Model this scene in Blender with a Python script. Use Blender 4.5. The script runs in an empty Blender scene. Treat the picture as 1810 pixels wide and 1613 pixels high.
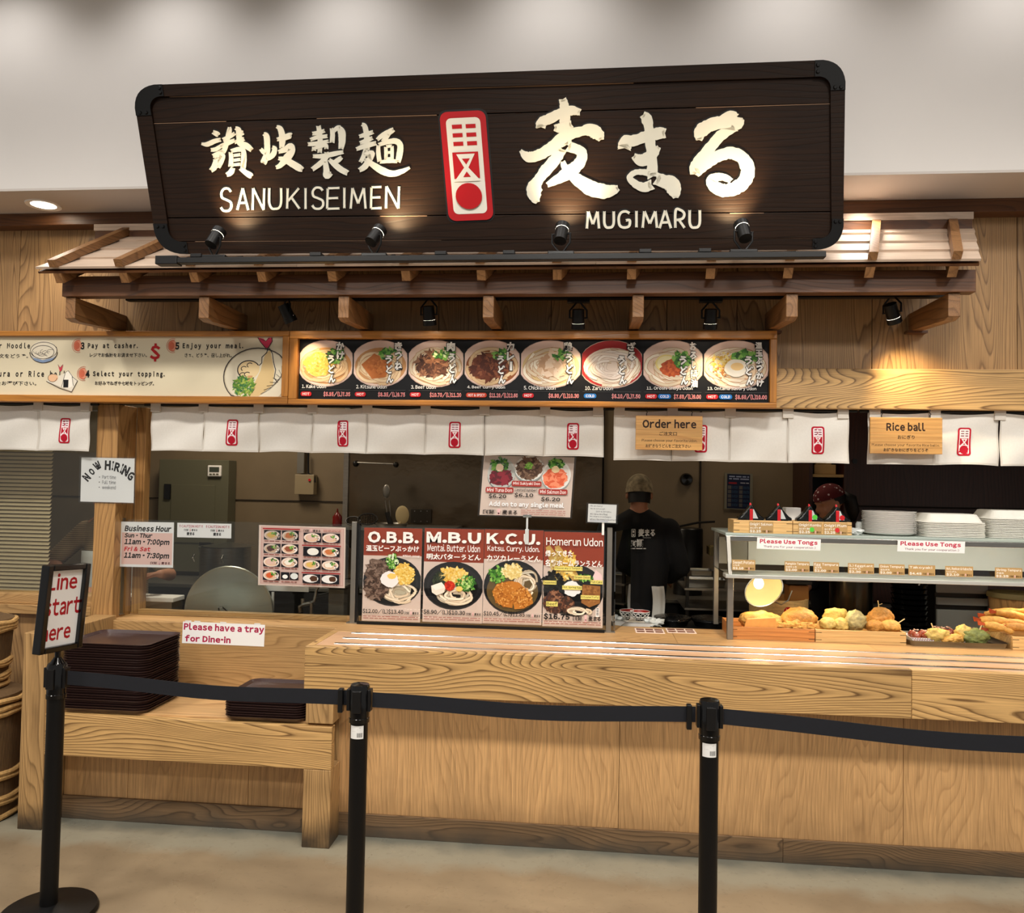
import bpy, bmesh, math, random
import numpy as np
from mathutils import Vector, Matrix, noise as mnoise
from mathutils.geometry import tessellate_polygon
SC = bpy.context.scene
COL = SC.collection
PI = math.pi
random.seed(7)

# ------------------------------------------------------------------ camera
W_, H_ = 1810, 1613
FPX = 1400.0
YAW, PITCH, ROLL = math.radians(5.55), math.atan(44/1400), .018
EYE = np.array([0, -4.05, 1.70])
_f0 = np.array([-math.sin(YAW), math.cos(YAW), 0]); _r0 = np.array([math.cos(YAW), math.sin(YAW), 0]); _z = np.array([0, 0, 1.])
CF = _f0*math.cos(PITCH)+_z*math.sin(PITCH); _u0 = np.cross(_r0, CF)
CR = _r0*math.cos(ROLL)+_u0*math.sin(ROLL); CU = _u0*math.cos(ROLL)-_r0*math.sin(ROLL)
cam_d = bpy.data.cameras.new('camera'); cam = bpy.data.objects.new('camera', cam_d); COL.objects.link(cam)
cam_d.sensor_fit = 'HORIZONTAL'; cam_d.sensor_width = 36; cam_d.lens = 36*FPX/W_; cam_d.clip_start = .05
cam.matrix_world = Matrix(((CR[0], CU[0], -CF[0], EYE[0]), (CR[1], CU[1], -CF[1], EYE[1]), (CR[2], CU[2], -CF[2], EYE[2]), (0, 0, 0, 1)))
SC.camera = cam

# ------------------------------------------------------------------ world, lights, exposure
SC.view_settings.view_transform = 'Standard'; SC.view_settings.look = 'None'
SC.view_settings.exposure = 0.28; SC.view_settings.gamma = 1.0
SC.view_settings.use_curve_mapping = False
wd = bpy.data.worlds.new('world'); SC.world = wd; wd.use_nodes = True
wd.node_tree.nodes['Background'].inputs[0].default_value = (1.0, .95, .88, 1)
wd.node_tree.nodes['Background'].inputs[1].default_value = 0.27

def light(kind, name, loc, energy, color, aim=None, **kw):
    d = bpy.data.lights.new(name, kind); d.energy = energy; d.color = color
    for k, v in kw.items(): setattr(d, k, v)
    o = bpy.data.objects.new(name, d); COL.objects.link(o); o.location = loc
    if aim is not None:
        o.rotation_euler = (Vector(aim)-Vector(loc)).to_track_quat('-Z', 'Y').to_euler()
    return o
WARM = (1.0, .72, .40); NEUT = (1.0, .945, .87)
# the food court's own ceiling lighting over the queue: wide soft downlights aimed at the counters
for i, x in enumerate((-3.6, -1.9, -.3, 1.3, 3.0)):
    light('SPOT', 'hall_and_fill_spot', (x, -2.5, 4.35), 285, NEUT, aim=(x, -.75, .3), spot_size=math.radians(104), spot_blend=1.0, shadow_soft_size=.25)
for i, x in enumerate((-2.4, .2, 2.4)):  # back row: added frontal fill, not part of the queue lighting
    light('SPOT', 'hall_and_fill_spot', (x, -5.2, 4.35), 255, NEUT, aim=(x, -.4, .5), spot_size=math.radians(76), spot_blend=1.0, shadow_soft_size=.3)
# downlights washing the white bulkhead
for x in (-4.0, -2.95, -2.08, -1.2, -.2, .88, 1.85, 2.9):
    light('SPOT', 'bulkhead_downlight', (x, -.82, 4.36), 19, (1, .96, .92), aim=(x, -.50, 3.0), spot_size=math.radians(112), spot_blend=1.0, shadow_soft_size=.06)
# recessed downlights in the soffit
for x, e in ((-2.894, 13), (1.30, 11), (3.0, 10)):
    light('SPOT', 'soffit_downlight', (x, -.16, 3.10), e, (1, .93, .84), aim=(x, -.17, 0), spot_size=math.radians(120), spot_blend=.9, shadow_soft_size=.05)
# area lights added to lift the dim kitchen, without fixtures
light('AREA', 'kitchen_fill', (-2.6, 1.2, 2.85), 20, (1, .85, .66), aim=(-2.6, 1.2, 0), size=.6)
light('AREA', 'kitchen_fill', (-.6, 1.3, 2.85), 5, (1, .82, .6), aim=(-.6, 1.5, 0), size=.5)
light('AREA', 'kitchen_fill', (1.2, 1.5, 2.85), 4, (1, .82, .6), aim=(1.2, 1.6, 0), size=.5)

# ------------------------------------------------------------------ pixel helpers: the ray of a photo pixel met with a real plane
def ray(x, y): return CF+CR*((x-W_/2)/FPX)-CU*((y-H_/2)/FPX)
def at(x, y, Y=None, Z=None, X=None):
    d = ray(x, y)
    t = (Y-EYE[1])/d[1] if Y is not None else ((Z-EYE[2])/d[2] if Z is not None else (X-EYE[0])/d[0])
    return EYE+d*t
def atp(x, y, P0, N, off=0.):
    d = ray(x, y); t = ((P0-EYE)@N)/(d@N)
    return EYE+d*t+N*off

# ------------------------------------------------------------------ materials
def lin(c):
    return tuple(((v/255)/12.92 if v/255 <= .04045 else ((v/255+.055)/1.055)**2.4) for v in c[:3])
def L4(c): return (*lin(c), 1.0)
MATS = {}
def mat(name, c=(200, 200, 200), rough=.5, metal=0., vary=0., scale=8., bump=0., spec=.5, emit=0., coat=0., stretch=None):
    if name in MATS: return MATS[name]
    m = bpy.data.materials.new(name); m.use_nodes = True; nt = m.node_tree; b = nt.nodes['Principled BSDF']
    b.inputs['Base Color'].default_value = L4(c); b.inputs['Roughness'].default_value = rough; b.inputs['Metallic'].default_value = metal
    b.inputs['Specular IOR Level'].default_value = spec
    if coat: b.inputs['Coat Weight'].default_value = coat
    if emit:
        b.inputs['Emission Color'].default_value = L4(c); b.inputs['Emission Strength'].default_value = emit
    if vary or bump:
        tc = nt.nodes.new('ShaderNodeTexCoord'); mp = nt.nodes.new('ShaderNodeMapping'); n = nt.nodes.new('ShaderNodeTexNoise')
        nt.links.new(tc.outputs['Object'], mp.inputs[0]); nt.links.new(mp.outputs[0], n.inputs['Vector'])
        if stretch: mp.inputs['Scale'].default_value = stretch
        n.inputs['Scale'].default_value = scale; n.inputs['Detail'].default_value = 5
        if vary:
            r = nt.nodes.new('ShaderNodeMapRange'); r.inputs[1].default_value = .3; r.inputs[2].default_value = .7
            r.inputs[3].default_value = 1-vary; r.inputs[4].default_value = 1+vary*.6
            nt.links.new(n.outputs[0], r.inputs[0])
            mx = nt.nodes.new('ShaderNodeMix'); mx.data_type = 'RGBA'; mx.blend_type = 'MULTIPLY'; mx.inputs[0].default_value = 1
            mx.inputs[6].default_value = L4(c); nt.links.new(r.outputs[0], mx.inputs[7]); nt.links.new(mx.outputs[2], b.inputs['Base Color'])
        if bump:
            bp = nt.nodes.new('ShaderNodeBump'); bp.inputs['Strength'].default_value = 1; bp.inputs['Distance'].default_value = bump
            nt.links.new(n.outputs[0], bp.inputs['Height']); nt.links.new(bp.outputs[0], b.inputs['Normal'])
    MATS[name] = m; return m

def wood(name, light_c, dark_c, axis='X', K=13., G=22., S=1.0, rough=.42, line=.62, fibre=.16, dirt=None, coat=.0, patch=.12, AL=1., spec=.5):
    """sawn timber: the annual rings are contour lines of a field stretched along the grain"""
    if name in MATS: return MATS[name]
    m = bpy.data.materials.new(name); m.use_nodes = True; nt = m.node_tree; N = nt.nodes; Lk = nt.links; b = N['Principled BSDF']
    b.inputs['Roughness'].default_value = rough; b.inputs['Specular IOR Level'].default_value = spec
    if coat: b.inputs['Coat Weight'].default_value = coat; b.inputs['Coat Roughness'].default_value = .25
    tc = N.new('ShaderNodeTexCoord'); oi = N.new('ShaderNodeObjectInfo')
    mul = N.new('ShaderNodeVectorMath'); mul.operation = 'SCALE'; mul.inputs[0].default_value = (37., 23., 51.); Lk.new(oi.outputs['Random'], mul.inputs['Scale'])
    add = N.new('ShaderNodeVectorMath'); add.operation = 'ADD'; Lk.new(tc.outputs['Object'], add.inputs[0]); Lk.new(mul.outputs[0], add.inputs[1])
    i = 'XYZ'.index(axis)
    def noise_(sc_al, sc_pe, det=2., dist=0., rg=.5):
        mp = N.new('ShaderNodeMapping'); s = [sc_pe]*3; s[i] = sc_al; mp.inputs['Scale'].default_value = s
        n = N.new('ShaderNodeTexNoise'); n.inputs['Scale'].default_value = 1; n.inputs['Detail'].default_value = det; n.inputs['Distortion'].default_value = dist; n.inputs['Roughness'].default_value = rg
        Lk.new(add.outputs[0], mp.inputs[0]); Lk.new(mp.outputs[0], n.inputs['Vector']); return n
    n1 = noise_(.7*S*AL, 3.6*S, 1.6, .35, .5)
    sep = N.new('ShaderNodeSeparateXYZ'); Lk.new(add.outputs[0], sep.inputs[0])
    pa, pb = [sep.outputs[j] for j in range(3) if j != i]
    def math_(op, a, bv):
        q = N.new('ShaderNodeMath'); q.operation = op
        for k, v in ((0, a), (1, bv)):
            if isinstance(v, (int, float)): q.inputs[k].default_value = v
            else: Lk.new(v, q.inputs[k])
        return q.outputs[0]
    s1 = math_('MULTIPLY', math_('ADD', pa, pb), G)
    s2 = math_('MULTIPLY', n1.outputs[0], K*2)
    n3 = noise_(6*S, 30*S, 2.)
    s3 = math_('MULTIPLY', n3.outputs[0], .45)
    fr = math_('FRACT', math_('ADD', math_('ADD', s1, s2), s3), 0)
    rp = N.new('ShaderNodeValToRGB'); Lk.new(fr, rp.inputs[0])
    e = rp.color_ramp.elements; e[0].position = 0; e[0].color = (.35, .35, .35, 1); e[1].position = 1; e[1].color = (.6, .6, .6, 1)
    for p, v in ((.07, .0), (.45, .08), (.78, .42), (.93, 1.)):
        q = e.new(p); q.color = (v, v, v, 1)
    nf = noise_(5., 170., 3., 0, .6)
    fb = N.new('ShaderNodeMapRange'); fb.inputs[1].default_value = .35; fb.inputs[2].default_value = .65; fb.inputs[3].default_value = 1-fibre; fb.inputs[4].default_value = 1+fibre*.5; Lk.new(nf.outputs[0], fb.inputs[0])
    lf = math_('MULTIPLY', rp.outputs[0], line)
    mx = N.new('ShaderNodeMix'); mx.data_type = 'RGBA'; Lk.new(lf, mx.inputs[0]); mx.inputs[6].default_value = L4(light_c); mx.inputs[7].default_value = L4(dark_c)
    np_ = noise_(.9, 1.6, 2.)
    pr = N.new('ShaderNodeMapRange'); pr.inputs[1].default_value = .3; pr.inputs[2].default_value = .7; pr.inputs[3].default_value = 1-patch; pr.inputs[4].default_value = 1+patch; Lk.new(np_.outputs[0], pr.inputs[0])
    om = N.new('ShaderNodeMapRange'); om.inputs[3].default_value = .93; om.inputs[4].default_value = 1.07; Lk.new(oi.outputs['Random'], om.inputs[0])
    tt = math_('MULTIPLY', math_('MULTIPLY', fb.outputs[0], pr.outputs[0]), om.outputs[0])
    m2 = N.new('ShaderNodeMix'); m2.data_type = 'RGBA'; m2.blend_type = 'MULTIPLY'; m2.inputs[0].default_value = 1; Lk.new(mx.outputs[2], m2.inputs[6]); Lk.new(tt, m2.inputs[7])
    out = m2.outputs[2]
    if dirt:   # scuffing near the floor: dirt colour, height where it fades, strength
        gp = N.new('ShaderNodeNewGeometry'); sz = N.new('ShaderNodeSeparateXYZ'); Lk.new(gp.outputs['Position'], sz.inputs[0])
        nd = N.new('ShaderNodeTexNoise'); nd.inputs['Scale'].default_value = 6; nd.inputs['Detail'].default_value = 4; Lk.new(gp.outputs['Position'], nd.inputs['Vector'])
        hh = math_('ADD', sz.outputs[2], math_('MULTIPLY', math_('SUBTRACT', nd.outputs[0], .5), dirt[1]*1.6))
        dr = N.new('ShaderNodeMapRange'); dr.inputs[1].default_value = 0; dr.inputs[2].default_value = dirt[1]; dr.inputs[3].default_value = dirt[2]; dr.inputs[4].default_value = 0; Lk.new(hh, dr.inputs[0])
        m3 = N.new('ShaderNodeMix'); m3.data_type = 'RGBA'; Lk.new(dr.outputs[0], m3.inputs[0]); Lk.new(out, m3.inputs[6]); m3.inputs[7].default_value = L4(dirt[0]); out = m3.outputs[2]
    Lk.new(out, b.inputs['Base Color'])
    bp = N.new('ShaderNodeBump'); bp.inputs['Strength'].default_value = .25; bp.inputs['Distance'].default_value = .0012
    Lk.new(rp.outputs[0], bp.inputs['Height']); bp.invert = True; Lk.new(bp.outputs[0], b.inputs['Normal'])
    MATS[name] = m; return m

def glassmat(name, tint=(255, 255, 255), refl=.06):
    if name in MATS: return MATS[name]
    m = bpy.data.materials.new(name); m.use_nodes = True; nt = m.node_tree; nt.nodes.clear()
    o = nt.nodes.new('ShaderNodeOutputMaterial'); mx = nt.nodes.new('ShaderNodeMixShader'); t = nt.nodes.new('ShaderNodeBsdfTransparent'); g = nt.nodes.new('ShaderNodeBsdfGlossy')
    lw = nt.nodes.new('ShaderNodeLayerWeight'); lw.inputs[0].default_value = .25
    mr = nt.nodes.new('ShaderNodeMapRange'); mr.inputs[3].default_value = refl; mr.inputs[4].default_value = .8
    nt.links.new(lw.outputs['Facing'], mr.inputs[0]); mr.interpolation_type = 'SMOOTHERSTEP'
    t.inputs[0].default_value = L4(tint); g.inputs['Roughness'].default_value = .02; g.inputs[0].default_value = (1, 1, 1, 1)
    nt.links.new(mr.outputs[0], mx.inputs[0]); nt.links.new(t.outputs[0], mx.inputs[1]); nt.links.new(g.outputs[0], mx.inputs[2]); nt.links.new(mx.outputs[0], o.inputs[0])
    MATS[name] = m; return m

def printmat(name, rough=.5, coat=.08):
    m = bpy.data.materials.new(name); m.use_nodes = True; nt = m.node_tree; b = nt.nodes['Principled BSDF']
    a = nt.nodes.new('ShaderNodeAttribute'); a.attribute_name = 'Col'; nt.links.new(a.outputs['Color'], b.inputs['Base Color'])
    b.inputs['Roughness'].default_value = rough; b.inputs['Specular IOR Level'].default_value = .3; b.inputs['Coat Weight'].default_value = coat; b.inputs['Coat Roughness'].default_value = .2
    MATS[name] = m; return m
PRINT = printmat('printed_ink'); PRINTM = printmat('printed_cloth_ink', .9, 0)

# ------------------------------------------------------------------ mesh helpers
class G:
    def __init__(s): s.v = []; s.f = []; s.c = []
    def add(s, vs, fs):
        o = len(s.v); s.v += [tuple(float(q) for q in p) for p in vs]; s.f += [tuple(i+o for i in f) for f in fs]; return s
    def box(s, x0, x1, y0, y1, z0, z1):
        return s.add([(x0,y0,z0),(x1,y0,z0),(x1,y1,z0),(x0,y1,z0),(x0,y0,z1),(x1,y0,z1),(x1,y1,z1),(x0,y1,z1)],
                     [(0,3,2,1),(4,5,6,7),(0,1,5,4),(1,2,6,5),(2,3,7,6),(3,0,4,7)])
    def hexa(s, lo, hi):   # two matching loops of n points, bottom and top
        n = len(lo)
        return s.add(list(lo)+list(hi), [tuple(range(n-1, -1, -1)), tuple(range(n, 2*n))]+[(i, (i+1) % n, n+(i+1) % n, n+i) for i in range(n)])
    def frustum(s, p0, p1, r0, r1, n=20, caps=True):
        p0 = Vector(p0); p1 = Vector(p1); d = (p1-p0).normalized()
        a = d.orthogonal().normalized(); b = d.cross(a)
        vs = [p0+(a*math.cos(t)+b*math.sin(t))*r0 for t in [2*PI*i/n for i in range(n)]]+[p1+(a*math.cos(t)+b*math.sin(t))*r1 for t in [2*PI*i/n for i in range(n)]]
        fs = [(i, (i+1) % n, n+(i+1) % n, n+i) for i in range(n)]
        if caps: fs += [tuple(range(n-1, -1, -1)), tuple(range(n, 2*n))]
        return s.add(vs, fs)
    def cyl(s, p0, p1, r, n=20): return s.frustum(p0, p1, r, r, n)
    def lathe(s, prof, c, n=28, axis='Z'):
        vs = []; m = len(prof)
        for i in range(n):
            t = 2*PI*i/n
            for r, h in prof:
                p = (r*math.cos(t), r*math.sin(t), h)
                if axis == 'Y': p = (p[0], p[2], p[1])
                if axis == 'X': p = (p[2], p[0], p[1])
                vs.append((c[0]+p[0], c[1]+p[1], c[2]+p[2]))
        fs = [(i*m+j, ((i+1) % n)*m+j, ((i+1) % n)*m+j+1, i*m+j+1) for i in range(n) for j in range(m-1)]
        return s.add(vs, fs)
    def tube(s, pts, r, n=8, closed=False):
        P = [Vector(p) for p in pts]; m = len(P); rs = r if isinstance(r, (list, tuple)) else [r]*m
        ref = None; vs = []
        for i, p in enumerate(P):
            d = (P[(i+1) % m]-P[i-1]) if closed else (P[min(i+1, m-1)]-P[max(i-1, 0)])
            d = d.normalized() if d.length else Vector((0, 0, 1))
            if ref is None: ref = d.orthogonal().normalized()
            a = ref-d*ref.dot(d); a = a.normalized() if a.length > 1e-6 else d.orthogonal().normalized(); ref = a; b = d.cross(a)
            vs += [p+(a*math.cos(2*PI*k/n)+b*math.sin(2*PI*k/n))*rs[i] for k in range(n)]
        fs = [(i*n+k, i*n+(k+1) % n, ((i+1) % m)*n+(k+1) % n, ((i+1) % m)*n+k) for i in range(m if closed else m-1) for k in range(n)]
        if not closed: fs += [tuple(range(n-1, -1, -1)), tuple((m-1)*n+k for k in range(n))]
        return s.add(vs, fs)
    def grid(s, fn, nu, nv):
        return s.add([fn(i/nu, j/nv) for j in range(nv+1) for i in range(nu+1)],
                     [(j*(nu+1)+i, j*(nu+1)+i+1, (j+1)*(nu+1)+i+1, (j+1)*(nu+1)+i) for j in range(nv) for i in range(nu)])
    def ell(s, c, rx, ry, rz, nu=16, nv=10):
        vs = [(c[0], c[1], c[2]-rz)]
        for j in range(1, nv):
            a = -PI/2+PI*j/nv
            vs += [(c[0]+rx*math.cos(a)*math.cos(2*PI*i/nu), c[1]+ry*math.cos(a)*math.sin(2*PI*i/nu), c[2]+rz*math.sin(a)) for i in range(nu)]
        vs.append((c[0], c[1], c[2]+rz)); T = len(vs)-1
        fs = [(0, 1+(i+1) % nu, 1+i) for i in range(nu)]+[(T, 1+(nv-2)*nu+i, 1+(nv-2)*nu+(i+1) % nu) for i in range(nu)]
        fs += [(1+j*nu+i, 1+j*nu+(i+1) % nu, 1+(j+1)*nu+(i+1) % nu, 1+(j+1)*nu+i) for j in range(nv-2) for i in range(nu)]
        return s.add(vs, fs)

WL = {}
def wloc(o): return WL.get(o.name, Vector((0, 0, 0)))
def obj(name, g, m, parent=None, smooth=False, bevel=0., local=False, solid=0., kind=None, segs=2, label=None):
    me = bpy.data.meshes.new(name)
    if isinstance(g, G):
        off = wloc(parent) if (parent is not None and not local) else Vector((0, 0, 0))
        me.from_pydata([(p[0]-off[0], p[1]-off[1], p[2]-off[2]) for p in g.v], [], g.f)
        if g.c:
            at_ = me.color_attributes.new('Col', 'FLOAT_COLOR', 'POINT'); at_.data.foreach_set('color', np.array(g.c, 'f').ravel())
    else: me = g
    me.materials.append(MATS[m] if isinstance(m, str) else m)
    if smooth: me.polygons.foreach_set('use_smooth', [True]*len(me.polygons))
    o = bpy.data.objects.new(name, me); COL.objects.link(o)
    if parent is not None: o.parent = parent; WL[o.name] = wloc(parent)
    if smooth and smooth != 2:
        try: me.set_sharp_from_angle(angle=math.radians(40))
        except Exception: pass
    if bevel:
        b = o.modifiers.new('bevel', 'BEVEL'); b.width = bevel; b.segments = segs; b.limit_method = 'ANGLE'; b.harden_normals = False
    if solid:
        q = o.modifiers.new('solid', 'SOLIDIFY'); q.thickness = solid; q.offset = 0
    if kind: o['kind'] = kind
    if label: o['label'] = label
    return o
def thing(name, label, cat, loc=(0, 0, 0), group=None, rotz=0):
    o = bpy.data.objects.new(name, None); COL.objects.link(o); o.location = loc; o.rotation_euler = (0, 0, rotz); o.empty_display_size = .05
    o['label'] = label; o['category'] = cat; WL[o.name] = Vector(loc)
    if group: o['group'] = group
    return o
def tag(o, label, cat, group=None, kind=None):
    o['label'] = label; o['category'] = cat
    if group: o['group'] = group
    if kind: o['kind'] = kind
    return o
def struct(name, g, m, **kw):
    return obj(name, g, m, kind='structure', **kw)
def dup(root, loc=None, label=None, group=None, rotz=None):
    def cp(o, par):
        c = o.copy(); COL.objects.link(c)
        if par is not None: c.parent = par
        for ch in [x for x in o.children]: cp(ch, c)
        return c
    r = cp(root, None)
    if loc is not None: r.location = loc; WL[r.name] = Vector(loc)
    if rotz is not None: r.rotation_euler = (0, 0, rotz)
    if label: r['label'] = label
    if group: r['group'] = group
    return r

# ------------------------------------------------------------------ flat print: lettering and pictures as thin coloured polygons
_tc = {}
def glyphs(txt, bold=0., shear=0., res=2, mono=False):
    """Latin letters come as the full-width forms of the CJK face, set close (or on a fixed pitch when mono)"""
    if len(txt) == 1 or any(ord(c) > 255 for c in txt) and not mono: return glyph1(txt, bold, shear, res)
    V = []; F = []; x = 0.; n = 0
    for ch in txt:
        if ch == ' ': x += (.30 if not mono else 1.); continue
        v, f = glyph1(ch, min(bold*1.35, .05), 0., res); a, b_ = v[:, 0].min(), v[:, 0].max()
        if ch in '-': v = (v-[a, 0])*[.42, 1.3]+[a, -.1]; b_ = v[:, 0].max()
        if mono: w = v+[x-.0, 0]; x += 1.
        else: w = v+[x-a, 0]; x += b_-a+.085-bold*.6
        if shear: w = w+np.outer(w[:, 1]*shear, [1, 0])
        V.append(w); F += [tuple(i+n for i in q) for q in f]; n += len(v)
    return np.concatenate(V), F
def glyph1(txt, bold=0., shear=0., res=2):
    txt = ''.join(chr(ord(c)+0xFEE0) if 33 <= ord(c) <= 126 else c for c in txt)
    k = (txt, bold, shear, res)
    if k not in _tc:
        c = bpy.data.curves.new('t', 'FONT'); c.body = txt; c.resolution_u = res; c.offset = bold; c.shear = shear
        o = bpy.data.objects.new('t', c); m = bpy.data.meshes.new_from_object(o)
        v = np.array([q.co[:2] for q in m.vertices]) if len(m.vertices) else np.zeros((1, 2))
        f = [tuple(p.vertices) for p in m.polygons]
        _tc[k] = (v, f)
        bpy.data.objects.remove(o); bpy.data.curves.remove(c); bpy.data.meshes.remove(m)
    return _tc[k]
class Pr:
    """print on a surface: local x 0..w to the right, y 0..h downwards; fn(x, y, lift) gives the 3-D point"""
    def __init__(s, TL=None, TR=None, BL=None, w=100, h=100, fn=None, eps=.00006, sub=None):
        s.g = G(); s.lay = 1; s.eps = eps; s.sub = sub
        if fn is None:
            TL, TR, BL = (np.array(q, float) for q in (TL, TR, BL)); U = (TR-TL)/w; V = (BL-TL)/h
            n = np.cross(U, V); n = -n/np.linalg.norm(n)
            n = n if (n@(EYE-TL)) > 0 else -n
            s.P = lambda x, y, l: TL+U*x+V*y+n*l
        else: s.P = fn
        s.w = w; s.h = h
    def up(s, n=1): s.lay += n; return s
    def poly(s, pts, col, step=True):
        s.mesh([(p[0], p[1]) for p in pts], [tuple(range(len(pts)))], col, step)
    def mesh(s, pts, faces, col, step=True):
        l = s.lay*s.eps
        if s.sub:      # follow a curved surface: cut into small triangles
            T = []
            for f in faces:
                for t in ([f] if len(f) == 3 else tessellate_polygon([[Vector((*pts[i][:2], 0)) for i in f]])):
                    T.append([pts[f[i]] if len(f) != 3 else pts[i] for i in t])
            pts = []; faces = []; st = T
            while st:
                a, b_, c_ = st.pop(); e = [(math.dist(a, b_), 0), (math.dist(b_, c_), 1), (math.dist(c_, a), 2)]; m_, k = max(e)
                if m_ > s.sub:
                    q = [a, b_, c_]; a, b_, c_ = q[k], q[(k+1) % 3], q[(k+2) % 3]; m = ((a[0]+b_[0])/2, (a[1]+b_[1])/2); st += [[a, m, c_], [m, b_, c_]]
                else: faces.append((len(pts), len(pts)+1, len(pts)+2)); pts += [a, b_, c_]
        o = len(s.g.v); c = L4(col)
        s.g.v += [tuple(map(float, s.P(x, y, l))) for x, y in pts]; s.g.f += [tuple(i+o for i in f) for f in faces]; s.g.c += [c]*len(pts)
        if step: s.lay += 1
    def rect(s, x0, y0, x1, y1, col, step=True): s.poly([(x0, y0), (x1, y0), (x1, y1), (x0, y1)], col, step)
    def rrect(s, x0, y0, x1, y1, r, col, step=True, n=4):
        p = []
        for cx, cy, a in ((x1-r, y0+r, -90), (x1-r, y1-r, 0), (x0+r, y1-r, 90), (x0+r, y0+r, 180)):
            p += [(cx+r*math.cos(math.radians(a+90*k/n)), cy+r*math.sin(math.radians(a+90*k/n))) for k in range(n+1)]
        s.poly(p, col, step)
    def ell(s, cx, cy, rx, ry, col, n=28, clip=None, step=True, rot=0., rough=0., seed=1):
        R = random.Random(seed*31+int(cx*7)+int(cy*3)); p = []
        for i in range(n):
            t = 2*PI*i/n; k = 1+rough*(R.random()-.5)*2
            x, y = rx*k*math.cos(t), ry*k*math.sin(t)
            x, y = x*math.cos(rot)-y*math.sin(rot), x*math.sin(rot)+y*math.cos(rot)
            x += cx; y += cy
            if clip: x = min(max(x, clip[0]), clip[2]); y = min(max(y, clip[1]), clip[3])
            p.append((x, y))
        s.mesh([(cx, cy)]+p, [(0, 1+i, 1+(i+1) % n) for i in range(n)], col, step)
    def bits(s, cx, cy, rx, ry, n, size, cols, seed=3, asp=1.6):
        R = random.Random(seed+int(cx)*13+int(cy))
        for k in range(n):
            a = R.random()*2*PI; q = math.sqrt(R.random()); x = cx+rx*q*math.cos(a); y = cy+ry*q*math.sin(a); t = R.random()*PI; z = size*(.6+.8*R.random())
            dx, dy = math.cos(t)*z*asp/2, math.sin(t)*z*asp/2; ex, ey = -math.sin(t)*z/2, math.cos(t)*z/2
            s.poly([(x-dx, y-dy), (x+ex, y+ey), (x+dx, y+dy), (x-ex, y-ey)], cols[k % len(cols)], False); s.lay += .3
        s.up()
    def line(s, pts, wd_, col, step=True):
        V = []; F = []; m = len(pts)
        for i, (x, y) in enumerate(pts):
            a = pts[max(i-1, 0)]; b = pts[min(i+1, m-1)]; dx, dy = b[0]-a[0], b[1]-a[1]; q = math.hypot(dx, dy) or 1
            h_ = (wd_[i] if isinstance(wd_, (list, tuple)) else wd_)/2
            V += [(x-dy/q*h_, y+dx/q*h_), (x+dy/q*h_, y-dx/q*h_)]
        F = [(2*i, 2*i+1, 2*i+3, 2*i+2) for i in range(m-1)]
        s.mesh(V, F, col, step)
    def noodles(s, cx, cy, rx, ry, n, wd_, cols, seed=5, clip=None, edge=None):
        R = random.Random(seed+int(cx)*7)
        for k in range(n):
            a0 = R.random()*2*PI; sp = 1.2+R.random()*2.2; q = .35+.62*R.random(); ox, oy = (R.random()-.5)*rx*.35, (R.random()-.5)*ry*.35
            pts = []
            for j in range(13):
                a = a0+sp*j/12; w_ = 1+.12*math.sin(3*a+k)
                x, y = cx+ox*(1-q)+rx*q*w_*math.cos(a), cy+oy*(1-q)+ry*q*w_*math.sin(a)
                dx, dy = (x-cx)/rx, (y-cy)/ry; d = math.hypot(dx, dy)
                if d > .97: x, y = cx+(x-cx)/d*.97, cy+(y-cy)/d*.97
                if clip: x = min(max(x, clip[0]+wd_/2), clip[2]-wd_/2)
                pts.append((x, y))
            if edge: s.line(pts, wd_*1.35, edge, False); s.up()
            s.line(pts, wd_, cols[k % len(cols)])
    def text(s, t, x0, y0, x1, y1, col, bold=0., shear=0., res=2, rot=0., step=True, mono=False):
        v, f = glyphs(t, bold, shear, res, mono)
        mn = v.min(0); mx = v.max(0); d = np.maximum(mx-mn, 1e-6)
        cx, cy = (x0+x1)/2, (y0+y1)/2; c, q = math.cos(rot), math.sin(rot)
        X = ((v[:, 0]-mn[0])/d[0]-.5)*(x1-x0); Y = (.5-(v[:, 1]-mn[1])/d[1])*(y1-y0)
        s.mesh(list(zip(cx+X*c-Y*q, cy+X*q+Y*c)), f, col, step)
    def otext(s, t, x0, y0, x1, y1, col, ocol, bold=.02, ob=.06, **k):
        o = (y1-y0)*(ob-bold)*1.0
        s.text(t, x0-o, y0-o, x1+o, y1+o, ocol, bold=ob, **k); s.text(t, x0, y0, x1, y1, col, bold=bold, **k)
    def vtext(s, t, cx, y0, y1, w, col, ocol=None, bold=.02, lean=0.):
        n = len(t); hh = (y1-y0)/n
        for i, ch in enumerate(t):
            a = (cx+lean*i-w/2, y0+i*hh+hh*.04, cx+lean*i+w/2, y0+(i+1)*hh-hh*.04)
            if ch in 'ーしり': a = (a[0]+w*.25, a[1], a[2]-w*.2, a[3])
            if ch == 'ー': a = (a[0]+w*.12, a[1], a[2]-w*.12, a[3]); ch = '｜'
            if ocol: s.otext(ch, *a, col, ocol, bold=bold, ob=bold+.07, res=1)
            else: s.text(ch, *a, col, bold=bold, res=1)
    def micro(s, x0, y0, x1, y1, col, n=1, seed=1, ht=.55):
        """lines of print too small to read: rows of short dashes of word length"""
        R = random.Random(seed+int(x0)); hh = (y1-y0)/n
        for i in range(n):
            x = x0; y = y0+i*hh
            while x < x1:
                wl = hh*(1.2+R.random()*3); e_ = min(x+wl, x1); s.rect(x, y, e_, y+hh*ht, col, False); x = e_+hh*.5
        s.up()
    def done(s, name='print', parent=None, m=PRINT, **k):
        return obj(name, s.g, m, parent, **k)

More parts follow.
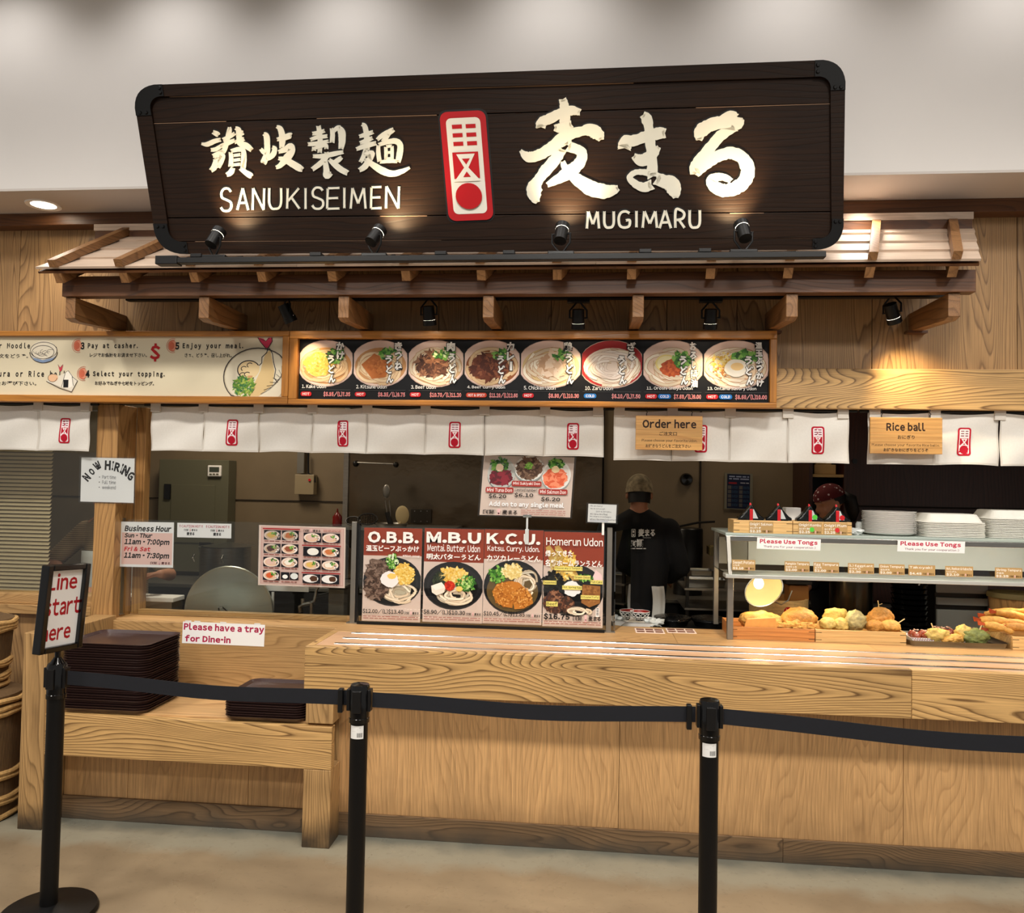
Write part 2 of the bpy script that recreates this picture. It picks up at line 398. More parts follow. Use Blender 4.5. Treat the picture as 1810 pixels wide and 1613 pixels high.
RED = (190, 20, 30); CRIM = (178, 24, 50)
def logo(p, x0, y0, x1, y1, style='cloth'):
    w, h = x1-x0, y1-y0; X = lambda a: x0+a*w; Y = lambda b: y0+b*h
    red = (186, 22, 46) if style == 'cloth' else (190, 14, 24); wh = (246, 232, 234) if style == 'cloth' else (236, 232, 220); bar = (120, 30, 50) if style == 'cloth' else red
    t = .12
    def fine(fn):   # subdivide rectangles so that they follow curved cloth
        pass
    p.rrect(x0, y0, x1, y1, w*.2, red); p.rrect(X(t), Y(t*w/h), X(1-t), Y(1-t*w/h), w*.12, wh)
    for r in range(3):
        yb = .115+r*.085
        for a, b in ((.22, .46), (.55, .79)): p.rect(X(a), Y(yb), X(b), Y(yb+.032), bar, False)
    p.up()
    p.rect(X(.17), Y(.385), X(.83), Y(.63), red)
    p.poly([(X(.26), Y(.40)), (X(.74), Y(.40)), (X(.56), Y(.53)), (X(.83), Y(.66)), (X(.17), Y(.66)), (X(.44), Y(.53))], wh)
    p.poly([(X(.42), Y(.435)), (X(.58), Y(.435)), (X(.5), Y(.50))], red, False); p.poly([(X(.5), Y(.56)), (X(.60), Y(.61)), (X(.40), Y(.61))], red)
    p.ell(X(.5), Y(.79), w*.32, w*.32, red)
def minilogo(p, x0, y0, x1, y1, col=(30, 20, 20)):
    """shop mark as printed small on labels and posters"""
    w = x1-x0
    p.text('讃岐製麺', x0, y0, x0+w*.36, y1, col, bold=.02, res=1, step=False)
    p.rect(x0+w*.42, y0-(y1-y0)*.15, x0+w*.50, y1+(y1-y0)*.15, (235, 190, 190), False); p.ell(x0+w*.46, y1-(y1-y0)*.2, w*.025, w*.025, RED, n=8)
    p.text('麦まる', x0+w*.56, y0, x1, y1, col, bold=.03, res=1)
# ------------------------------------------------------------------ shared materials
OAK_L, OAK_D = (190, 150, 98), (112, 76, 38)
wood('oak_x', OAK_L, OAK_D, 'X', K=16, G=50, line=.5); wood('oak_z', OAK_L, OAK_D, 'Z', K=11)
wood('apron_oak', (212, 170, 110), (92, 60, 28), 'X', K=30, G=30, S=.9, line=.9, AL=.7)
wood('top_oak', (206, 164, 112), (140, 96, 56), 'X', K=9, G=30)
wood('rail_oak', (214, 172, 134), (170, 122, 84), 'X', K=4, G=40, line=.4, rough=.55)
wood('wall_oak', (172, 134, 88), (92, 62, 34), 'Z', K=24, G=50, line=.7, AL=.5)
wood('base_oak', (206, 162, 110), (142, 102, 60), 'Z', K=11, G=34, line=.36, fibre=.22, dirt=((120, 92, 62), .28, .5))
wood('leg_oak', (186, 148, 98), (100, 72, 40), 'Z', K=20, G=40, S=.9, line=.65, dirt=((52, 42, 32), .16, .95))
wood('skirt_oak', (124, 98, 70), (62, 46, 32), 'X', K=20, G=50, line=.8, dirt=((70, 62, 52), .07, .9))
wood('canopy_oak', (104, 64, 33), (58, 32, 15), 'X', K=9, G=30, line=.6)
wood('canopy_oak_y', (148, 106, 66), (92, 60, 32), 'Y', K=9, G=30, line=.6)
wood('roof_board', (206, 184, 164), (168, 142, 118), 'X', K=3, G=26, line=.4)
wood('frame_oak', (190, 126, 52), (150, 92, 32), 'X', K=4, G=26, line=.45, rough=.32)
wood('frame_oak_z', (190, 126, 52), (150, 92, 32), 'Z', K=4, G=26, line=.45, rough=.32)
wood('pillar_oak', (186, 142, 88), (110, 72, 38), 'Z', K=9, G=26, line=.62)
wood('sign_wood', (38, 22, 11), (20, 11, 5), 'X', K=4, G=60, line=.6, rough=.5, fibre=.3, spec=.2)
wood('box_wood', (226, 186, 124), (192, 142, 82), 'X', K=4, G=40, line=.5)
wood('box_wood_red', (206, 138, 74), (156, 88, 40), 'X', K=4, G=40, line=.6)
wood('plaque_wood', (214, 164, 98), (178, 122, 64), 'X', K=4, G=30, line=.5)
wood('dark_red_wood', (62, 30, 18), (34, 15, 9), 'Z', K=6, G=40)
mat('plaster', (226, 222, 218), .9, vary=.015, scale=3)
mat('soffit_paint', (205, 198, 192), .9)
mat('seam', (30, 20, 12), .9)
mat('steel', (168, 166, 160), .28, 1., vary=.12, scale=14, stretch=(1, 1, 12))
mat('steel_dull', (150, 146, 138), .45, .9, vary=.1, scale=6)
mat('rail_steel', (232, 230, 226), .16, 1.)
mat('steel_panel', (112, 98, 80), .24, 1., vary=.2, scale=2.2, bump=.012)
mat('kitchen_panel', (128, 112, 88), .45, .1, vary=.12, scale=3)
mat('black_metal', (11, 11, 12), .42, 0, spec=.35); mat('pole_black', (7, 7, 8), .42, spec=.3)
mat('black_plastic', (14, 14, 15), .32)
mat('black_gloss', (10, 10, 11), .12)
mat('belt', (13, 16, 25), .85, vary=.15, scale=60)
mat('cloth', (232, 228, 220), .95, vary=.03, scale=120, spec=.1)
mat('hem', (214, 208, 198), .95)
mat('paper', (250, 249, 247), .6); mat('paper_pink', (252, 228, 214), .5)
mat('clear_plastic', (210, 214, 212), .15, spec=.6)
mat('white_ceramic', (250, 247, 242), .4)
mat('rope', (190, 150, 92), .9, vary=.3, scale=60, bump=.003)
mat('bulb', (255, 226, 160), .4, emit=14)
mat('lens', (255, 240, 214), .4, emit=12)
glassmat('glass', (246, 248, 246), .035); glassmat('glass_green', (110, 124, 92), .20); glassmat('film', (236, 238, 238), .07)

# floor: polished concrete, a browner worn field and a greyer strip along the counter
fm = bpy.data.materials.new('polished_concrete'); fm.use_nodes = True; MATS['floor'] = fm
nt = fm.node_tree; N = nt.nodes; Lk = nt.links; b = N['Principled BSDF']
tc = N.new('ShaderNodeTexCoord')
def fn_(sc, det, st=(1, 1, 1), dist=0.):
    mp = N.new('ShaderNodeMapping'); mp.inputs['Scale'].default_value = st; n = N.new('ShaderNodeTexNoise'); n.inputs['Scale'].default_value = sc; n.inputs['Detail'].default_value = det; n.inputs['Distortion'].default_value = dist
    Lk.new(tc.outputs['Object'], mp.inputs[0]); Lk.new(mp.outputs[0], n.inputs['Vector']); return n.outputs[0]
def mixc(f, a, b_):
    x = N.new('ShaderNodeMix'); x.data_type = 'RGBA'
    for k, v in ((0, f), (6, a), (7, b_)):
        if isinstance(v, tuple): x.inputs[k].default_value = v
        elif isinstance(v, float): x.inputs[k].default_value = v
        else: Lk.new(v, x.inputs[k])
    return x.outputs[2]
def mrange(v, a, b_, c, d):
    r = N.new('ShaderNodeMapRange'); Lk.new(v, r.inputs[0])
    for k, q in enumerate((a, b_, c, d)): r.inputs[k+1].default_value = q
    return r.outputs[0]
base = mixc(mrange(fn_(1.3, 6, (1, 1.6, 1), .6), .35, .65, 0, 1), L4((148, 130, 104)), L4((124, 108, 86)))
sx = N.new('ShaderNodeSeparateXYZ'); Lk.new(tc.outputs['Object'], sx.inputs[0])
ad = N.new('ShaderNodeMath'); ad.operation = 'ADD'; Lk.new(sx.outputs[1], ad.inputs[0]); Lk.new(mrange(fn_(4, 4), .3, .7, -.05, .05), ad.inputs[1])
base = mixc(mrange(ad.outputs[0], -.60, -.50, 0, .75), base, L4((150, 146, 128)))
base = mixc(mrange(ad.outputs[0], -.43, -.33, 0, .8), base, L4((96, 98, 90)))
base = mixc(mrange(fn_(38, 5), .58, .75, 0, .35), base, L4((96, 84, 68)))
Lk.new(base, b.inputs['Base Color'])
Lk.new(mrange(fn_(3, 4), .3, .7, .22, .42), b.inputs['Roughness'])

# ------------------------------------------------------------------ the setting
X0, X1 = -5.6, 4.0
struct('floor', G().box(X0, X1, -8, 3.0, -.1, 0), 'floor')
struct('ceiling', G().box(X0, X1, -8, -.36, 4.4, 4.5), 'plaster')
struct('wall_upper', G().box(X0, X1, -.36, .16, 3.13, 4.5), 'plaster')
struct('trim_1', G().box(X0, X1, -.36, .05, 3.118, 3.13), 'soffit_paint')
struct('trim_2', G().box(X0, X1, -.035, .06, 3.052, 3.118), 'canopy_oak', bevel=.003)

# panelled timber facade above the opening: a backing wall with separate panels
wf = struct('wall_front', G().box(X0, X1, .075, .16, 2.09, 3.118), 'seam')
xs = [-5.6, -4.93, -4.24]+[float(at(35, 500, Y=.06)[0])]
while xs[-1] < 3.3: xs.append(xs[-1]+.595 if xs[-1] < .2 else xs[-1]+.61)
# the seams seen at the right end fix the pitch there
sr = [float(at(p, 500, Y=.06)[0]) for p in (1303, 1541, 1797)]
xs = [q for q in xs if q < sr[0]-.35]+sr+[sr[-1]+.62, sr[-1]+1.24, X1]
for a, c in zip(xs[:-1], xs[1:]):
    obj('panel', G().box(a+.0015, c-.0015, .055, .075, 2.28, 3.06), 'wall_oak', wf, bevel=.0015)
struct('trim_3', G().box(-5.6, 4.0, 0, .075, 2.088, 2.288), 'apron_oak', bevel=.004)
struct('trim_4', G().box(-2.722, -2.578-.02, .1, .28, 0, 2.088), 'pillar_oak', bevel=.003)

# left: half wall with ledge and a window of the kitchen beyond the pillar
wl = struct('wall_left', G().box(X0, -2.724, .17, .27, 0, .93), 'seam')
for i in range(5): obj('panel', G().box(-5.6+.58*i, -5.6+.58*i+.575, .15, .17, .02, .93), 'canopy_oak_y' if 0 else 'wall_oak', wl, bevel=.002)
struct('trim_5', G().box(X0, -2.724, .10, .27, .915, .965), 'oak_x', bevel=.003)
struct('trim_6', G().box(X0, -2.724, .13, .27, .966, 1.02), 'oak_x', bevel=.003)
w1 = struct('window_1', G().box(-4.4, -2.724, .195, .20, 1.02, 2.085), 'glass')
obj('window_frame', G().box(-4.46, -4.40, .15, .25, 1.02, 2.088), 'pillar_oak', w1)

# kitchen shell
struct('wall_back', G().box(X0, X1, 2.25, 2.35, 0, 3.1), 'kitchen_panel')
struct('wall_side', G().box(X0, X0+.05, .27, 2.25, 0, 3.1), 'kitchen_panel')
struct('wall_right', G().box(X1-.05, X1, .16, 2.25, 0, 3.1), 'kitchen_panel')
struct('ceiling', G().box(X0, X1, .16, 2.35, 3.0, 3.1), 'kitchen_panel')
for px in (1066, 1238, 1428):
    q = at(px, 850, Y=2.24); struct('trim_7', G().box(q[0]-.006, q[0]+.006, 2.235, 2.25, .5, 3.0), 'seam')
for px, y0, y1, z in ((440, 130, 430, 1.52),):
    a = at(60, 900, Y=2.24); c = at(610, 900, Y=2.24); struct('trim_8', G().box(a[0], c[0], 2.24, 2.25, 1.505, 1.512), 'seam')
a = at(615, 850, Y=2.2); c = at(1064, 850, Y=2.2)
sp = struct('wall_panel_1', G().box(a[0], c[0], 2.19, 2.22, .9, 2.4), 'steel_panel')
struct('trim_9', G().box(a[0]-.03, a[0]+.01, 2.17, 2.24, .9, 2.4), 'steel')

# ------------------------------------------------------------------ counter
CT = .915
cb = thing('serving_counter', 'long oak serving counter with panelled base running to the right', 'counter', (-1.0, 0, 0))
px = [-1.10, -.46]+[float(at(1095, 1300, Y=-.3)[0])]+[float(at(1597, 1300, Y=-.3)[0])]
pp = [-1.285, px[2], px[3], px[3]+1.26, 3.4]
for a, c in zip(pp[:-1], pp[1:]):
    obj('panel', G().box(a+.001, c-.001, -.30, -.28, .105, CT-.04), 'base_oak', cb, bevel=.001)
obj('carcass', G().box(-1.285, 3.4, -.279, .35, .0, CT-.0405), 'seam', cb)
sk = [-1.288, .9, 3.4]
for a, c in zip(sk[:-1], sk[1:]): obj('skirting', G().box(a, c-.001, -.312, -.28, 0, .105), 'skirt_oak', cb, bevel=.002)
ax = [-1.305, float(at(1612, 1240, Y=-.44)[0]), 3.4]
for a, c in zip(ax[:-1], ax[1:]): obj('apron_board', G().box(a, c-.0015, -.44, -.395, .705, CT), 'apron_oak', cb, bevel=.003)
obj('apron_end', G().box(-1.305, -1.2705, -.394, -.0555, .705, CT), 'apron_oak', cb, bevel=.002)
tb = [-1.305, float(at(1195, 1130, Z=CT)[0]), float(at(1570, 1160, Z=CT)[0]), 3.4]
for a, c in zip(tb[:-1], tb[1:]): obj('top_board', G().box(a, c-.0015, -.055, .38, CT-.04, CT), 'top_oak', cb, bevel=.0015)
rb = [-1.27, float(at(1703, 1182, Z=CT)[0]), 3.4]
for a, c in zip(rb[:-1], rb[1:]): obj('slide_board', G().box(a, c-.0015, -.394, -.0565, CT-.04, CT-.001), 'rail_oak', cb, bevel=.0015)
# three steel slide rails let into the top
ry = [float(at(1200, y, Z=CT+.006)[1]) for y in (1138, 1148, 1158.5)]
for y in ry: obj('slide_rail', G().box(-1.19, 3.4, y-.011, y+.011, CT-.01, CT+.005), 'rail_steel', cb, bevel=.003)

# tray bench and low wall at the left end
bn = thing('tray_bench', 'oak bench shelf for trays with heavy square legs and tall left end', 'bench', (-1.9, -.2, 0))
obj('end_post', G().box(-2.692, -2.57, -.456, -.33, 0, .93), 'leg_oak', bn, bevel=.003)
obj('end_panel', G().box(-2.692, -2.57, -.329, .098, .0, .928), 'leg_oak', bn, bevel=.003)
obj('leg', G().box(-1.291, -1.16, -.456, -.32, 0, .355), 'leg_oak', bn, bevel=.003)
obj('leg_post', G().box(-1.291, -1.16, -.445, -.32, .5625, .704), 'leg_oak', bn, bevel=.003)
obj('front_rail', G().box(-2.569, -1.16, -.456, -.41, .356, .552), 'apron_oak', bn, bevel=.003)
obj('shelf_board', G().box(-2.569, -1.292, -.409, .07, .50, .56), 'top_oak', bn, bevel=.002)
obj('side_board', G().box(-1.291, -1.17, -.319, -.3135, .11, .704), 'leg_oak', bn, bevel=.002)
lw = thing('low_wall', 'low oak wall with horizontal grain behind the tray stacks', 'wall', (-2, .07, 0))
obj('face_board', G().box(-2.655, -1.306, .071, .11, .561, .905), 'oak_x', lw, bevel=.003)
obj('sill_board', G().box(-2.655, -1.306, .111, .34, .84, .905), 'top_oak', lw, bevel=.002)
pb = [-2.568, float(at(226, 1380, Y=-.3)[0]), -1.62, -1.292]
for a, c in zip(pb[:-1], pb[1:]): obj('panel', G().box(a+.001, c-.001, -.30, -.28, .11, .5), 'base_oak', lw, bevel=.001)
obj('skirting', G().box(-2.568, -1.293, -.312, -.28, 0, .1095), 'skirt_oak', lw, bevel=.002)
obj('carcass', G().box(-2.568, -1.29, -.2795, .34, 0, .49), 'seam', lw)

# timber frame of the hatch behind the glass (post and sill)
struct('trim_10', G().box(-2.655, -2.475, .20, .30, .906, 1.40) , 'pillar_oak') if 0 else None
q0 = at(213, 1000, Y=.24); q1 = at(243, 1000, Y=.24)
struct('trim_10', G().box(-2.597, float(q1[0]), .281, .34, .906, 2.088), 'pillar_oak', bevel=.002)
struct('trim_11', G().box(float(q1[0]), -1.25, .26, .30, .906, .935), 'oak_x', bevel=.002)

# ------------------------------------------------------------------ ceiling downlight seen in the soffit
for lx, lab in ((-2.894, 'round recessed downlight glowing in the soffit left of the big sign'),):
    t = thing('downlight', lab, 'light', (lx, -.16, 3.118))
    obj('rim', G().lathe([(.062, -.003), (.085, -.006), (.088, 0), (.062, .0)], (lx, -.16, 3.118), 32), 'white_ceramic', t, smooth=True)
    obj('lens', G().lathe([(.0001, -.002), (.061, -.002), (.061, .0)], (lx, -.16, 3.118), 32), 'lens', t)

# ------------------------------------------------------------------ canopy
cp = thing('canopy', 'small shingle style timber roof canopy on brackets below the big sign', 'canopy', (-.5, 0, 2.45))
FY = -.5
fl, fr = at(65, 478, Y=FY), at(1732, 466, Y=FY); bl, br_ = at(205, 416, Y=.0), at(1722, 404, Y=.0)
bl = np.array([-2.58, 0, 3.0]); br_ = np.array([1.86, 0, 2.985]); fl = np.array([-2.663, FY, 2.672]); fr = np.array([1.662, FY, 2.672])
roofn = np.cross(fr-fl, bl-fl); roofn /= np.linalg.norm(roofn)
def RP(u, v, o=0.): return (fl*(1-u)+fr*u)*(1-v)+(bl*(1-u)+br_*u)*v+roofn*o
nrow = 4
for r in range(nrow):
    v0 = r/nrow; v1 = min((r+1)/nrow+.04, 1); lift = .010
    cuts = [0, .30+.07*(r % 2), .62-.05*(r % 2), 1]
    for a, c in zip(cuts[:-1], cuts[1:]):
        lo = [RP(a, v0, lift), RP(c-.0006, v0, lift), RP(c-.0006, v1, 0), RP(a, v1, 0)]
        hi = [RP(a, v0, lift+.011), RP(c-.0006, v0, lift+.011), RP(c-.0006, v1, .009), RP(a, v1, .009)]
        obj('roof_board', G().hexa(lo, hi), 'roof_board', cp)
obj('sub_board', G().hexa([RP(0.001, 0, -.012), RP(.999, 0, -.012), RP(.999, .99, -.012), RP(.001, .99, -.012)], [RP(.001, 0, -.002), RP(.999, 0, -.002), RP(.999, .99, -.002), RP(.001, .99, -.002)]), 'canopy_oak', cp)
obj('ridge_board', G().box(-2.665, 1.83, -.075, .052, 3.004, 3.04), 'roof_board', cp, bevel=.002)
obj('ridge_fascia', G().box(-2.66, 1.825, -.07, -.045, 2.955, 3.003), 'canopy_oak', cp)
for px_ in (100, 216, 340, 460, 585, 716, 850, 985, 1117, 1257, 1395, 1540, 1688):
    x = float(at(px_, 480, Y=FY)[0]); u = (x-fl[0])/(fr[0]-fl[0]); h = .020/4.4
    vis = px_ < 260 or px_ > 1480
    lo = [RP(u-h, -.02, .021), RP(u+h, -.02, .021), RP(u+h, .97, .021), RP(u-h, .97, .021)]; hi = [RP(u-h, -.02, .058), RP(u+h, -.02, .058), RP(u+h, .97, .058), RP(u-h, .97, .058)]
    obj('batten', G().hexa(lo, hi), 'canopy_oak_y', cp)
    lo = [RP(u-h, -.005, -.06), RP(u+h, -.005, -.06), RP(u+h, .95, -.06), RP(u-h, .95, -.06)]; hi = [RP(u-h, -.005, -.0125), RP(u+h, -.005, -.0125), RP(u+h, .95, -.0125), RP(u-h, .95, -.0125)]
    obj('rafter', G().hexa(lo, hi), 'canopy_oak_y', cp)
obj('eaves_beam', G().box(-2.602, 1.69, -.40, -.34, 2.572, 2.672), 'canopy_oak', cp, bevel=.003)
for px_ in (124, 360, 607, 863, 1128, 1400, 1687):
    x = float(at(px_, 545, Y=-.385)[0]); w = .026
    g = G(); pr_ = [(-.385, 2.571), (-.385, 2.466), (-.34, 2.456), (.054, 2.482), (.054, 2.571)]
    g.hexa([(x-w, y, z) for y, z in pr_], [(x+w, y, z) for y, z in pr_])
    obj('bracket', g, 'canopy_oak_y', cp, bevel=.003)
    if px_ > 1390: obj('bracket_foot', G().box(x-w-.022, x+w+.022, .01, .054, 2.468, 2.4805), 'canopy_oak', cp)
obj('lamp_track', G().box(-2.4, 1.66, -.19, -.15, 2.60, 2.62), 'black_metal', cp)

# ------------------------------------------------------------------ the big sign: leaning out at the top
SN = np.array([0, -math.cos(math.radians(15)), -math.sin(math.radians(15))])
SP = np.array([-.5, -.66, 3.09])
def S(x, y, o=0.): return atp(x, y, SP, SN, o)
bs = thing('shop_sign', 'huge dark brown timber shop sign with cream carved characters and red emblem', 'sign', tuple(S(870, 290, -.03)))
OC = [(235.6, 152.3), (1493, 106), (1488.5, 440.6), (282, 449)]
def rounded(q, r, n=7):
    out = []
    for i in range(4):
        p = np.array(q[i]); a = np.array(q[i-1]); c = np.array(q[(i+1) % 4]); da = (a-p)/np.linalg.norm(a-p); dc = (c-p)/np.linalg.norm(c-p)
        A = p+da*r; C = p+dc*r
        for k in range(n+1):
            t = k/n; out.append((1-t)**2*A*1+2*t*(1-t)*(p*.78+(A+C)/2*.22)*1+t*t*C)
    return out
outer = rounded(OC, 40); IC = [(266, 172), (1466.5, 136), (1468.5, 421), (303, 427.5)]
inner = rounded(IC, 20)
n = len(outer)
g = G()
vs = [S(*p, o) for p in outer for o in (.012,)]+[S(*p, .012) for p in inner]+[S(*p, -.045) for p in outer]+[S(*p, -.012) for p in inner]
fs = [(i, (i+1) % n, n+(i+1) % n, n+i) for i in range(n)]+[(i, 2*n+i, 2*n+(i+1) % n, (i+1) % n) for i in range(n)]+[(n+i, n+(i+1) % n, 3*n+(i+1) % n, 3*n+i) for i in range(n)]+[tuple(2*n+i for i in range(n))]
g.add(vs, fs); obj('frame', g, 'sign_wood', bs)
seams = [((266, 172), (1466.5, 136)), ((268, 218), (1467, 183)), ((298, 385), (1468, 374)), ((303, 427.5), (1468.5, 421))]
for (a0, a1), (b0, b1) in zip(seams[:-1], seams[1:]):
    d = .9
    q = [(a0[0]-1, a0[1]+d), (a1[0]+1, a1[1]+d), (b1[0]+1, b1[1]-d), (b0[0]-1, b0[1]-d)]
    obj('plank', G().hexa([S(*p, -.011) for p in q], [S(*p, 0.) for p in q]), 'sign_wood', bs, bevel=.0012)
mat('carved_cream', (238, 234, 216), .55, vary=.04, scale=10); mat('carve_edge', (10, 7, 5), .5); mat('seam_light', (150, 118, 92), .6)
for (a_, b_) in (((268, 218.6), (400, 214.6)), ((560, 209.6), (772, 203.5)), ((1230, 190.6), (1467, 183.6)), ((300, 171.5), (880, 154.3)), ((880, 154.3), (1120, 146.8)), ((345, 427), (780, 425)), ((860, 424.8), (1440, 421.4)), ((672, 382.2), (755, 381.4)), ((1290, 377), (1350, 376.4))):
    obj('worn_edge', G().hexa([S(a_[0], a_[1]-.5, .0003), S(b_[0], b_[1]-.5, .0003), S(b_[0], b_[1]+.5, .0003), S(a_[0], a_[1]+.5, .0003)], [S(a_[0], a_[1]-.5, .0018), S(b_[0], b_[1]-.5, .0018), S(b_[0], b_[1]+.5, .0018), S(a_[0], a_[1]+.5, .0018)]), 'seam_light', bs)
# black metal corner straps
for ci, (cx, cy) in enumerate(OC):
    k0 = ci*8; ring = outer[k0:k0+8]
    pa = np.array(OC[ci]); pv = np.array(OC[ci-1]); nx = np.array(OC[(ci+1) % 4]); da = (pv-pa)/np.linalg.norm(pv-pa); dc = (nx-pa)/np.linalg.norm(nx-pa)
    outl = [ring[0]+da*14]+list(ring)+[ring[-1]+dc*14]
    ip = np.array(IC[ci]); iring = inner[k0:k0+8]
    q = lambda P, D, base: P
    ab = np.linalg.solve(np.array([da, dc]).T, ip-pa); inl = [outl[0]+dc*ab[1]]+list(iring)+[outl[-1]+da*ab[0]]
    m_ = len(outl); vs = [S(*p, .0165) for p in outl]+[S(*p, .0165) for p in inl]+[S(*p, .012) for p in outl]+[S(*p, .012) for p in inl]
    fs = [(i, i+1, m_+i+1, m_+i) for i in range(m_-1)]+[(i, 2*m_+i, 2*m_+i+1, i+1) for i in range(m_-1)]+[(m_+i, m_+i+1, 3*m_+i+1, 3*m_+i) for i in range(m_-1)]
    st = obj('corner_strap', G().add(vs, fs), 'black_metal', bs)
    rv = G()
    for e_, d_ in ((0, dc), (-1, da)):
        o_ = outl[e_]; i_ = inl[e_]; s_ = (outl[1]-outl[0])/np.linalg.norm(outl[1]-outl[0]) if e_ == 0 else (outl[-2]-outl[-1])/np.linalg.norm(outl[-2]-outl[-1])
        for f_ in (.3, .7):
            p = o_*(1-f_)+i_*f_+s_*5; c_ = S(*p, .0165); c2 = S(*p, .0225); rv.frustum(c_, c2, .0085, .006, 10)
    obj('rivet', rv, 'black_metal', st, smooth=True)

def brush(strokes, sc, ox, oy, rough=.10, seed=1, grow=0.):
    """brush strokes (x, y, halfwidth) -> list of closed outlines in photo pixels"""
    R = random.Random(seed); outs = []
    for st in strokes:
        P = [np.array(p, float) for p in st]; Q = []
        for i in range(len(P)-1):
            p0, p1, p2, p3 = P[max(i-1, 0)], P[i], P[i+1], P[min(i+2, len(P)-1)]
            for k in range(6):
                t = k/6; Q.append(.5*((2*p1)+(-p0+p2)*t+(2*p0-5*p1+4*p2-p3)*t*t+(-p0+3*p1-3*p2+p3)*t**3))
        Q.append(P[-1]); m = len(Q); A, B = [], []
        for i, q in enumerate(Q):
            d = Q[min(i+1, m-1)][:2]-Q[max(i-1, 0)][:2]; L = np.linalg.norm(d) or 1; nn = np.array([-d[1], d[0]])/L; h = max(q[2], 2)+grow
            A.append(q[:2]+nn*h*(1+rough*(R.random()-.5))); B.append(q[:2]-nn*h*(1+rough*(R.random()-.5)))
        def cap(c, a, r):   # rounded end
            return [c[:2]+np.array([math.cos(a+PI*k/5), math.sin(a+PI*k/5)])*(max(c[2], 2)+grow)*(1+rough*1.5*(R.random()-.5)) for k in range(1, 5)]
        d1 = Q[-1][:2]-Q[-2][:2]; a1 = math.atan2(d1[1], d1[0]); d0 = Q[1][:2]-Q[0][:2]; a0 = math.atan2(d0[1], d0[0])
        e1 = cap(Q[-1], a1+PI/2, 0)[::-1]; e0 = cap(Q[0], a0-PI/2, 0)[::-1]
        outs.append([(ox+p[0]/sc, oy+p[1]/sc) for p in A+e1+B[::-1]+e0])
    return outs
def carve(name, strokes, sc, ox, oy, parent, z=.006, rough=.1, seed=1, grow=0.):
    """raised cream character with a dark cut edge, each stroke a prism on the sign face"""
    def solid(outs, z0, z1):
        bm = bmesh.new(); from_ = G()
        for o_, pl in enumerate(outs):
            n_ = len(pl); dz = .00025*(o_ % 7)
            from_.add([S(*p, z0) for p in pl]+[S(*p, z1+dz) for p in pl], [tuple(n_+i for i in range(n_))]+[(i, (i+1) % n_, n_+(i+1) % n_, n_+i) for i in range(n_)])
        bm.free(); return from_
    c = obj(name, solid(brush(strokes, sc, ox, oy, rough, seed, grow), .001, z), 'carved_cream', parent)
    obj('cut_edge', solid(brush(strokes, sc, ox-.6, oy-1.2, rough, seed, grow+sc*1.7), .0001, .0016), 'carve_edge', c)
    return c
MUGI = [[(370,95,20),(385,150,28),(388,230,33),(385,300,32),(392,380,35),(400,430,30)],
 [(220,305,28),(228,262,30),(290,232,30),(370,195,30),(440,180,27),(498,193,17)],
 [(310,300,16),(365,300,30),(440,272,20)],
 [(78,456,5),(130,500,30),(200,492,33),(300,432,34),(400,352,36),(500,325,28),(570,315,40),(620,348,38),(640,388,14)],
 [(375,440,28),(320,520,34),(260,590,36),(205,660,30),(175,720,50),(182,785,34),(200,820,10)],
 [(400,425,30),(480,452,30),(508,478,30),(495,535,34),(440,590,38),(360,645,32),(262,697,12)],
 [(372,530,10),(400,595,25),(470,655,36),(560,715,46),(650,742,46),(720,732,32),(762,715,14)]]
MA = [[(800,455,40),(812,400,42),(870,388,34),(960,357,34),(1040,338,36),(1092,338,26)],
 [(862,492,14),(905,520,34),(955,518,40),(1000,480,34),(1042,430,10)],
 [(925,205,18),(955,235,34),(970,300,28),(980,400,30),(992,500,30),(995,600,32),(1005,650,38)],
 [(1000,690,32),(930,712,28),(865,680,20),(838,645,16),(870,612,14),(930,607,16),(985,620,20)],
 [(1010,650,38),(1080,672,40),(1125,690,50),(1150,745,40),(1158,790,12)]]
RU = [[(1320,390,16),(1330,330,42),(1385,285,40),(1470,262,40),(1535,245,56),(1590,262,44),(1628,238,5)],
 [(1575,290,28),(1480,345,32),(1420,410,32),(1350,500,38),(1300,575,42),(1285,630,22)],
 [(1290,615,30),(1365,550,36),(1450,497,36),(1550,475,36),(1630,518,40),(1658,600,44),(1630,675,42),(1565,722,42),(1490,735,40),(1425,705,38),(1410,662,34),(1460,640,22),(1510,650,18),(1545,672,16)]]
for nm, stt, sd in (('character', MUGI, 1), ('character', MA, 2), ('character', RU, 3)): carve(nm, stt, 3.935, 900, 150, bs, seed=sd, grow=5, rough=.16)
SAN = [[(165,150,10),(200,168,16),(215,180,10)],[(75,245,3),(120,250,13),(180,225,13),(232,212,10)],[(150,295,8),(190,290,12),(235,262,9)],[(165,345,10),(200,330,13),(250,300,9)],
 [(180,360,12),(190,375,12),(180,430,18),(150,462,12)],[(190,370,8),(250,335,10),(235,390,12),(210,435,10)],[(200,425,8),(235,418,9)],
 [(300,110,6),(300,140,14),(285,200,14),(270,260,14),(250,320,10)],[(245,215,10),(300,190,11),(345,160,8)],[(230,265,10),(300,235,12),(345,215,8)],
 [(345,120,8),(372,135,16),(378,190,16),(385,240,18),(440,265,20),(480,298,12)],[(350,180,8),(400,160,14),(415,155,8)],[(340,235,8),(400,212,12),(420,205,8)],
 [(310,310,9),(315,370,12),(310,430,13)],[(310,305,9),(370,290,13),(410,300,13),(415,370,17),(408,450,15)],[(330,340,6),(390,332,7)],[(328,378,6),(390,370,7)],[(322,415,6),(390,408,7)],
 [(330,435,12),(310,475,17),(275,495,10)],[(385,440,10),(430,475,15),(470,500,18),(482,508,8)]]
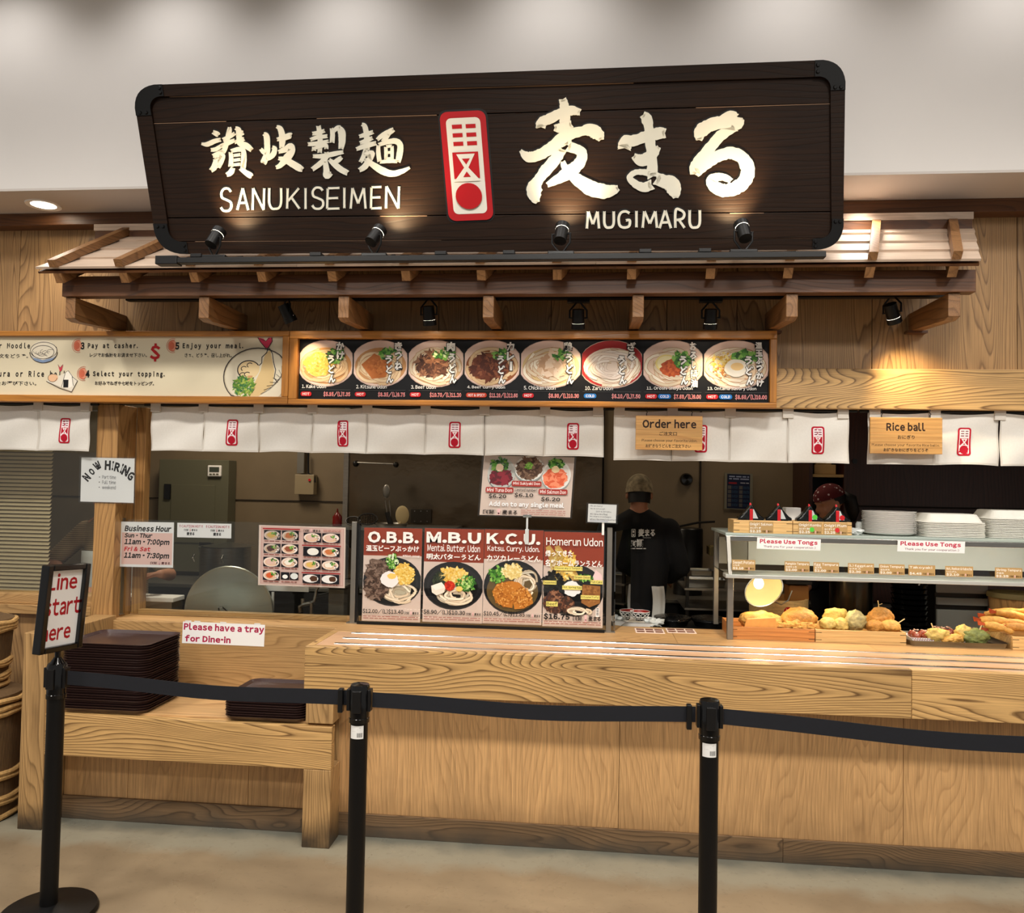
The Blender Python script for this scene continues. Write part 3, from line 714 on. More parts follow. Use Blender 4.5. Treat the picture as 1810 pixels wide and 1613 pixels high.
KI = [[(570,165,8),(595,185,18),(602,260,18),(598,330,19),(575,390,20),(568,405,14)],[(548,285,8),(570,310,12),(595,330,9)],[(640,272,7),(662,285,13),(650,330,16),(615,360,12),(590,370,8)],
 [(675,108,6),(705,125,16),(722,180,20),(722,240,18),(715,285,10)],[(678,212,8),(730,200,16),(785,180,18),(800,180,8)],
 [(690,312,8),(750,290,18),(790,265,20),(795,310,24),(755,365,24),(705,420,14),(670,435,8)],[(690,362,8),(750,375,18),(810,410,22),(860,440,22),(888,455,12)]]
SEI = [[(1010,100,12),(1020,160,14),(1025,240,14),(1020,320,12)],[(960,165,9),(1010,158,12),(1062,140,9)],[(945,215,8),(1000,195,11),(1085,185,10)],[(925,250,9),(990,245,12),(1095,225,8)],
 [(975,270,8),(975,305,12)],[(970,285,6),(1020,270,9),(1070,255,10),(1075,290,10)],[(1115,120,8),(1125,170,13),(1120,240,14)],[(1165,110,12),(1195,150,24),(1200,220,22),(1190,290,14)],[(1130,150,8),(1160,120,12),(1190,115,10)],
 [(965,345,9),(1050,345,14),(1140,325,14),(1212,312,9)],[(1075,310,10),(1075,350,14),(1030,400,16),(960,452,12)],[(1065,380,12),(1075,450,18),(1080,500,22),(1118,480,9)],[(1200,352,8),(1170,375,15),(1130,400,10)],[(1095,370,8),(1140,410,17),(1190,450,19),(1248,482,16)]]
MEN = [[(1355,90,8),(1380,105,14),(1395,170,16),(1400,240,16),(1400,300,14)],[(1335,188,8),(1390,172,13),(1450,150,10)],[(1340,240,8),(1400,218,13),(1445,198,9)],[(1312,290,9),(1390,262,15),(1475,240,11)],
 [(1390,290,12),(1370,350,12),(1345,395,9)],[(1370,335,8),(1440,318,14),(1420,370,18),(1380,430,18),(1335,458,12)],[(1380,370,9),(1440,410,18),(1520,460,24),(1600,485,20),(1680,465,14),(1742,435,4)],
 [(1478,215,8),(1520,180,14),(1580,150,17),(1615,130,11)],[(1575,165,10),(1545,205,13),(1520,230,8)],
 [(1490,255,9),(1490,320,12),(1500,390,12)],[(1490,255,9),(1560,232,13),(1630,225,18),(1665,260,18),(1660,330,20),(1645,395,14)],[(1500,392,7),(1570,385,9),(1640,385,9)],
 [(1548,268,7),(1552,320,9),(1550,372,7)],[(1600,262,7),(1600,320,9),(1600,372,7)],[(1550,268,6),(1600,262,6)],[(1550,318,5),(1600,312,5)],[(1550,365,5),(1600,362,5)]]
for stt, sd in ((SAN, 11), (KI, 12), (SEI, 13), (MEN, 14)): carve('character', stt, 4.525, 340, 200, bs, seed=sd, rough=.08, z=.005, grow=5.5)
# roman letters as thin round strokes; local boxes in photo pixels
LET = {'S': [[(.92,.14),(.7,.0),(.3,.0),(.06,.18),(.12,.4),(.5,.5),(.9,.62),(.95,.84),(.7,1),(.25,1),(.0,.84)]], 'A': [[(0,1),(.5,0),(1,1)],[(.16,.68),(.86,.66)]], 'N': [[(0,1),(.04,0),(.95,1),(1,0)]],
 'U': [[(0,0),(0,.7),(.2,.97),(.5,1),(.82,.95),(1,.7),(1,0)]], 'K': [[(.05,0),(0,1)],[(.95,0),(.08,.62)],[(.35,.45),(1,1)]], 'I': [[(.5,0),(.5,1)]], 'E': [[(1,0),(.05,.02),(0,1),(1,.98)],[(.04,.5),(.9,.48)]],
 'M': [[(0,1),(.12,0),(.5,.75),(.88,0),(1,1)]], 'G': [[(.95,.12),(.6,0),(.2,.08),(0,.4),(.08,.85),(.45,1),(.9,.9),(.95,.55),(.6,.56)]], 'R': [[(0,1),(.04,0),(.6,0),(.95,.18),(.85,.42),(.5,.52),(.08,.55)],[(.4,.55),(1,1)]]}
def romans(word, boxes, sc, ox, oy, hw):
    for ch, (x0, x1, y0, y1) in zip(word, boxes):
        sts = []
        for st in LET[ch]:
            if ch in 'SUGR' and len(st) > 4: sts.append([(x0+a*(x1-x0), y0+b_*(y1-y0), hw) for a, b_ in st])
            else: sts += [[(x0+a*(x1-x0), y0+b_*(y1-y0), hw), (x0+(a+c)/2*(x1-x0), y0+(b_+d)/2*(y1-y0), hw*.92), (x0+c*(x1-x0), y0+d*(y1-y0), hw)] for (a, b_), (c, d) in zip(st[:-1], st[1:])]
        carve('letter', sts, sc, ox, oy, bs, z=.004, rough=.05, grow=0)
romans('SANUKISEIMEN', [(230,318,605,780),(362,450,600,775),(485,578,600,775),(618,712,598,765),(760,860,600,765),(890,925,598,768),(960,1052,598,762),(1080,1180,598,765),(1200,1235,595,762),(1268,1388,598,765),(1430,1515,590,762),(1550,1655,585,762)], 4.525, 340, 200, 9)
romans('MUGIMARU', [(540,625,880,1000),(662,727,878,992),(762,842,880,992),(870,900,875,992),(928,1028,878,995),(1045,1125,872,998),(1155,1220,872,995),(1255,1325,870,992)], 3.935, 900, 150, 9)
# red emblem, a carved plate on the sign
EC = [(777, 199), (858, 195), (873, 388), (794, 391)]
def EMB(x, y, l):
    a, c = x/24, y/56; p = (np.array(EC[0])*(1-a)+np.array(EC[1])*a)*(1-c)+(np.array(EC[3])*(1-a)+np.array(EC[2])*a)*c
    return S(p[0], p[1], .008+l)
e = rounded(EC, 13); eo = rounded([(773.5, 195), (861, 191), (876, 391), (791, 395)], 14)
emb = obj('emblem_plate', G().hexa([S(*p, .0005) for p in e], [S(*p, .008) for p in e]), mat('emblem_red', (186, 14, 24), .3, coat=.4), bs)
obj('emblem_recess', G().hexa([S(*p, .0002) for p in eo], [S(*p, .0015) for p in eo]), 'carve_edge', bs)
P_ = Pr(w=24, h=56, fn=EMB, eps=.0012); 
wh = (238, 234, 222)
P_.rrect(3, 3.4, 21, 52.6, 2.6, wh)
for r in range(3):
    for a, c in ((6, 11.2), (13.2, 18.4)): P_.rect(a, 6.8+r*4.4, c, 8.9+r*4.4, (190, 14, 24), False)
P_.up(); P_.poly([(5, 21), (18.6, 21), (18.6, 34.5), (5, 34.5)], (190, 14, 24))
P_.poly([(7, 22), (16.8, 22), (12.9, 29), (18.9, 36), (4.8, 36), (10.6, 29)], wh)
P_.poly([(9.8, 24.4), (14, 24.4), (11.9, 27.4)], (190, 14, 24), False); P_.poly([(11.8, 31), (13.8, 33.8), (9.8, 33.8)], (190, 14, 24))
P_.ell(11.9, 43.6, 7, 6.7, (190, 14, 24)); P_.done('emblem', emb)

# ------------------------------------------------------------------ spotlights
def spot_head(name, label, pv, d, group, power, cone, up=True, beam=WARM, track=None, r=.031, L=.088):
    """pv pivot, d aim direction; a small cylinder head on a yoke and adapter"""
    pv = Vector(pv); d = Vector(d).normalized()
    t = thing(name, label, 'spotlight', tuple(pv), group=group)
    b0 = pv-d*L*.45; b1 = pv+d*L*.55
    h = obj('lamp_head', G().frustum(b0, b0+d*L*.72, r*.86, r*.9, 20).frustum(b0+d*L*.72, b1, r, r, 20, caps=False).frustum(b0+d*L*.72, b1, r*.93, r*.93, 20, caps=False).frustum(b1-d*.001, b1, r*.93, r, 20, caps=False), 'black_metal', t, smooth=True)
    obj('lens', G().frustum(b0+d*L*.721, b0+d*L*(.76 if not up else .97), r*.84, r*.84, 20), 'lens', h)
    sgn = 1 if up else -1
    fy = pv+Vector((0, 0, -sgn*.075))
    side = d.cross(Vector((0, 0, 1))).normalized() if abs(d.z) < .999 else Vector((1, 0, 0))
    g = G().tube([pv+side*(r+.008), pv+side*(r+.008)+(fy-pv)*.5, fy+side*.01], .0045, 6).tube([pv-side*(r+.008), pv-side*(r+.008)+(fy-pv)*.5, fy-side*.01], .0045, 6)
    g.cyl(pv-side*(r+.012), pv+side*(r+.012), .004, 8)
    obj('yoke', g, 'black_metal', t, smooth=True)
    obj('adapter', G().box(fy.x-.055, fy.x+.055, fy.y-.016, fy.y+.016, fy.z-.014 if up else fy.z, fy.z if up else fy.z+.03), 'black_plastic', t, bevel=.003)
    s = light('SPOT', 'spot_beam', tuple(b1+d*.006), power, beam, aim=tuple(b1+d), spot_size=math.radians(cone), spot_blend=1.0, shadow_soft_size=.016)
    s.parent = t; s.location = Vector(s.location)-pv
    return t
TY = -.75
tk = thing('light_track', 'black lighting track along the foot of the big sign', 'track', tuple(at(870, 455, Y=TY)))
a = at(283, 460, Y=TY); c = at(1458, 453, Y=TY)
zt = float((a[2]+c[2])/2)
obj('rail', G().box(a[0], c[0], TY-.02, TY+.02, zt-.012, zt+.012), 'black_metal', tk, bevel=.002)
obj('end_feed', G().box(a[0]-.01, a[0]+.09, TY-.025, TY+.025, zt-.018, zt+.02), 'black_plastic', tk, bevel=.003)
for px_ in (350, 560, 780, 900, 1140, 1245): 
    q = at(px_, 450, Y=TY); obj('clip', G().box(q[0]-.025, q[0]+.025, TY-.022, TY+.07, zt+.0125, zt+.028), 'black_metal', tk, bevel=.002)
for px_ in (392, 676, 1003, 1328):
    q = at(px_, 452, Y=TY); obj('stay', G().hexa([(q[0]-.008, TY+.02, zt-.008), (q[0]+.008, TY+.02, zt-.008), (q[0]+.008, TY+.02, zt+.006), (q[0]-.008, TY+.02, zt+.006)], [(q[0]-.008, -.555, 2.708), (q[0]+.008, -.555, 2.708), (q[0]+.008, -.555, 2.72), (q[0]-.008, -.555, 2.72)]), 'black_metal', tk)
hd = [(380, 412, (.22, .42, .80)), (663, 412, (.30, .45, .70)), (992, 411, (.10, .42, .80)), (1314, 405, (-.12, .45, .80))]
for i, (hx, hy, d) in enumerate(hd):
    q = at(hx, hy+6, Y=TY)
    spot_head('spotlight', ['leftmost black spotlight lighting the foot of the big sign', 'second black spotlight from left below the big sign', 'third black spotlight from left below the big sign', 'rightmost black spotlight below the big sign'][i],
              (q[0], TY, zt+.10), d, 'spotlights along the foot of the sign', 12.5, 92, beam=(1, .74, .42))
ud = [(507, 552, (.42, .38, -1)), (758, 556, (.05, .34, -1)), (1022, 562, (0, .34, -1)), (1256, 562, (0, .34, -1)), (1577, 552, (.42, .42, -.95))]
for i, (hx, hy, d) in enumerate(ud):
    q = at(hx, hy, Y=-.17)
    spot_head('spotlight', ['black spotlight under the canopy above the corner of the menu boards', 'second black spotlight from left under the canopy', 'middle black spotlight under the canopy, over the chicken udon picture', 'fourth black spotlight from left under the canopy', 'rightmost black spotlight under the canopy, tilted to the right'][i],
              (q[0], -.17, float(q[2])), d, 'spotlights under the canopy', [7, 5, 8, 8, 20][i], [70, 60, 62, 62, 84][i], up=False, beam=(1, .76, .42), r=.034, L=.095)
# ------------------------------------------------------------------ food pictures
GR = [(60, 120, 40), (96, 160, 60), (40, 90, 34), (140, 190, 90)]
YE = [(246, 214, 120), (236, 196, 90), (250, 228, 150), (222, 176, 70)]
BR = [(92, 56, 40), (120, 78, 56), (66, 38, 28), (148, 104, 78)]
NO = [(238, 222, 196), (250, 238, 216), (226, 206, 176)]
def bowl(p, cx, cy, rx, ry, kind, clip=None, rim=(238, 208, 190), nn=16, q=1.):
    E = lambda dx, dy, a, b_, col, **k: p.ell(cx+dx*rx, cy+dy*ry, a*rx, b_*ry, col, clip=clip, **k)
    E(0, 0, 1, 1, (200, 170, 156)); E(0, -.01, .97, .97, rim)
    broth = {'kake': (222, 160, 96), 'kitsune': (206, 150, 96), 'beef': (214, 176, 130), 'curry': (150, 84, 40), 'chicken': (226, 196, 140), 'zaru': (244, 224, 206), 'oroshi': (238, 210, 186), 'ontama': (240, 208, 170)}[kind]
    if kind == 'zaru': E(0, -.05, .97, .92, (168, 34, 34))
    E(.02, .1, .86, .78, broth)
    nc = [(230, 196, 150), (240, 212, 170)] if kind in ('kake', 'kitsune', 'curry') else NO
    ed = (196, 150, 110)
    nw = rx*.085*q
    p.noodles(cx, cy+.12*ry, rx*.84, ry*.78, nn if kind not in ('curry',) else nn//2, nw, nc, seed=len(kind), clip=clip, edge=ed)
    if kind == 'kake':
        E(-.2, .05, .52, .5, (240, 196, 92), rough=.12); p.bits(cx-.2*rx, cy+.05*ry, rx*.5, ry*.5, int(90*q), rx*.06, YE); E(.32, -.38, .3, .2, (50, 60, 36), rough=.25); p.bits(cx+.34*rx, cy-.32*ry, rx*.3, ry*.3, int(40*q), rx*.09, GR)
    if kind == 'kitsune':
        p.poly([(cx-.62*rx, cy+.05*ry), (cx-.2*rx, cy-.42*ry), (cx+.42*rx, cy-.05*ry), (cx+.2*rx, cy+.58*ry), (cx-.25*rx, cy+.66*ry)], (196, 112, 50)); p.bits(cx-.08*rx, cy+.12*ry, rx*.35, ry*.35, int(40*q), rx*.07, [(210, 128, 62), (180, 98, 40)])
        p.bits(cx+.32*rx, cy-.4*ry, rx*.34, ry*.24, int(50*q), rx*.1, GR)
    if kind == 'beef':
        E(-.1, .02, .5, .5, (86, 52, 38), rough=.2); p.bits(cx-.1*rx, cy+.02*ry, rx*.52, ry*.52, int(110*q), rx*.1, BR, asp=2.6); p.bits(cx+.3*rx, cy-.42*ry, rx*.36, ry*.24, int(60*q), rx*.1, GR+[(220, 236, 190)])
    if kind == 'curry':
        E(-.05, .12, .6, .55, (104, 50, 28), rough=.2); p.bits(cx-.05*rx, cy+.12*ry, rx*.58, ry*.54, int(100*q), rx*.11, [(120, 60, 36), (88, 40, 24), (146, 84, 54)], asp=2.4); p.bits(cx+.3*rx, cy-.4*ry, rx*.26, ry*.2, int(36*q), rx*.1, GR)
    if kind == 'chicken':
        E(.06, .05, .42, .5, (214, 176, 140), rough=.25); p.bits(cx+.06*rx, cy+.05*ry, rx*.42, ry*.5, int(60*q), rx*.16, [(226, 190, 156), (200, 158, 122), (240, 212, 184)], asp=1.8); p.bits(cx+.36*rx, cy-.38*ry, rx*.28, ry*.22, int(44*q), rx*.09, GR)
    if kind == 'zaru':
        p.noodles(cx, cy+.12*ry, rx*.8, ry*.72, nn, nw*.8, [(250, 238, 226), (240, 222, 206)], seed=8, clip=clip, edge=(206, 180, 160))
    if kind == 'oroshi':
        E(-.18, -.05, .34, .36, (240, 220, 140)); E(-.18, -.05, .28, .3, (246, 232, 180)); E(-.02, .16, .34, .36, (190, 84, 34), rough=.15); p.bits(cx-.02*rx, cy+.16*ry, rx*.3, ry*.3, int(40*q), rx*.07, [(206, 100, 44), (170, 66, 26)]); p.bits(cx+.3*rx, cy-.2*ry, rx*.3, ry*.32, int(56*q), rx*.1, GR)
    if kind == 'ontama':
        p.bits(cx-.35*rx, cy-.12*ry, rx*.34, ry*.4, int(70*q), rx*.07, YE); p.bits(cx-.35*rx, cy+.3*ry, rx*.28, ry*.24, int(50*q), rx*.05, [(190, 120, 60), (230, 190, 140)]); p.bits(cx+.3*rx, cy-.3*ry, rx*.4, ry*.24, int(60*q), rx*.1, GR)
        E(.02, .14, .34, .36, (250, 240, 220), rough=.05); E(.04, .08, .18, .16, (246, 206, 140))

# ------------------------------------------------------------------ main menu board
MY = -.045
def frame_board(name, label, x0, x1, z0, z1, inner, group=None, open_left=False):
    """inner = (xi0, xi1, zi0, zi1)"""
    a, c, e, f = inner
    t = thing(name, label, 'menu board', ((x0+x1)/2, MY, (z0+z1)/2))
    B = .0, MY
    obj('frame_rail', G().box(x0, x1, MY-.015, .0-.0005, f, z1), 'frame_oak', t, bevel=.003); obj('frame_rail', G().box(x0, x1, MY-.015, -.0005, z0, e), 'frame_oak', t, bevel=.003)
    if not open_left: obj('frame_stile', G().box(x0, a, MY-.015, -.0005, e+.0005, f-.0005), 'frame_oak_z', t, bevel=.003)
    obj('frame_stile', G().box(c, x1, MY-.015, -.0005, e+.0005, f-.0005), 'frame_oak_z', t, bevel=.003)
    return t
A_ = lambda x, y: at(x, y, Y=MY-.01)
x0, x1 = float(A_(511, 650)[0]), float(A_(1373, 650)[0]); z1, z0 = float(A_(900, 584.5)[2]), float(A_(900, 717)[2])
xi0, xi1 = float(A_(526, 650)[0]), float(A_(1361, 650)[0]); zi1, zi0 = float(A_(900, 598.5)[2]), float(A_(900, 708)[2])
mb = frame_board('menu_board', 'long black menu board with eight udon bowl pictures in honey oak frame', x0, x1, z0, z1, (xi0, xi1, zi0, zi1))
obj('panel', G().box(xi0, xi1, MY+.012, -.0005, zi0, zi1), mat('menu_black', (8, 8, 12), .5, spec=.25), mb)
YP = MY+.0115
MW, MH = 835, 109.5
P_ = Pr((xi0, YP, zi1), (xi1, YP, zi1), (xi0, YP, zi0), w=MW, h=MH)
dish = [('kake', 'かけ', 'うどん', '1. Kake Udon', '$5.95/(L)7.35', 'H'), ('kitsune', 'きつね', 'うどん', '2. Kitsune Udon', '$8.35/(L)9.75', 'H'), ('beef', '肉', 'うどん', '3. Beef Udon', '$10.70/(L)11.20', 'H'),
        ('curry', 'カレー', 'うどん', '4. Beef Curry Udon', '$11.20/(L)12.60', 'S'), ('chicken', '鶏', 'うどん', '5. Chicken Udon', '$8.90/(L)10.30', 'H'), ('zaru', 'ざる', 'うどん', '10. Zaru Udon', '$6.10/(L)7.50', 'C'),
        ('oroshi', 'おろし醤油', 'うどん', '11. Oroshi Shoyu Udon', '$7.60/(L)9.00', 'HC'), ('ontama', '温玉ぶっかけ', 'うどん', '13. Ontama Savory Udon', '$8.60/(L)10.00', 'HC')]
cells = [0, 101, 202, 304, 405, 513, 620, 724, 835]
for i, (k, j1, j2, en, pr_, hc) in enumerate(dish):
    a, c = cells[i], cells[i+1]; cx = (a+c)/2; w = c-a; P_.lay = 1
    bowl(P_, cx-1, 43.5, w*.545, 42.5, k, clip=(a+1.2, 1, c-1.2, 87), rim=(236, 206, 190) if k != 'zaru' else (176, 40, 40), nn=18)
    w1_ = {1: 15, 2: 15, 3: 14, 5: 12, 6: 12}.get(len(j1), 14)
    xj = c-18-(0 if len(j1) > 2 else 2)
    if k in ('kake', 'beef', 'chicken'): xj -= 4
    hj = {1: 18, 2: 34, 3: 52, 5: 80, 6: 78}[len(j1)]
    P_.vtext(j1, xj, 4, 4+hj, w1_, (250, 246, 240), (14, 10, 10), bold=.05, lean=.6)
    P_.vtext(j2, xj-(17 if len(j1) > 1 else -2), 28 if len(j1) > 1 else 24, 80, 13, (250, 246, 240), (14, 10, 10), bold=.05, lean=1.5)
    P_.otext(en, a+7, 82, a+7+len(en)*3.75, 89, (246, 242, 236), (12, 10, 12), bold=.01, ob=.045)
    P_.rect(a+3, 91.6, c-3, 92, (90, 90, 90))
    xx = a+5
    for ch in hc:
        t_, cl, ww = {'H': ('HOT', (200, 24, 34), 20), 'C': ('COLD', (20, 110, 190), 22), 'S': ('HOT & SPICY', (196, 60, 30), 37)}[ch]
        P_.rrect(xx, 95.2, xx+ww, 103.4, 3.8, cl); P_.text(t_, xx+3.5, 97, xx+ww-3.5, 101.8, (250, 240, 240), bold=.02); xx += ww+2
    x_ = max(xx+3, c-5-len(pr_)*3.7)
    P_.otext(pr_, x_, 95, c-4, 104, (200, 24, 36), (246, 220, 216), bold=.01, ob=.045)
P_.done('print', mb)

# ------------------------------------------------------------------ instruction board at the left
x1b = x0-.002; x0b = x1b-2.35
a1 = float(A_(497, 650)[0]); zi1b, zi0b = float(A_(250, 593.5)[2]), float(A_(250, 699)[2])
ib = frame_board('instruction_board', 'cream how-to-order board with numbered steps and udon drawing, left of menu', x0b, x1b, z0, z1, (x0b+.05, x1b-.036, zi0b, zi1b))
obj('panel', G().box(x0b+.05, x1b-.036, MY+.012, -.0005, zi0b, zi1b), mat('board_cream', (226, 214, 184), .35, coat=.2), ib)
o_ = at(0, 592, Y=YP); r_ = at(510, 592, Y=YP); pxm = (r_[0]-o_[0])/510
zt_, zb_ = zi1b, zi0b; hh = 105.
P_ = Pr((o_[0], YP, zt_), (x1b-.036, YP, zt_), (o_[0], YP, zb_), w=(x1b-.036-o_[0])/pxm, h=hh)
K_ = (24, 18, 16)
P_.text('Choose your Noodle Order.', -75, 11, 104, 24, K_, bold=.05, mono=True)
P_.text('お好みのご注文をどうぞ。', -60, 31, 53, 39, K_, bold=.02, res=1)
P_.text('Choose Tempura or Rice ball.', -85, 61, 126, 75, K_, bold=.05, mono=True)
P_.text('天ぷら・おにぎりをお選び下さい。', -85, 80, 70, 88, K_, bold=.02, res=1)
for (n_, tx, jx, nx, ny, tx1, jx0, jx1) in (('3', 'Pay at casher.', 'レジでお会計をお済ませ下さい。', 149, 10, 249, 164, 266), ('5', 'Enjoy your meal.', 'さぁ、どうぞ、召し上がれ。', 317, 10, 433, 332, 414), ('4', 'Select your topping.', 'お好みでねぎや七味をトッピング。', 160, 60, 298, 175, 280)):
    P_.ell(nx-7, ny+6, 7, 10, (214, 120, 90)); P_.ell(nx-5, ny+6, 6, 8, (224, 150, 120)); P_.ell(nx-8, ny+6, 4.5, 6.5, (206, 104, 74))
    for r_q in (10, 12.5): P_.line([(nx-6+r_q*.9*math.cos(t), ny+6+r_q*math.sin(t)) for t in [math.radians(70+22*k) for k in range(11)]], .8, (196, 110, 84))
    P_.text(n_, nx-2, ny, nx+5, ny+13, (14, 10, 10), bold=.05)
    P_.text(tx, nx+11, ny+1, tx1, ny+13, K_, bold=.05, mono=True); P_.text(jx, jx0, ny+19, jx1, ny+26.5, K_, bold=.02, res=1)
P_.text('$', 271, 12, 289, 44, (186, 24, 30), bold=.04)
# noodle bowl, rice ball plate, big bowl drawings
ol = lambda pts, w=1.: P_.line(pts, w, (40, 30, 34))
el = lambda cx, cy, rx, ry, a0=0, a1=360, w=1., n=28: ol([(cx+rx*math.cos(math.radians(a0+(a1-a0)*k/n)), cy+ry*math.sin(math.radians(a0+(a1-a0)*k/n))) for k in range(n+1)], w)
P_.ell(81, 26, 24, 19, (232, 222, 200)); P_.poly([(58, 34), (66, 43), (80, 47), (96, 43), (104, 34), (98, 38), (80, 42), (64, 38)], (130, 150, 180)); el(81, 25, 24, 15); el(81, 28, 25, 19, 0, 180); el(80, 28, 20, 12)
for k in range(7): el(70+k*4, 27+(k % 3)*2, 7, 4, 20*k, 20*k+190, .6, 10)
P_.poly([(88, 80), (128, 62), (144, 78), (134, 98)], (232, 224, 206)); ol([(88, 80), (112, 92), (134, 99), (144, 79), (130, 68)], 1.1)
P_.poly([(116, 90), (122, 64), (127, 61), (134, 70), (137, 88), (128, 92)], (246, 240, 226)); ol([(116, 90), (122, 64), (127, 61), (134, 70), (137, 88)], .9); P_.rect(119, 77, 128, 91, (20, 20, 24))
P_.ell(100, 74, 9, 7, (236, 190, 150)); el(99, 74, 8, 7, 0, 300, .8); P_.poly([(108, 50), (112, 56), (117, 50), (115, 60), (112, 63)], (206, 60, 80)); ol([(108, 50), (112, 56), (117, 50)], .7)
# big bowl
cx, cy = 459, 70
el_pts = [(cx+58*math.cos(math.radians(t)), max(min(cy+50*math.sin(math.radians(t)), 104.5), 2)) for t in range(120, 330, 10)]
xm = P_.w-2
P_.mesh([(cx, cy)]+[(min(cx+55*math.cos(math.radians(t)), xm), max(min(cy+48*math.sin(math.radians(t)), 104.5), 2)) for t in range(0, 360, 12)], [(0, 1+i, 1+(i+1) % 30) for i in range(30)], (236, 226, 200))
ol([(min(p[0], xm), p[1]) for p in el_pts], 1.5)
P_.poly([(444, 104), (464, 60), (472, 28), (480, 24), (488, 60), (486, 84), (462, 104)], (226, 196, 140))
ol([(450, 86), (452, 70), (460, 62), (458, 54), (466, 46), (466, 36), (474, 28), (476, 20)], 1.6); ol([(478, 20), (484, 30), (486, 44), (490, 58), (488, 72), (494, 80)], 1.4)
P_.poly([(458, 1.5), (468, 4), (472, 8), (476, 2), (482, 1.5), (483, 8), (476, 20), (472, 20), (464, 11)], (206, 50, 84)); ol([(458, 1.5), (464, 11), (472, 20), (476, 20), (483, 8), (482, 1.5)], 1.2); ol([(462, 4), (472, 8), (478, 2)], 1.)
P_.ell(444, 58, 19, 16, (236, 210, 160), rot=-.4); el(444, 58, 19, 16, 60, 330, 1.8)
for k, (dx, dy) in enumerate(((-8, -2), (2, -8), (-2, 8), (-10, 9))): el(444+dx, 58+dy, 5, 4, 120, 320, 1.4, 8)
P_.rect(443, 68, 451, 84, (214, 160, 110)); P_.bits(436, 86, 18, 17, 150, 3.2, [(130, 170, 60), (96, 140, 50), (60, 120, 70), (176, 196, 90)], asp=3)
for k in range(8): ol([(min(466+k*5, xm), 100-k*7), (min(480+k*4, xm), 92-k*4), (min(494+k*2, xm), 78-k*3)], .7)
P_.done('print', ib)

# ------------------------------------------------------------------ noren curtains
def noren(label, xs_px, zt, zb, logos, amp=.008, seed=1, tabs=True, sag=.010, Y0=.045):
    R = random.Random(seed)
    X = [float(at(p, 770, Y=Y0)[0]) for p in xs_px]
    t = thing('noren_curtain', label, 'curtain', ((X[0]+X[-1])/2, Y0, zt), group='white noren curtains under the beam')
    for i, (a, c) in enumerate(zip(X[:-1], X[1:])):
        ph = R.random()*6; k1 = .8+R.random()*.8; bl = R.random()*.012; sk = (R.random()-.5)*.012
        def F(u, v, l=0., a=a, c=c, ph=ph, k1=k1, bl=bl, sk=sk):
            z = zt-sag*math.sin(PI*u)*(1-v)**2-(zt-zb)*v+bl*v*math.sin(PI*u)*.5
            y = Y0+amp*math.sin(k1*2*PI*u+ph)*(.25+.75*v)+.006*math.sin(5*u+7*v+ph)+.010*v*math.cos(PI*u)*0-l
            return (a+(c-a)*(u+0.)+sk*v*(u-.5)+.0012*(1 if u < .5 else -1), y, z)
        cl = obj('cloth_panel', G().grid(lambda u, v: F(u, v), 14, 14), 'cloth', t, smooth=2)
        g = G(); g.grid(lambda u, v: F(u, .962+.038*v, .0012), 14, 1); g.grid(lambda u, v: F(.025*u, v, .0012), 1, 14); g.grid(lambda u, v: F(.975+.025*u, v, .0012), 1, 14)
        obj('hem', g, 'hem', cl, smooth=2)
        if i in logos:
            dx = logos[i]
            wL = .064; hL = .146; u0 = .5+dx-wL/(c-a)/2; v0 = .27
            P = Pr(w=24, h=50, fn=lambda x, y, l, F=F, u0=u0, v0=v0, a=a, c=c: F(u0+x/24*wL/(c-a), v0+y/50*hL/(zt-zb), .0022+l), eps=.0001, sub=6)
            logo(P, 0, 0, 24, 50); P.done('emblem', cl, PRINTM)
    if tabs:
        g = G()
        for i, x in enumerate(X):
            for s in ((0,) if 0 < i < len(X)-1 else (0,)):
                xc = x+(.03 if i == 0 else (-.03 if i == len(X)-1 else 0))
                obj('tab', G().box(xc-.026, xc+.026, Y0-.014, Y0+.014, zt-.035, zt+.012), 'hem', t)
    r = G().cyl((X[0]-.04, Y0+.002, zt+.004), (X[-1]+.04, Y0+.002, zt+.004), .008, 10)
    obj('rod', r, 'black_metal', t, smooth=True)
zn = 2.078
noren('leftmost white noren curtain with one red emblem, left of the wooden pillar', [-118, -30, 68, 160], zn, 1.822, {2: 0.0}, seed=2)
noren('longest white noren curtain with four red emblems hanging under the menu', [266, 360, 457, 552, 649, 752, 856, 963, 1067], zn, 1.832, {1: 0.02, 3: .06, 5: .0, 7: -.02}, seed=3)
noren('white noren curtain behind the order here plaque', [1084, 1188, 1290, 1392, 1500], zn, 1.818, {1: 0., 3: 0.}, seed=6)
noren('white noren curtain behind the rice ball plaque, rightmost', [1534, 1651, 1766, 1880, 1990], zn, 1.818, {1: -.04, 3: 0.}, seed=8)

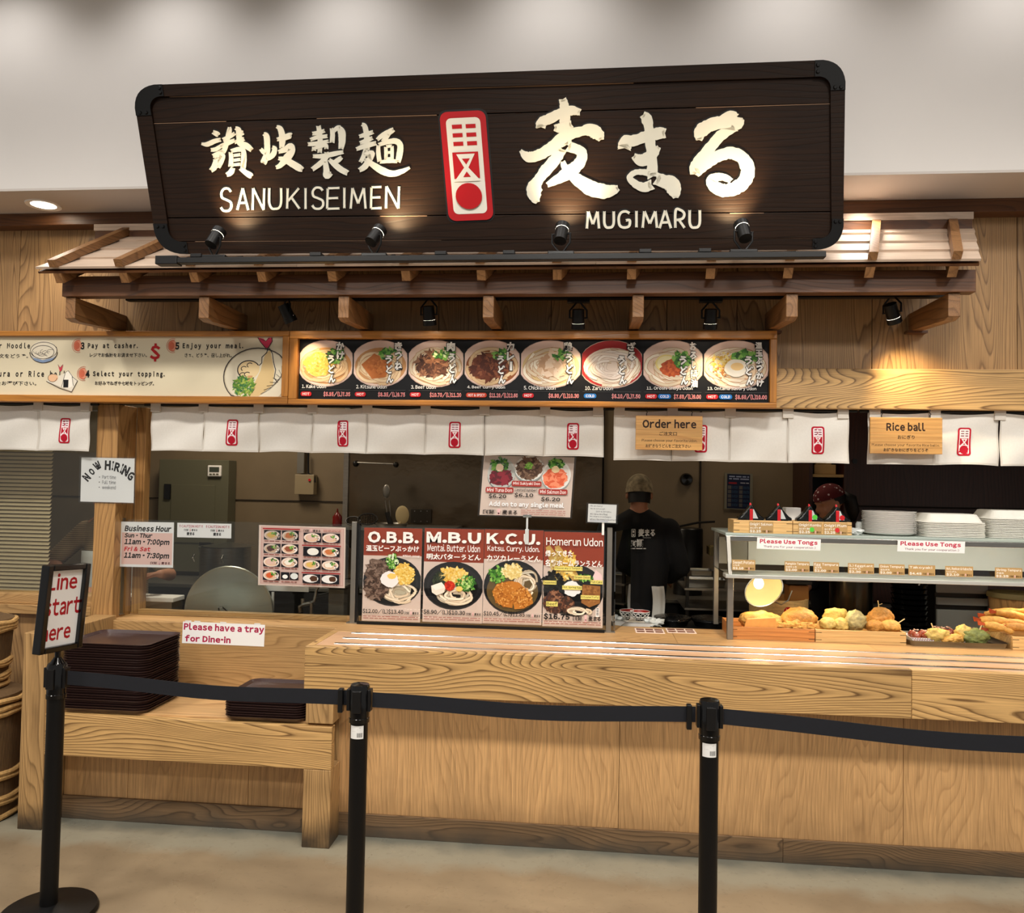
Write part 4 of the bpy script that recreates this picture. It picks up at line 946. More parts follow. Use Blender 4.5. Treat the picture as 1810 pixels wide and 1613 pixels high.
# ------------------------------------------------------------------ hanging plaques
def plaque(name, label, cs, Y0, lines, hooks):
    (ax_, ay), (bx, by), (dx, dy) = cs
    TL, TR, BL = at(ax_, ay, Y=Y0), at(bx, by, Y=Y0), at(dx, dy, Y=Y0)
    t = thing(name, label, 'sign', tuple((TR+BL)/2))
    g = G().box(TL[0], TR[0], Y0, Y0+.012, BL[2], (TL[2]+TR[2])/2); b_ = obj('board', g, 'plaque_wood', t, bevel=.002)
    zt = (TL[2]+TR[2])/2
    P = Pr((TL[0], Y0, zt), (TR[0], Y0, zt), (TL[0], Y0, BL[2]), w=bx-ax_, h=dy-ay)
    for s_, a, c, e, f, bo in lines: P.text(s_, a, c, e, f, (40, 20, 10), bold=bo)
    P.done('lettering', b_)
    for hx in hooks:
        x = float(at(hx, ay, Y=Y0)[0])
        obj('hook', G().tube([(x, Y0+.006, zt), (x, Y0+.006, zt+.012), (x+.004, Y0+.006, zt+.018), (x-.002, Y0+.006, zt+.024), (x, Y0+.006, 2.087)], .0022, 6), 'black_metal', t, smooth=True)
    return t
plaque('order_plaque', 'wooden Order here plaque hanging in front of the noren', ((1124, 734), (1242, 735), (1124, 794)), -.012,
       [('Order here', 12, 6.5, 107, 22, .03), ('ご注文口', 42, 28, 73, 35, .02), ('Please choose your favorite Udon.', 11, 41, 109, 47, .005), ('お好きなうどんをご注文下さい', 18, 50, 98, 56.5, .02)], (1143, 1223))
plaque('rice_ball_plaque', 'wooden Rice ball plaque hanging in front of the noren', ((1538, 737), (1666, 738), (1538, 801)), -.012,
       [('Rice ball', 29, 9, 98, 24, .03), ('おにぎり', 49, 31, 79, 38, .02), ('Please choose your favorite Rice balls.', 3, 46, 123, 52, .005), ('お好きなおにぎりをどうぞ', 24, 54, 103, 60.5, .02)], (1559, 1645))

# ------------------------------------------------------------------ paper signs: a sheet, its print, its plastic sleeve
def sheet(name, label, px, Y0, w=None, h=None, body='paper', sleeve=0., cat='sign', depth=.0012, lean=0.):
    (ax_, ay), (bx, by), (dx, dy) = px
    TL, TR, BL = at(ax_, ay, Y=Y0), at(bx, by, Y=Y0), at(dx, dy, Y=Y0)
    t = thing(name, label, cat, tuple((TR+BL)/2))
    BR_ = TR+BL-TL; n_ = np.array([0, depth, 0])
    b_ = obj('sheet', G().hexa([BL+n_, BR_+n_, TR+n_, TL+n_], [BL, BR_, TR, TL]), body, t)
    if sleeve:
        c = (TL+BR_)/2; k = lambda q: c+(q-c)*(1+sleeve)-np.array([0, .002, 0])
        obj('sleeve', G().add([k(TL), k(TR), k(BR_), k(BL)], [(3, 2, 1, 0)]), 'film', t)
    return t, b_, Pr(TL, TR, BL, w=w or bx-ax_, h=h or dy-ay)
GYp = .160   # plane just in front of the sneeze-guard glass
K2 = (22, 18, 18)
t, b_, P = sheet('hiring_notice', 'white handwritten now hiring sheet taped on the wooden pillar', ((144, 808), (238, 810), (142, 886)), .092, sleeve=.06)
for ch, x, y, r, h_ in (('N', 10, 35, -.85, 15), ('O', 19, 25, -.75, 13), ('W', 28.5, 14, -.6, 14), ('H', 47, 13, .02, 17), ('I', 56, 13.5, .1, 16), ('R', 64, 16, .2, 16), ('I', 72, 18, .3, 17), ('N', 79, 22, .42, 18), ('G', 88, 31, .5, 16)):
    w_ = h_*(.62 if ch != 'I' else .16); w_ = h_*.9 if ch == 'W' else w_
    P.text(ch, x-w_/2, y-h_/2, x+w_/2, y+h_/2, K2, bold=.06, rot=r)
for s_, y in (('Part time', 34), ('Full time', 43), ('weekend', 52)):
    P.text(s_, 38, y-3.5, 62, y+3, (70, 70, 80)); P.ell(33, y, .9, .9, K2, n=8)
P.done('print', b_)
t, b_, P = sheet('hours_notice', 'white and pink Business Hour notice on the left glass panel', ((213.5, 921.5), (307.5, 923), (211.5, 1001)), GYp, sleeve=.04)
P.rect(2.5, 19, 92, 75, (246, 208, 198))
P.text('Business Hour', 7, 6, 90, 17, K2, bold=.04, shear=.2); P.text('Sun - Thur', 7, 19.5, 57, 28, K2, bold=.04, shear=.2); P.text('11am - 7:00pm', 7, 30, 87, 42.5, K2, bold=.045, shear=.2)
P.text('Fri & Sat', 7, 43.5, 54, 52, (214, 40, 50), bold=.04, shear=.2); P.text('11am - 7:30pm', 7, 54, 87, 66.5, K2, bold=.045, shear=.2); minilogo(P, 54, 69.5, 89, 74.5, (90, 20, 30)); P.done('print', b_)
t, b_, P = sheet('caution_strip', 'small white caution hot strip beside the business hours on the glass', ((313.5, 923.5), (409, 925.5), (313, 949)), GYp, sleeve=.03)
for k in (0, 47):
    P.text('!! CAUTION HOT !!', k+4, 3.5, k+45, 8, (190, 60, 80), bold=.02); minilogo(P, k+12, 10.5, k+36, 14.5); P.text('麦まる', k+17, 16, k+31, 22, K2, bold=.05, res=1)
P.done('print', b_)
# placemat menu
t, b_, P = sheet('menu_sheet', 'pink sheet with sixteen small dish photos on the glass', ((458, 927.5), (611, 932), (456, 1033.5)), GYp, body='paper_pink', sleeve=.02)
P.rect(4, 2.5, 150, 103, (226, 170, 160)); P.rect(5, 3.3, 149, 102.2, (244, 206, 194))
def tiny(x, y, kind, w=30, h=17):
    P.rect(x, y, x+w, y+h, (20, 18, 26))
    if kind == 'egg': P.ell(x+w*.5, y+h*.6, w*.32, h*.28, (246, 246, 240), n=14); return
    if kind == 'rice': P.ell(x+w*.5, y+h*.5, w*.45, h*.42, (226, 232, 228), n=14); return
    if kind == 'currice': P.ell(x+w*.45, y+h*.5, w*.44, h*.44, (240, 238, 234), n=16); P.ell(x+w*.62, y+h*.5, w*.22, h*.3, (84, 52, 34), n=12, rough=.15); return
    if kind == 'plain': P.ell(x+w*.55, y+h*.52, w*.33, h*.4, (240, 238, 228), n=16); return
    P.ell(x+w*.48, y+h*.52, w*.47, h*.5, (240, 220, 206), n=18); P.ell(x+w*.48, y+h*.56, w*.38, h*.38, (226, 190, 160), n=16)
    c_ = {'y': (226, 186, 100), 'o': (206, 120, 70), 'b': (96, 56, 50), 'r': (150, 84, 60), 'p': (226, 190, 176), 'w': (246, 240, 226), 'R': (214, 96, 50)}[kind]
    P.ell(x+w*.42, y+h*.5, w*.24, h*.28, c_, n=12, rough=.15); P.bits(x+w*.62, y+h*.34, w*.16, h*.16, 12, 2.4, GR); P.bits(x+w*.8, y+h*.6, w*.1, h*.3, 8, 2, [(250, 250, 250), (40, 40, 50)])
for r_i, row in enumerate(('yo', 'br', 'pw', 'R.')):
    for c_i, kd in enumerate(row):
        x, y = 9+c_i*32, 8.5+r_i*23.5
        if kd == '.': tiny(x, y+2.5, 'egg', 15, 13); tiny(x+16, y+2.5, 'rice', 15, 13)
        else: tiny(x, y, kd)
        P.micro(x+1, y+18.5, x+28, y+21.5, (150, 90, 80), 1)
for r_i, row in enumerate((('p', 'p'), ('plain', 'o'), ('y', 'w'), ('currice', 'currice'))):
    for c_i, kd in enumerate(row):
        x, y = 80+c_i*33, (11, 35.5, 58.5, 83)[r_i]; tiny(x, y, kd, 31, 16); P.micro(x+1, y+17.5, x+28, y+20.3, (150, 90, 80), 1)
P.rect(8, 4.5, 74, 6.8, (160, 40, 44)); P.rect(78, 32, 146, 34, (160, 40, 44)); P.rect(78, 80, 146, 82, (160, 40, 44)); minilogo(P, 80, 5, 110, 9.5); P.micro(115, 5, 146, 9, (180, 120, 110), 2)
P.done('print', b_)

# four tall posters
def poster(label, c, title, sub, jp, price, kind, tb_h):
    t, b_, P = sheet('udon_poster', label, c, GYp, w=103, h=168, body='paper_pink', sleeve=.012)
    t['group'] = 'udon posters on the glass'
    P.rect(0, 0, 103, tb_h, (176, 66, 32)); WH = (250, 246, 240)
    cy, ry = {'obb': (95, 43), 'mbu': (101, 42), 'kcu': (101, 47), 'home': (102, 45)}[kind]
    P.ell(52, cy+1.5, 52, ry+1, (64, 60, 58), clip=(.5, 0, 102.5, 168)); P.ell(52, cy, 51.5, ry, (22, 22, 24), clip=(.5, 0, 102.5, 168)); P.ell(52, cy+1, 46, ry-5, (36, 35, 36)); P.ell(52, cy+4, 42, ry-9, (18, 18, 20))
    if kind == 'obb':
        P.ell(58, cy+14, 28, 24, (226, 214, 186)); P.noodles(66, cy+20, 30, 20, 22, 3.2, NO, seed=3, edge=(190, 170, 140))
        P.ell(26, cy-18, 22, 22, (96, 76, 66), rough=.15); P.ell(24, cy+10, 22, 24, (84, 64, 54), rough=.15); P.bits(26, cy-16, 22, 22, 130, 4.2, [(112, 92, 80), (76, 58, 48), (140, 118, 104)], asp=2.4); P.bits(24, cy+12, 21, 22, 120, 4.6, [(104, 82, 70), (66, 50, 42), (130, 108, 94)], asp=2.2)
        P.ell(73, cy-13, 17, 18, (236, 200, 96), rough=.12); P.bits(73, cy-13, 19, 20, 130, 3.2, YE); P.bits(52, cy-36, 10, 13, 70, 4, GR+[(220, 236, 196)])
        P.ell(48, cy-3, 16, 14, (240, 236, 234), rough=.08, rot=.4); P.ell(52, cy-9, 8, 5, (250, 206, 110), rough=.1)
    if kind == 'mbu':
        P.noodles(56, cy+18, 32, 17, 26, 3.2, NO, seed=9, edge=(190, 170, 140)); P.ell(52, cy-16, 26, 16, (238, 204, 120), rough=.12); P.bits(50, cy-18, 26, 15, 120, 3.6, YE)
        P.bits(28, cy-10, 10, 13, 50, 3.4, [(40, 50, 40), (60, 70, 50)], asp=3); P.bits(75, cy-4, 17, 13, 120, 4, GR+[(190, 220, 140)]); P.poly([(14, cy+2), (32, cy-5), (40, cy+4), (36, cy+14), (24, cy+19), (16, cy+14)], (236, 226, 210)); P.poly([(14, cy+2), (32, cy-5), (40, cy+4), (22, cy+10)], (248, 242, 230))
        P.ell(46, cy+1, 9, 9, (196, 44, 24), rough=.1); P.bits(46, cy+1, 8, 8, 30, 2.2, [(220, 70, 40), (170, 30, 20)]); P.ell(63, cy+6, 6, 4.5, (240, 206, 110), rough=.1)
    if kind == 'kcu':
        P.ell(51, cy+8, 45, 37, (120, 96, 52)); P.noodles(76, cy-6, 22, 24, 18, 3, NO, seed=9, edge=(170, 140, 96)); P.bits(24, cy-20, 15, 15, 110, 4, GR); P.ell(50, cy-26, 17, 13, (236, 214, 140), rough=.15); P.bits(50, cy-28, 18, 14, 80, 3.6, [(246, 232, 176), (226, 200, 120)])
        P.poly([(16, cy+10), (24, cy-4), (46, cy-10), (56, cy-2), (52, cy+38), (36, cy+36), (22, cy+26)], (188, 116, 40)); P.poly([(48, cy-10), (62, cy-8), (84, cy+12), (88, cy+28), (72, cy+38), (56, cy+40), (50, cy+16)], (196, 124, 46)); P.bits(36, cy+14, 18, 22, 120, 2.6, [(206, 138, 58), (160, 92, 28), (222, 160, 80)]); P.bits(68, cy+18, 17, 19, 120, 2.6, [(214, 146, 62), (166, 96, 30), (230, 170, 90)])
    if kind == 'home':
        P.poly([(3, 28), (10, 24), (30, 50), (42, 84), (34, 90), (18, 70), (8, 46)], (232, 184, 96)); P.poly([(18, 26), (26, 24), (44, 46), (60, 76), (62, 86), (50, 86), (34, 62)], (236, 190, 104)); P.bits(22, 58, 14, 28, 90, 4, YE); P.bits(42, 58, 14, 26, 90, 4, YE)
        P.bits(16, cy-14, 16, 18, 60, 6, [(30, 32, 30), (46, 50, 42), (20, 20, 20)]); P.ell(50, cy-2, 15, 13, (240, 238, 238), rough=.1); P.ell(20, cy+22, 18, 20, (70, 48, 44), rough=.15); P.bits(20, cy+22, 18, 18, 80, 4.5, BR, asp=2); P.ell(42, cy+26, 13, 15, (60, 42, 34), rough=.1); P.bits(42, cy+26, 11, 12, 30, 4, BR)
        P.poly([(68, cy-10), (98, cy-8), (98, cy+22), (80, cy+30), (66, cy+22)], (150, 100, 52)); P.bits(82, cy+6, 14, 16, 50, 3.6, [(166, 114, 62), (130, 84, 42)]); P.poly([(84, cy-22), (90, cy-36), (100, cy-28), (102, cy-14), (92, cy-12)], (240, 206, 206)); P.noodles(60, cy+38, 24, 8, 10, 3, NO, seed=4, edge=(150, 130, 110)); P.bits(72, cy-22, 12, 6, 40, 3.4, GR)
        for s_, a, c, e in (('Choose any 2 Tempura', 20, 62, 68), ('Green Onion', 54, 77, 83), ('Fish Cake', 82, 84.5, 101), ('Seaweed', 1, 87.5, 22), ('Hot Spring Egg', 34, 95.5, 66), ('Kitsune(Tofu)', 66, 111.5, 96), ('Beef', 7, 124.5, 25)):
            w_ = e if e > a else a+len(s_)*2.6
            x1_ = {'Choose any 2 Tempura': 66, 'Green Onion': 80, 'Fish Cake': 101, 'Seaweed': 22, 'Hot Spring Egg': 66, 'Kitsune(Tofu)': 96, 'Beef': 25}[s_]; hq = 6 if s_ != 'Beef' else 7.5
            P.rect(a-1, c-1, x1_+1, c+hq, (232, 220, 120)); P.text(s_, a, c, x1_, c+hq-1.6, (40, 40, 20), bold=.01)
    if kind == 'home':
        P.text(title, 4, 9, 101, 24, WH, bold=.01); P.text('帰ってきた', 3, 33, 50, 44, WH, bold=.03, res=1); P.text('名物ホームランうどん', 3, 49, 101, 61, WH, bold=.03, res=1)
        P.text(price, 2, 144, 47, 156, K2, bold=.04); minilogo(P, 52, 147, 100, 156)
        P.rect(91, 132, 97, 148, (246, 240, 236)); P.micro(92, 133, 96, 146, (60, 60, 60), 5)
    else:
        P.text(title, 8 if kind == 'obb' else 4, 6, 98, 26 if kind != 'obb' else 27, WH, bold=.045)
        if sub == '*Non soup': P.text(jp, 5, 31, 99, 42, WH, bold=.03, res=1); P.text(sub, 70, 47, 101, 52, WH, bold=.01)
        else: P.text(sub, 6, 28, 97, 41, WH, bold=.01); P.text(jp, 5, 45, 99, 56, WH, bold=.03, res=1)
        P.text(price, 2, 145, 74, 154.5, K2, bold=.02); minilogo(P, 76, 149, 101, 154)
    P.micro(3, 158, 100, 165, (170, 110, 96), 2, ht=.4)
    P.done('print', b_)
poster('O.B.B. beef egg udon poster, first of the four on the glass', ((644, 932), (746.5, 934), (639.5, 1096.5)), 'O.B.B.', '*Non soup', '温玉ビーフぶっかけ', '$12.00/(L)$13.40', 'obb', 50)
poster('M.B.U mentai butter udon poster, second of the four on the glass', ((751, 933), (856, 935.5), (746.5, 1098)), 'M.B.U', 'Mentai. Butter. Udon', '明太バターうどん', '$8.90/(L)$10.30', 'mbu', 60)
poster('K.C.U. katsu curry udon poster, third of the four on the glass', ((857, 935), (961, 937.5), (852.5, 1101)), 'K.C.U.', 'Katsu. Curry. Udon.', 'カツカレーうどん', '$10.45/(L)$11.85', 'kcu', 53)
poster('Homerun Udon poster with yellow tags, rightmost of the four on the glass', ((962, 939), (1068, 941.5), (958.5, 1106)), 'Homerun Udon', '', '', '$16.75', 'home', 60)

# mini don placard on a stick
t, b_, P = sheet('mini_don_placard', 'pink placard of three mini rice bowls standing on a clear stick', ((855.5, 804.5), (1015.5, 808), (847.5, 909.5)), .13, w=162, h=105, body='paper_pink', sleeve=.04)
for cx, cy, rx, ry, k in ((34, 31, 25, 27, 't'), (132, 32, 26, 26, 's'), (83, 21, 26, 22, 'b')):
    P.ell(cx, cy+3, rx, ry, (150, 160, 158)); P.ell(cx, cy, rx, ry, (238, 236, 230)); P.ell(cx, cy-.5, rx*.88, ry*.86, (226, 222, 214))
    if k == 't':
        P.ell(cx-1, cy+7, 21, 15, (150, 24, 44), rough=.08); P.bits(cx-1, cy+7, 18, 12, 40, 6, [(176, 40, 60), (120, 14, 34)], asp=2.4); P.bits(cx-5, cy-15, 16, 12, 80, 4.5, GR); P.ell(cx-4, cy-10, 7, 7, (246, 220, 190), rough=.1)
    if k == 's':
        P.ell(cx-2, cy+5, 21, 18, (240, 120, 84), rough=.08); P.bits(cx-2, cy+5, 18, 15, 40, 7, [(250, 150, 112), (226, 100, 66)], asp=2.2); P.bits(cx-2, cy-19, 13, 9, 70, 4.5, GR); P.ell(cx-2, cy-10, 7, 6, (246, 220, 170), rough=.1)
    if k == 'b': P.ell(cx, cy, 22, 18, (104, 78, 62), rough=.06); P.bits(cx, cy, 22, 18, 140, 5, [(120, 92, 74), (84, 60, 48), (146, 118, 96)], asp=2.2); P.bits(cx-1, cy-4, 7, 6, 40, 3, [(110, 170, 60), (150, 200, 90)])
PR = (168, 52, 44); WH = (250, 240, 236)
for x0_, x1_, y_, s_ in ((8, 58, 57, 'Mini Tuna Don'), (54, 107, 45, 'Mini Sukiyaki Don'), (103, 154, 58, 'Mini Salmon Don')): P.rrect(x0_, y_-1.5, x1_, y_+8, 2.5, PR); P.text(s_, x0_+2.5, y_, x1_-2.5, y_+6.6, WH, bold=.015)
P.text('$6.20', 14, 67, 46, 75.5, K2, bold=.02); P.text('$6.10', 60, 64, 94, 72.5, K2, bold=.02); P.text('$6.20', 108, 70, 142, 78.5, K2, bold=.02); P.text('Limited number!', 61, 56.5, 100, 61.5, K2, bold=.01)
P.otext('Add on to any single meal', 16, 80, 150, 91, (250, 250, 250), (150, 150, 160), bold=.03, ob=.05); minilogo(P, 6, 95, 68, 103); P.micro(74, 94, 153, 104, (190, 130, 120), 3, ht=.35); P.done('print', b_)
q = at(932, 912, Y=.135); q2 = at(931, 955, Y=.135)
obj('stick', G().box(q[0]-.005, q[0]+.005, .134, .142, q2[2], q[2]), 'clear_plastic', t); obj('clip', G().box(q[0]-.022, q[0]+.022, .128, .146, q[2]-.006, q[2]+.010).box(q[0]-.010, q[0]+.010, .129, .1485, q2[2]-.02, q2[2]+.06), 'clear_plastic', t, bevel=.002)
t, b_, P = sheet('payment_notice', 'small white no large bills notice clipped on a short stick above the posters', ((1040, 890), (1090, 892), (1038.5, 922)), .14, sleeve=.12)
for i, s_ in enumerate(('We are Sorry!', 'We do not accept', '$100 & $50 bills.', 'All Sales Are Final', 'No returns or exchanges', 'unless the menu is incorrect.')):
    xo = 14 if i == 2 else 4; P.text(s_, xo, 2.2+i*4.6, xo+len(s_)*1.62, 5.4+i*4.6, (30, 30, 60), bold=.01, res=1)
P.rect(4, 29.6, 36, 30.1, (40, 60, 160)); P.done('print', b_)
q = at(1066, 925, Y=.15); obj('stick', G().box(q[0]-.006, q[0]+.006, .146, .150, q[2]-.06, q[2]+.012), 'white_ceramic', t)
# tray sign and tongs signs
t, b_, P = sheet('tray_notice', 'white Please have a tray for Dine-in sign on the low wall', ((323.5, 1098), (468.5, 1104), (321.5, 1136)), .0695)
for a_ in (4, 20, 66, 126): P.rect(a_, -2.2, a_+11, 1, (238, 236, 230), False)
P.up(); P.text('Please have a tray', 2, 2, 144, 17.5, (176, 28, 74), bold=.04); P.text('for Dine-in', 5, 23, 86, 35, (176, 28, 74), bold=.04); P.done('print', b_)
# ------------------------------------------------------------------ sneeze guard: three posts, glass, side return
gz0, gz1 = CT, 1.455
sg = thing('sneeze_guard', 'glass sneeze guard on steel posts along the counter holding the posters', 'glass screen', (-1.2, .17, CT))
for pxx in (205.5, 624, 1077):
    x = float(at(pxx, 1010, Y=.17)[0])
    obj('post', G().box(x-.014, x+.014, .172, .20, gz0, gz1+.01), 'steel_dull', sg, bevel=.002)
    if pxx < 1000: obj('post_back', G().box(x+.016, x+.030, .174, .198, gz0, gz1), 'black_metal' if pxx > 300 else 'steel_dull', sg)
    obj('post_foot', G().box(x-.03, x+.034, .165, .205, gz0, gz0+.006), 'steel_dull', sg)
xa, xb, xc = (float(at(p, 1010, Y=.17)[0]) for p in (213, 616, 634)); xd = float(at(1070, 1010, Y=.17)[0])
obj('pane', G().box(xa, xb, .1625, .1675, gz0+.012, gz1-.005), 'glass', sg); obj('pane', G().box(xc, xd, .1625, .1675, gz0+.012, gz1-.008), 'glass', sg)
obj('bottom_channel', G().box(xc, xd, .155, .185, gz0, gz0+.012), 'black_metal', sg); 
xr = float(at(1086, 1010, Y=.2)[0]); xr2 = float(at(1113, 1010, Y=.56)[0])
obj('side_pane', G().hexa([(xr, .20, gz0+.01), (xr2, .56, gz0+.01), (xr2+.006, .56, gz0+.01), (xr+.006, .20, gz0+.01)], [(xr, .20, gz1-.012), (xr2, .56, gz1-.012), (xr2+.006, .56, gz1-.012), (xr+.006, .20, gz1-.012)]), 'glass_green', sg)

# ------------------------------------------------------------------ trays
def tray_mesh(w=.445, d=.348, h=.017):
    g = G(); r = .05
    def loop(w_, d_, r_, z):
        out = []
        for cx, cy, a in ((w_/2-r_, -d_/2+r_, -90), (w_/2-r_, d_/2-r_, 0), (-w_/2+r_, d_/2-r_, 90), (-w_/2+r_, -d_/2+r_, 180)):
            out += [(cx+r_*math.cos(math.radians(a+90*k/5)), cy+r_*math.sin(math.radians(a+90*k/5)), z) for k in range(6)]
        return out
    L = [loop(w-.03, d-.03, r-.01, 0), loop(w, d, r, h), loop(w-.004, d-.004, r, h+.0006), loop(w-.034, d-.034, r-.01, .0035)]
    n = len(L[0]); vs = sum(L, []); fs = [tuple(range(n-1, -1, -1))]
    for k in range(3): fs += [(k*n+i, k*n+(i+1) % n, (k+1)*n+(i+1) % n, (k+1)*n+i) for i in range(n)]
    fs.append(tuple(3*n+i for i in range(n))); return g.add(vs, fs)
mat('tray_brown', (62, 44, 42), .3)
tr0 = obj('serving_tray', tray_mesh(), 'tray_brown', None, smooth=True)
def stack(n, cx, cy, z0, pitch, place, group, first=None, jig=.004, seed=1):
    R = random.Random(seed)
    for i in range(n):
        if first is not None and i == 0: o = first
        else: o = tr0.copy(); COL.objects.link(o)
        o.location = (cx+(R.random()-.5)*jig, cy+(R.random()-.5)*jig, z0+i*pitch); o.rotation_euler = (0, 0, (R.random()-.5)*.012)
        lab = f'dark brown serving tray in the {place} stack'
        if i == n-1: lab = f'topmost dark brown serving tray of the {place} stack'
        if i == 0: lab = f'bottom dark brown serving tray of the {place} stack'
        tag(o, lab, 'tray', group)
ta = at(110, 1262, Z=.56); tb_ = at(313, 1245, Z=.56)
stack(28, -2.300, -.268, .5605, .0115, 'tall left', 'brown trays in the tall stack', first=tr0, jig=.007)
tr0 = obj('serving_tray', tray_mesh(.40, .352), 'tray_brown', None, smooth=True)
stack(9, -1.497, -.272, .5605, .0115, 'low right', 'brown trays in the low stack', first=tr0, seed=5)

# ------------------------------------------------------------------ stanchions and belts
HP = .965
SP_ = [(-2.045, -1.13), (-.806, -1.245), (.425, -1.25), (1.78, -1.42)]
def stanchion(x, y, label):
    t = thing('queue_stanchion', label, 'stanchion', (x, y, 0), group='black belt stanchions along the queue')
    obj('base', G().lathe([(.0001, 0), (.17, 0), (.175, .008), (.168, .022), (.06, .036), (.034, .045), (.0001, .045)], (x, y, 0), 40), 'pole_black', t, smooth=True)
    obj('pole', G().cyl((x, y, .045), (x, y, HP-.125), .0315, 28), 'pole_black', t, smooth=True)
    obj('head', G().lathe([(.0001, HP-.135), (.036, HP-.135), (.0365, HP-.12), (.0345, HP-.118), (.0355, HP-.01), (.032, HP-.002), (.0001, HP)], (x, y, 0), 32), 'black_gloss', t, smooth=True)
    g = G()
    for a in (0, 90, 180, 270):
        c, s = math.cos(math.radians(a)), math.sin(math.radians(a))
        cx, cy = x+.038*c, y+.038*s; w1, w2 = (.006, .016) if abs(c) > .5 else (.016, .006)
        g.box(cx-w1, cx+w1, cy-w2, cy+w2, HP-.095, HP-.018)
    obj('belt_slot', g, 'black_plastic', t, bevel=.002)
    return t
labs = ['black stanchion carrying the Line start here sign, leftmost', 'black belt stanchion with white sticker in front of the tray bench', 'black belt stanchion with white sticker in front of the right counter panels', 'black belt stanchion at the right, just beyond the frame']
st = [stanchion(*p, l) for p, l in zip(SP_[:3], labs)]
stanchion(SP_[3][0], SP_[3][1], labs[3])
for k in (1, 2):   # bar code stickers wrapped on the poles
    x, y = SP_[k]
    def F(px_, py_, l, x=x, y=y, k=k):
        a = -PI/2+(-.12 if k == 2 else .0)+(px_/26-.5)*1.6; r = .0318+l
        return (x+r*math.cos(a), y+r*math.sin(a), HP-.142-py_/24*.046)
    P = Pr(w=26, h=24, fn=F)
    for i in range(13): P.rect(i*2, 0, i*2+2, 24, (240, 240, 238), False)
    P.up()
    P.micro(5, 3, 20, 13, (160, 160, 160), 3, ht=.4)
    for i in range(7): P.rect(14+i*1.5, 13, 14.8+i*1.5, 21, (50, 50, 50), False)
    P.done('sticker', st[k])
def belt(p, q, sag, label, z=HP-.056, h=.053):
    (x0_, y0_), (x1_, y1_) = p, q; d = np.array([x1_-x0_, y1_-y0_]); L = np.linalg.norm(d); d /= L
    a = np.array(p)+d*.046; c = np.array(q)-d*.046
    def F(u, v, s=0):
        b_ = a*(1-u)+c*u; zz = z-sag*4*u*(1-u)+.003*math.sin(9*u); nn = np.array([-d[1], d[0]])*(.0012*s+.003*math.sin(7*u))
        return (b_[0]+nn[0], b_[1]+nn[1], zz+(v-.5)*h)
    g = G().grid(lambda u, v: F(u, v, 1), 24, 3)
    m_ = obj('queue_belt', g, 'belt', None); s_ = m_.modifiers.new('s', 'SOLIDIFY'); s_.thickness = .0016
    tag(m_, label, 'belt', 'black queue belts')
    cg = obj('belt_clip', G().box(a[0]-.008, a[0]+.004, a[1]-.008, a[1]+.008, z-.035, z+.035), 'black_plastic', m_) if 0 else None
    return m_
belt(SP_[0], SP_[1], .012, 'black retractable belt between the left and the middle stanchion')
belt(SP_[1], SP_[2], .014, 'black retractable belt between the middle and the right stanchion')
belt(SP_[2], SP_[3], .016, 'black retractable belt running off from the right stanchion')
for k, sx_ in ((1, -1), (2, -1)):
    x, y = SP_[k]; obj('belt_clip', G().box(x+sx_*.068-.01, x+sx_*.068+.008, y-.012, y+.012, HP-.105, HP-.02), 'black_plastic', st[k], bevel=.003)

# sign frame clamped on the first stanchion
x, y = SP_[0]
sf = thing('line_sign', 'black framed Line start here sign on top of the leftmost stanchion', 'sign', (x, y, HP))
# four front corners of the frame, read in the photograph and set on a vertical plane turned to the left
ang = math.radians(82); un = np.array([math.cos(ang), math.sin(ang), 0])
FWd, FHt = .215, .335
# width direction leans with the holder; the whole frame is tilted a little to the left
up = np.array([.045, 0, 1])+un*.045; up /= np.linalg.norm(up); uw = un-up*(un@up); uw /= np.linalg.norm(uw); nn = np.cross(uw, up)
BC = np.array([x+.0, y, HP+.045])
fc = BC+up*(FHt/2+.0)
def FQ(a, b_, l): return fc+uw*(a*FWd/2)+up*(b_*FHt/2)+nn*l
def bar(a0, a1, b0, b1, l0, l1): return G().hexa([FQ(a0, b0, l0), FQ(a1, b0, l0), FQ(a1, b1, l0), FQ(a0, b1, l0)], [FQ(a0, b0, l1), FQ(a1, b0, l1), FQ(a1, b1, l1), FQ(a0, b1, l1)])
for nm, b4 in (('frame_side', (-1, -.76, -1, 1)), ('frame_side', (.76, 1, -1, 1)), ('frame_rail', (-.76, .76, .87, 1)), ('frame_rail', (-.76, .76, -1, -.87))): obj(nm, bar(*b4, -.018, .018), 'black_gloss', sf, bevel=.004)
bk = obj('sheet', bar(-.80, .80, -.87, .87, -.004, .002), 'paper', sf)
P = Pr(FQ(-.80, .87, .0025), FQ(.80, .87, .0025), FQ(-.80, -.87, .0025), w=100, h=160)
for s_, a, c, e, f in (('Line', 0, 6, 84, 42), ('start', -3, 60, 100, 96), ('here', -3, 112, 80, 148)): P.text(s_, a, c, e, f, (176, 20, 34), bold=.02)
P.done('lettering', bk)
obj('stem', G().cyl(tuple(BC-np.array([0, 0, .05])), tuple(BC+up*.01), .011, 14).frustum((x, y, HP-.004), (x, y, HP+.02), .03, .013, 18), 'black_gloss', sf, smooth=True)

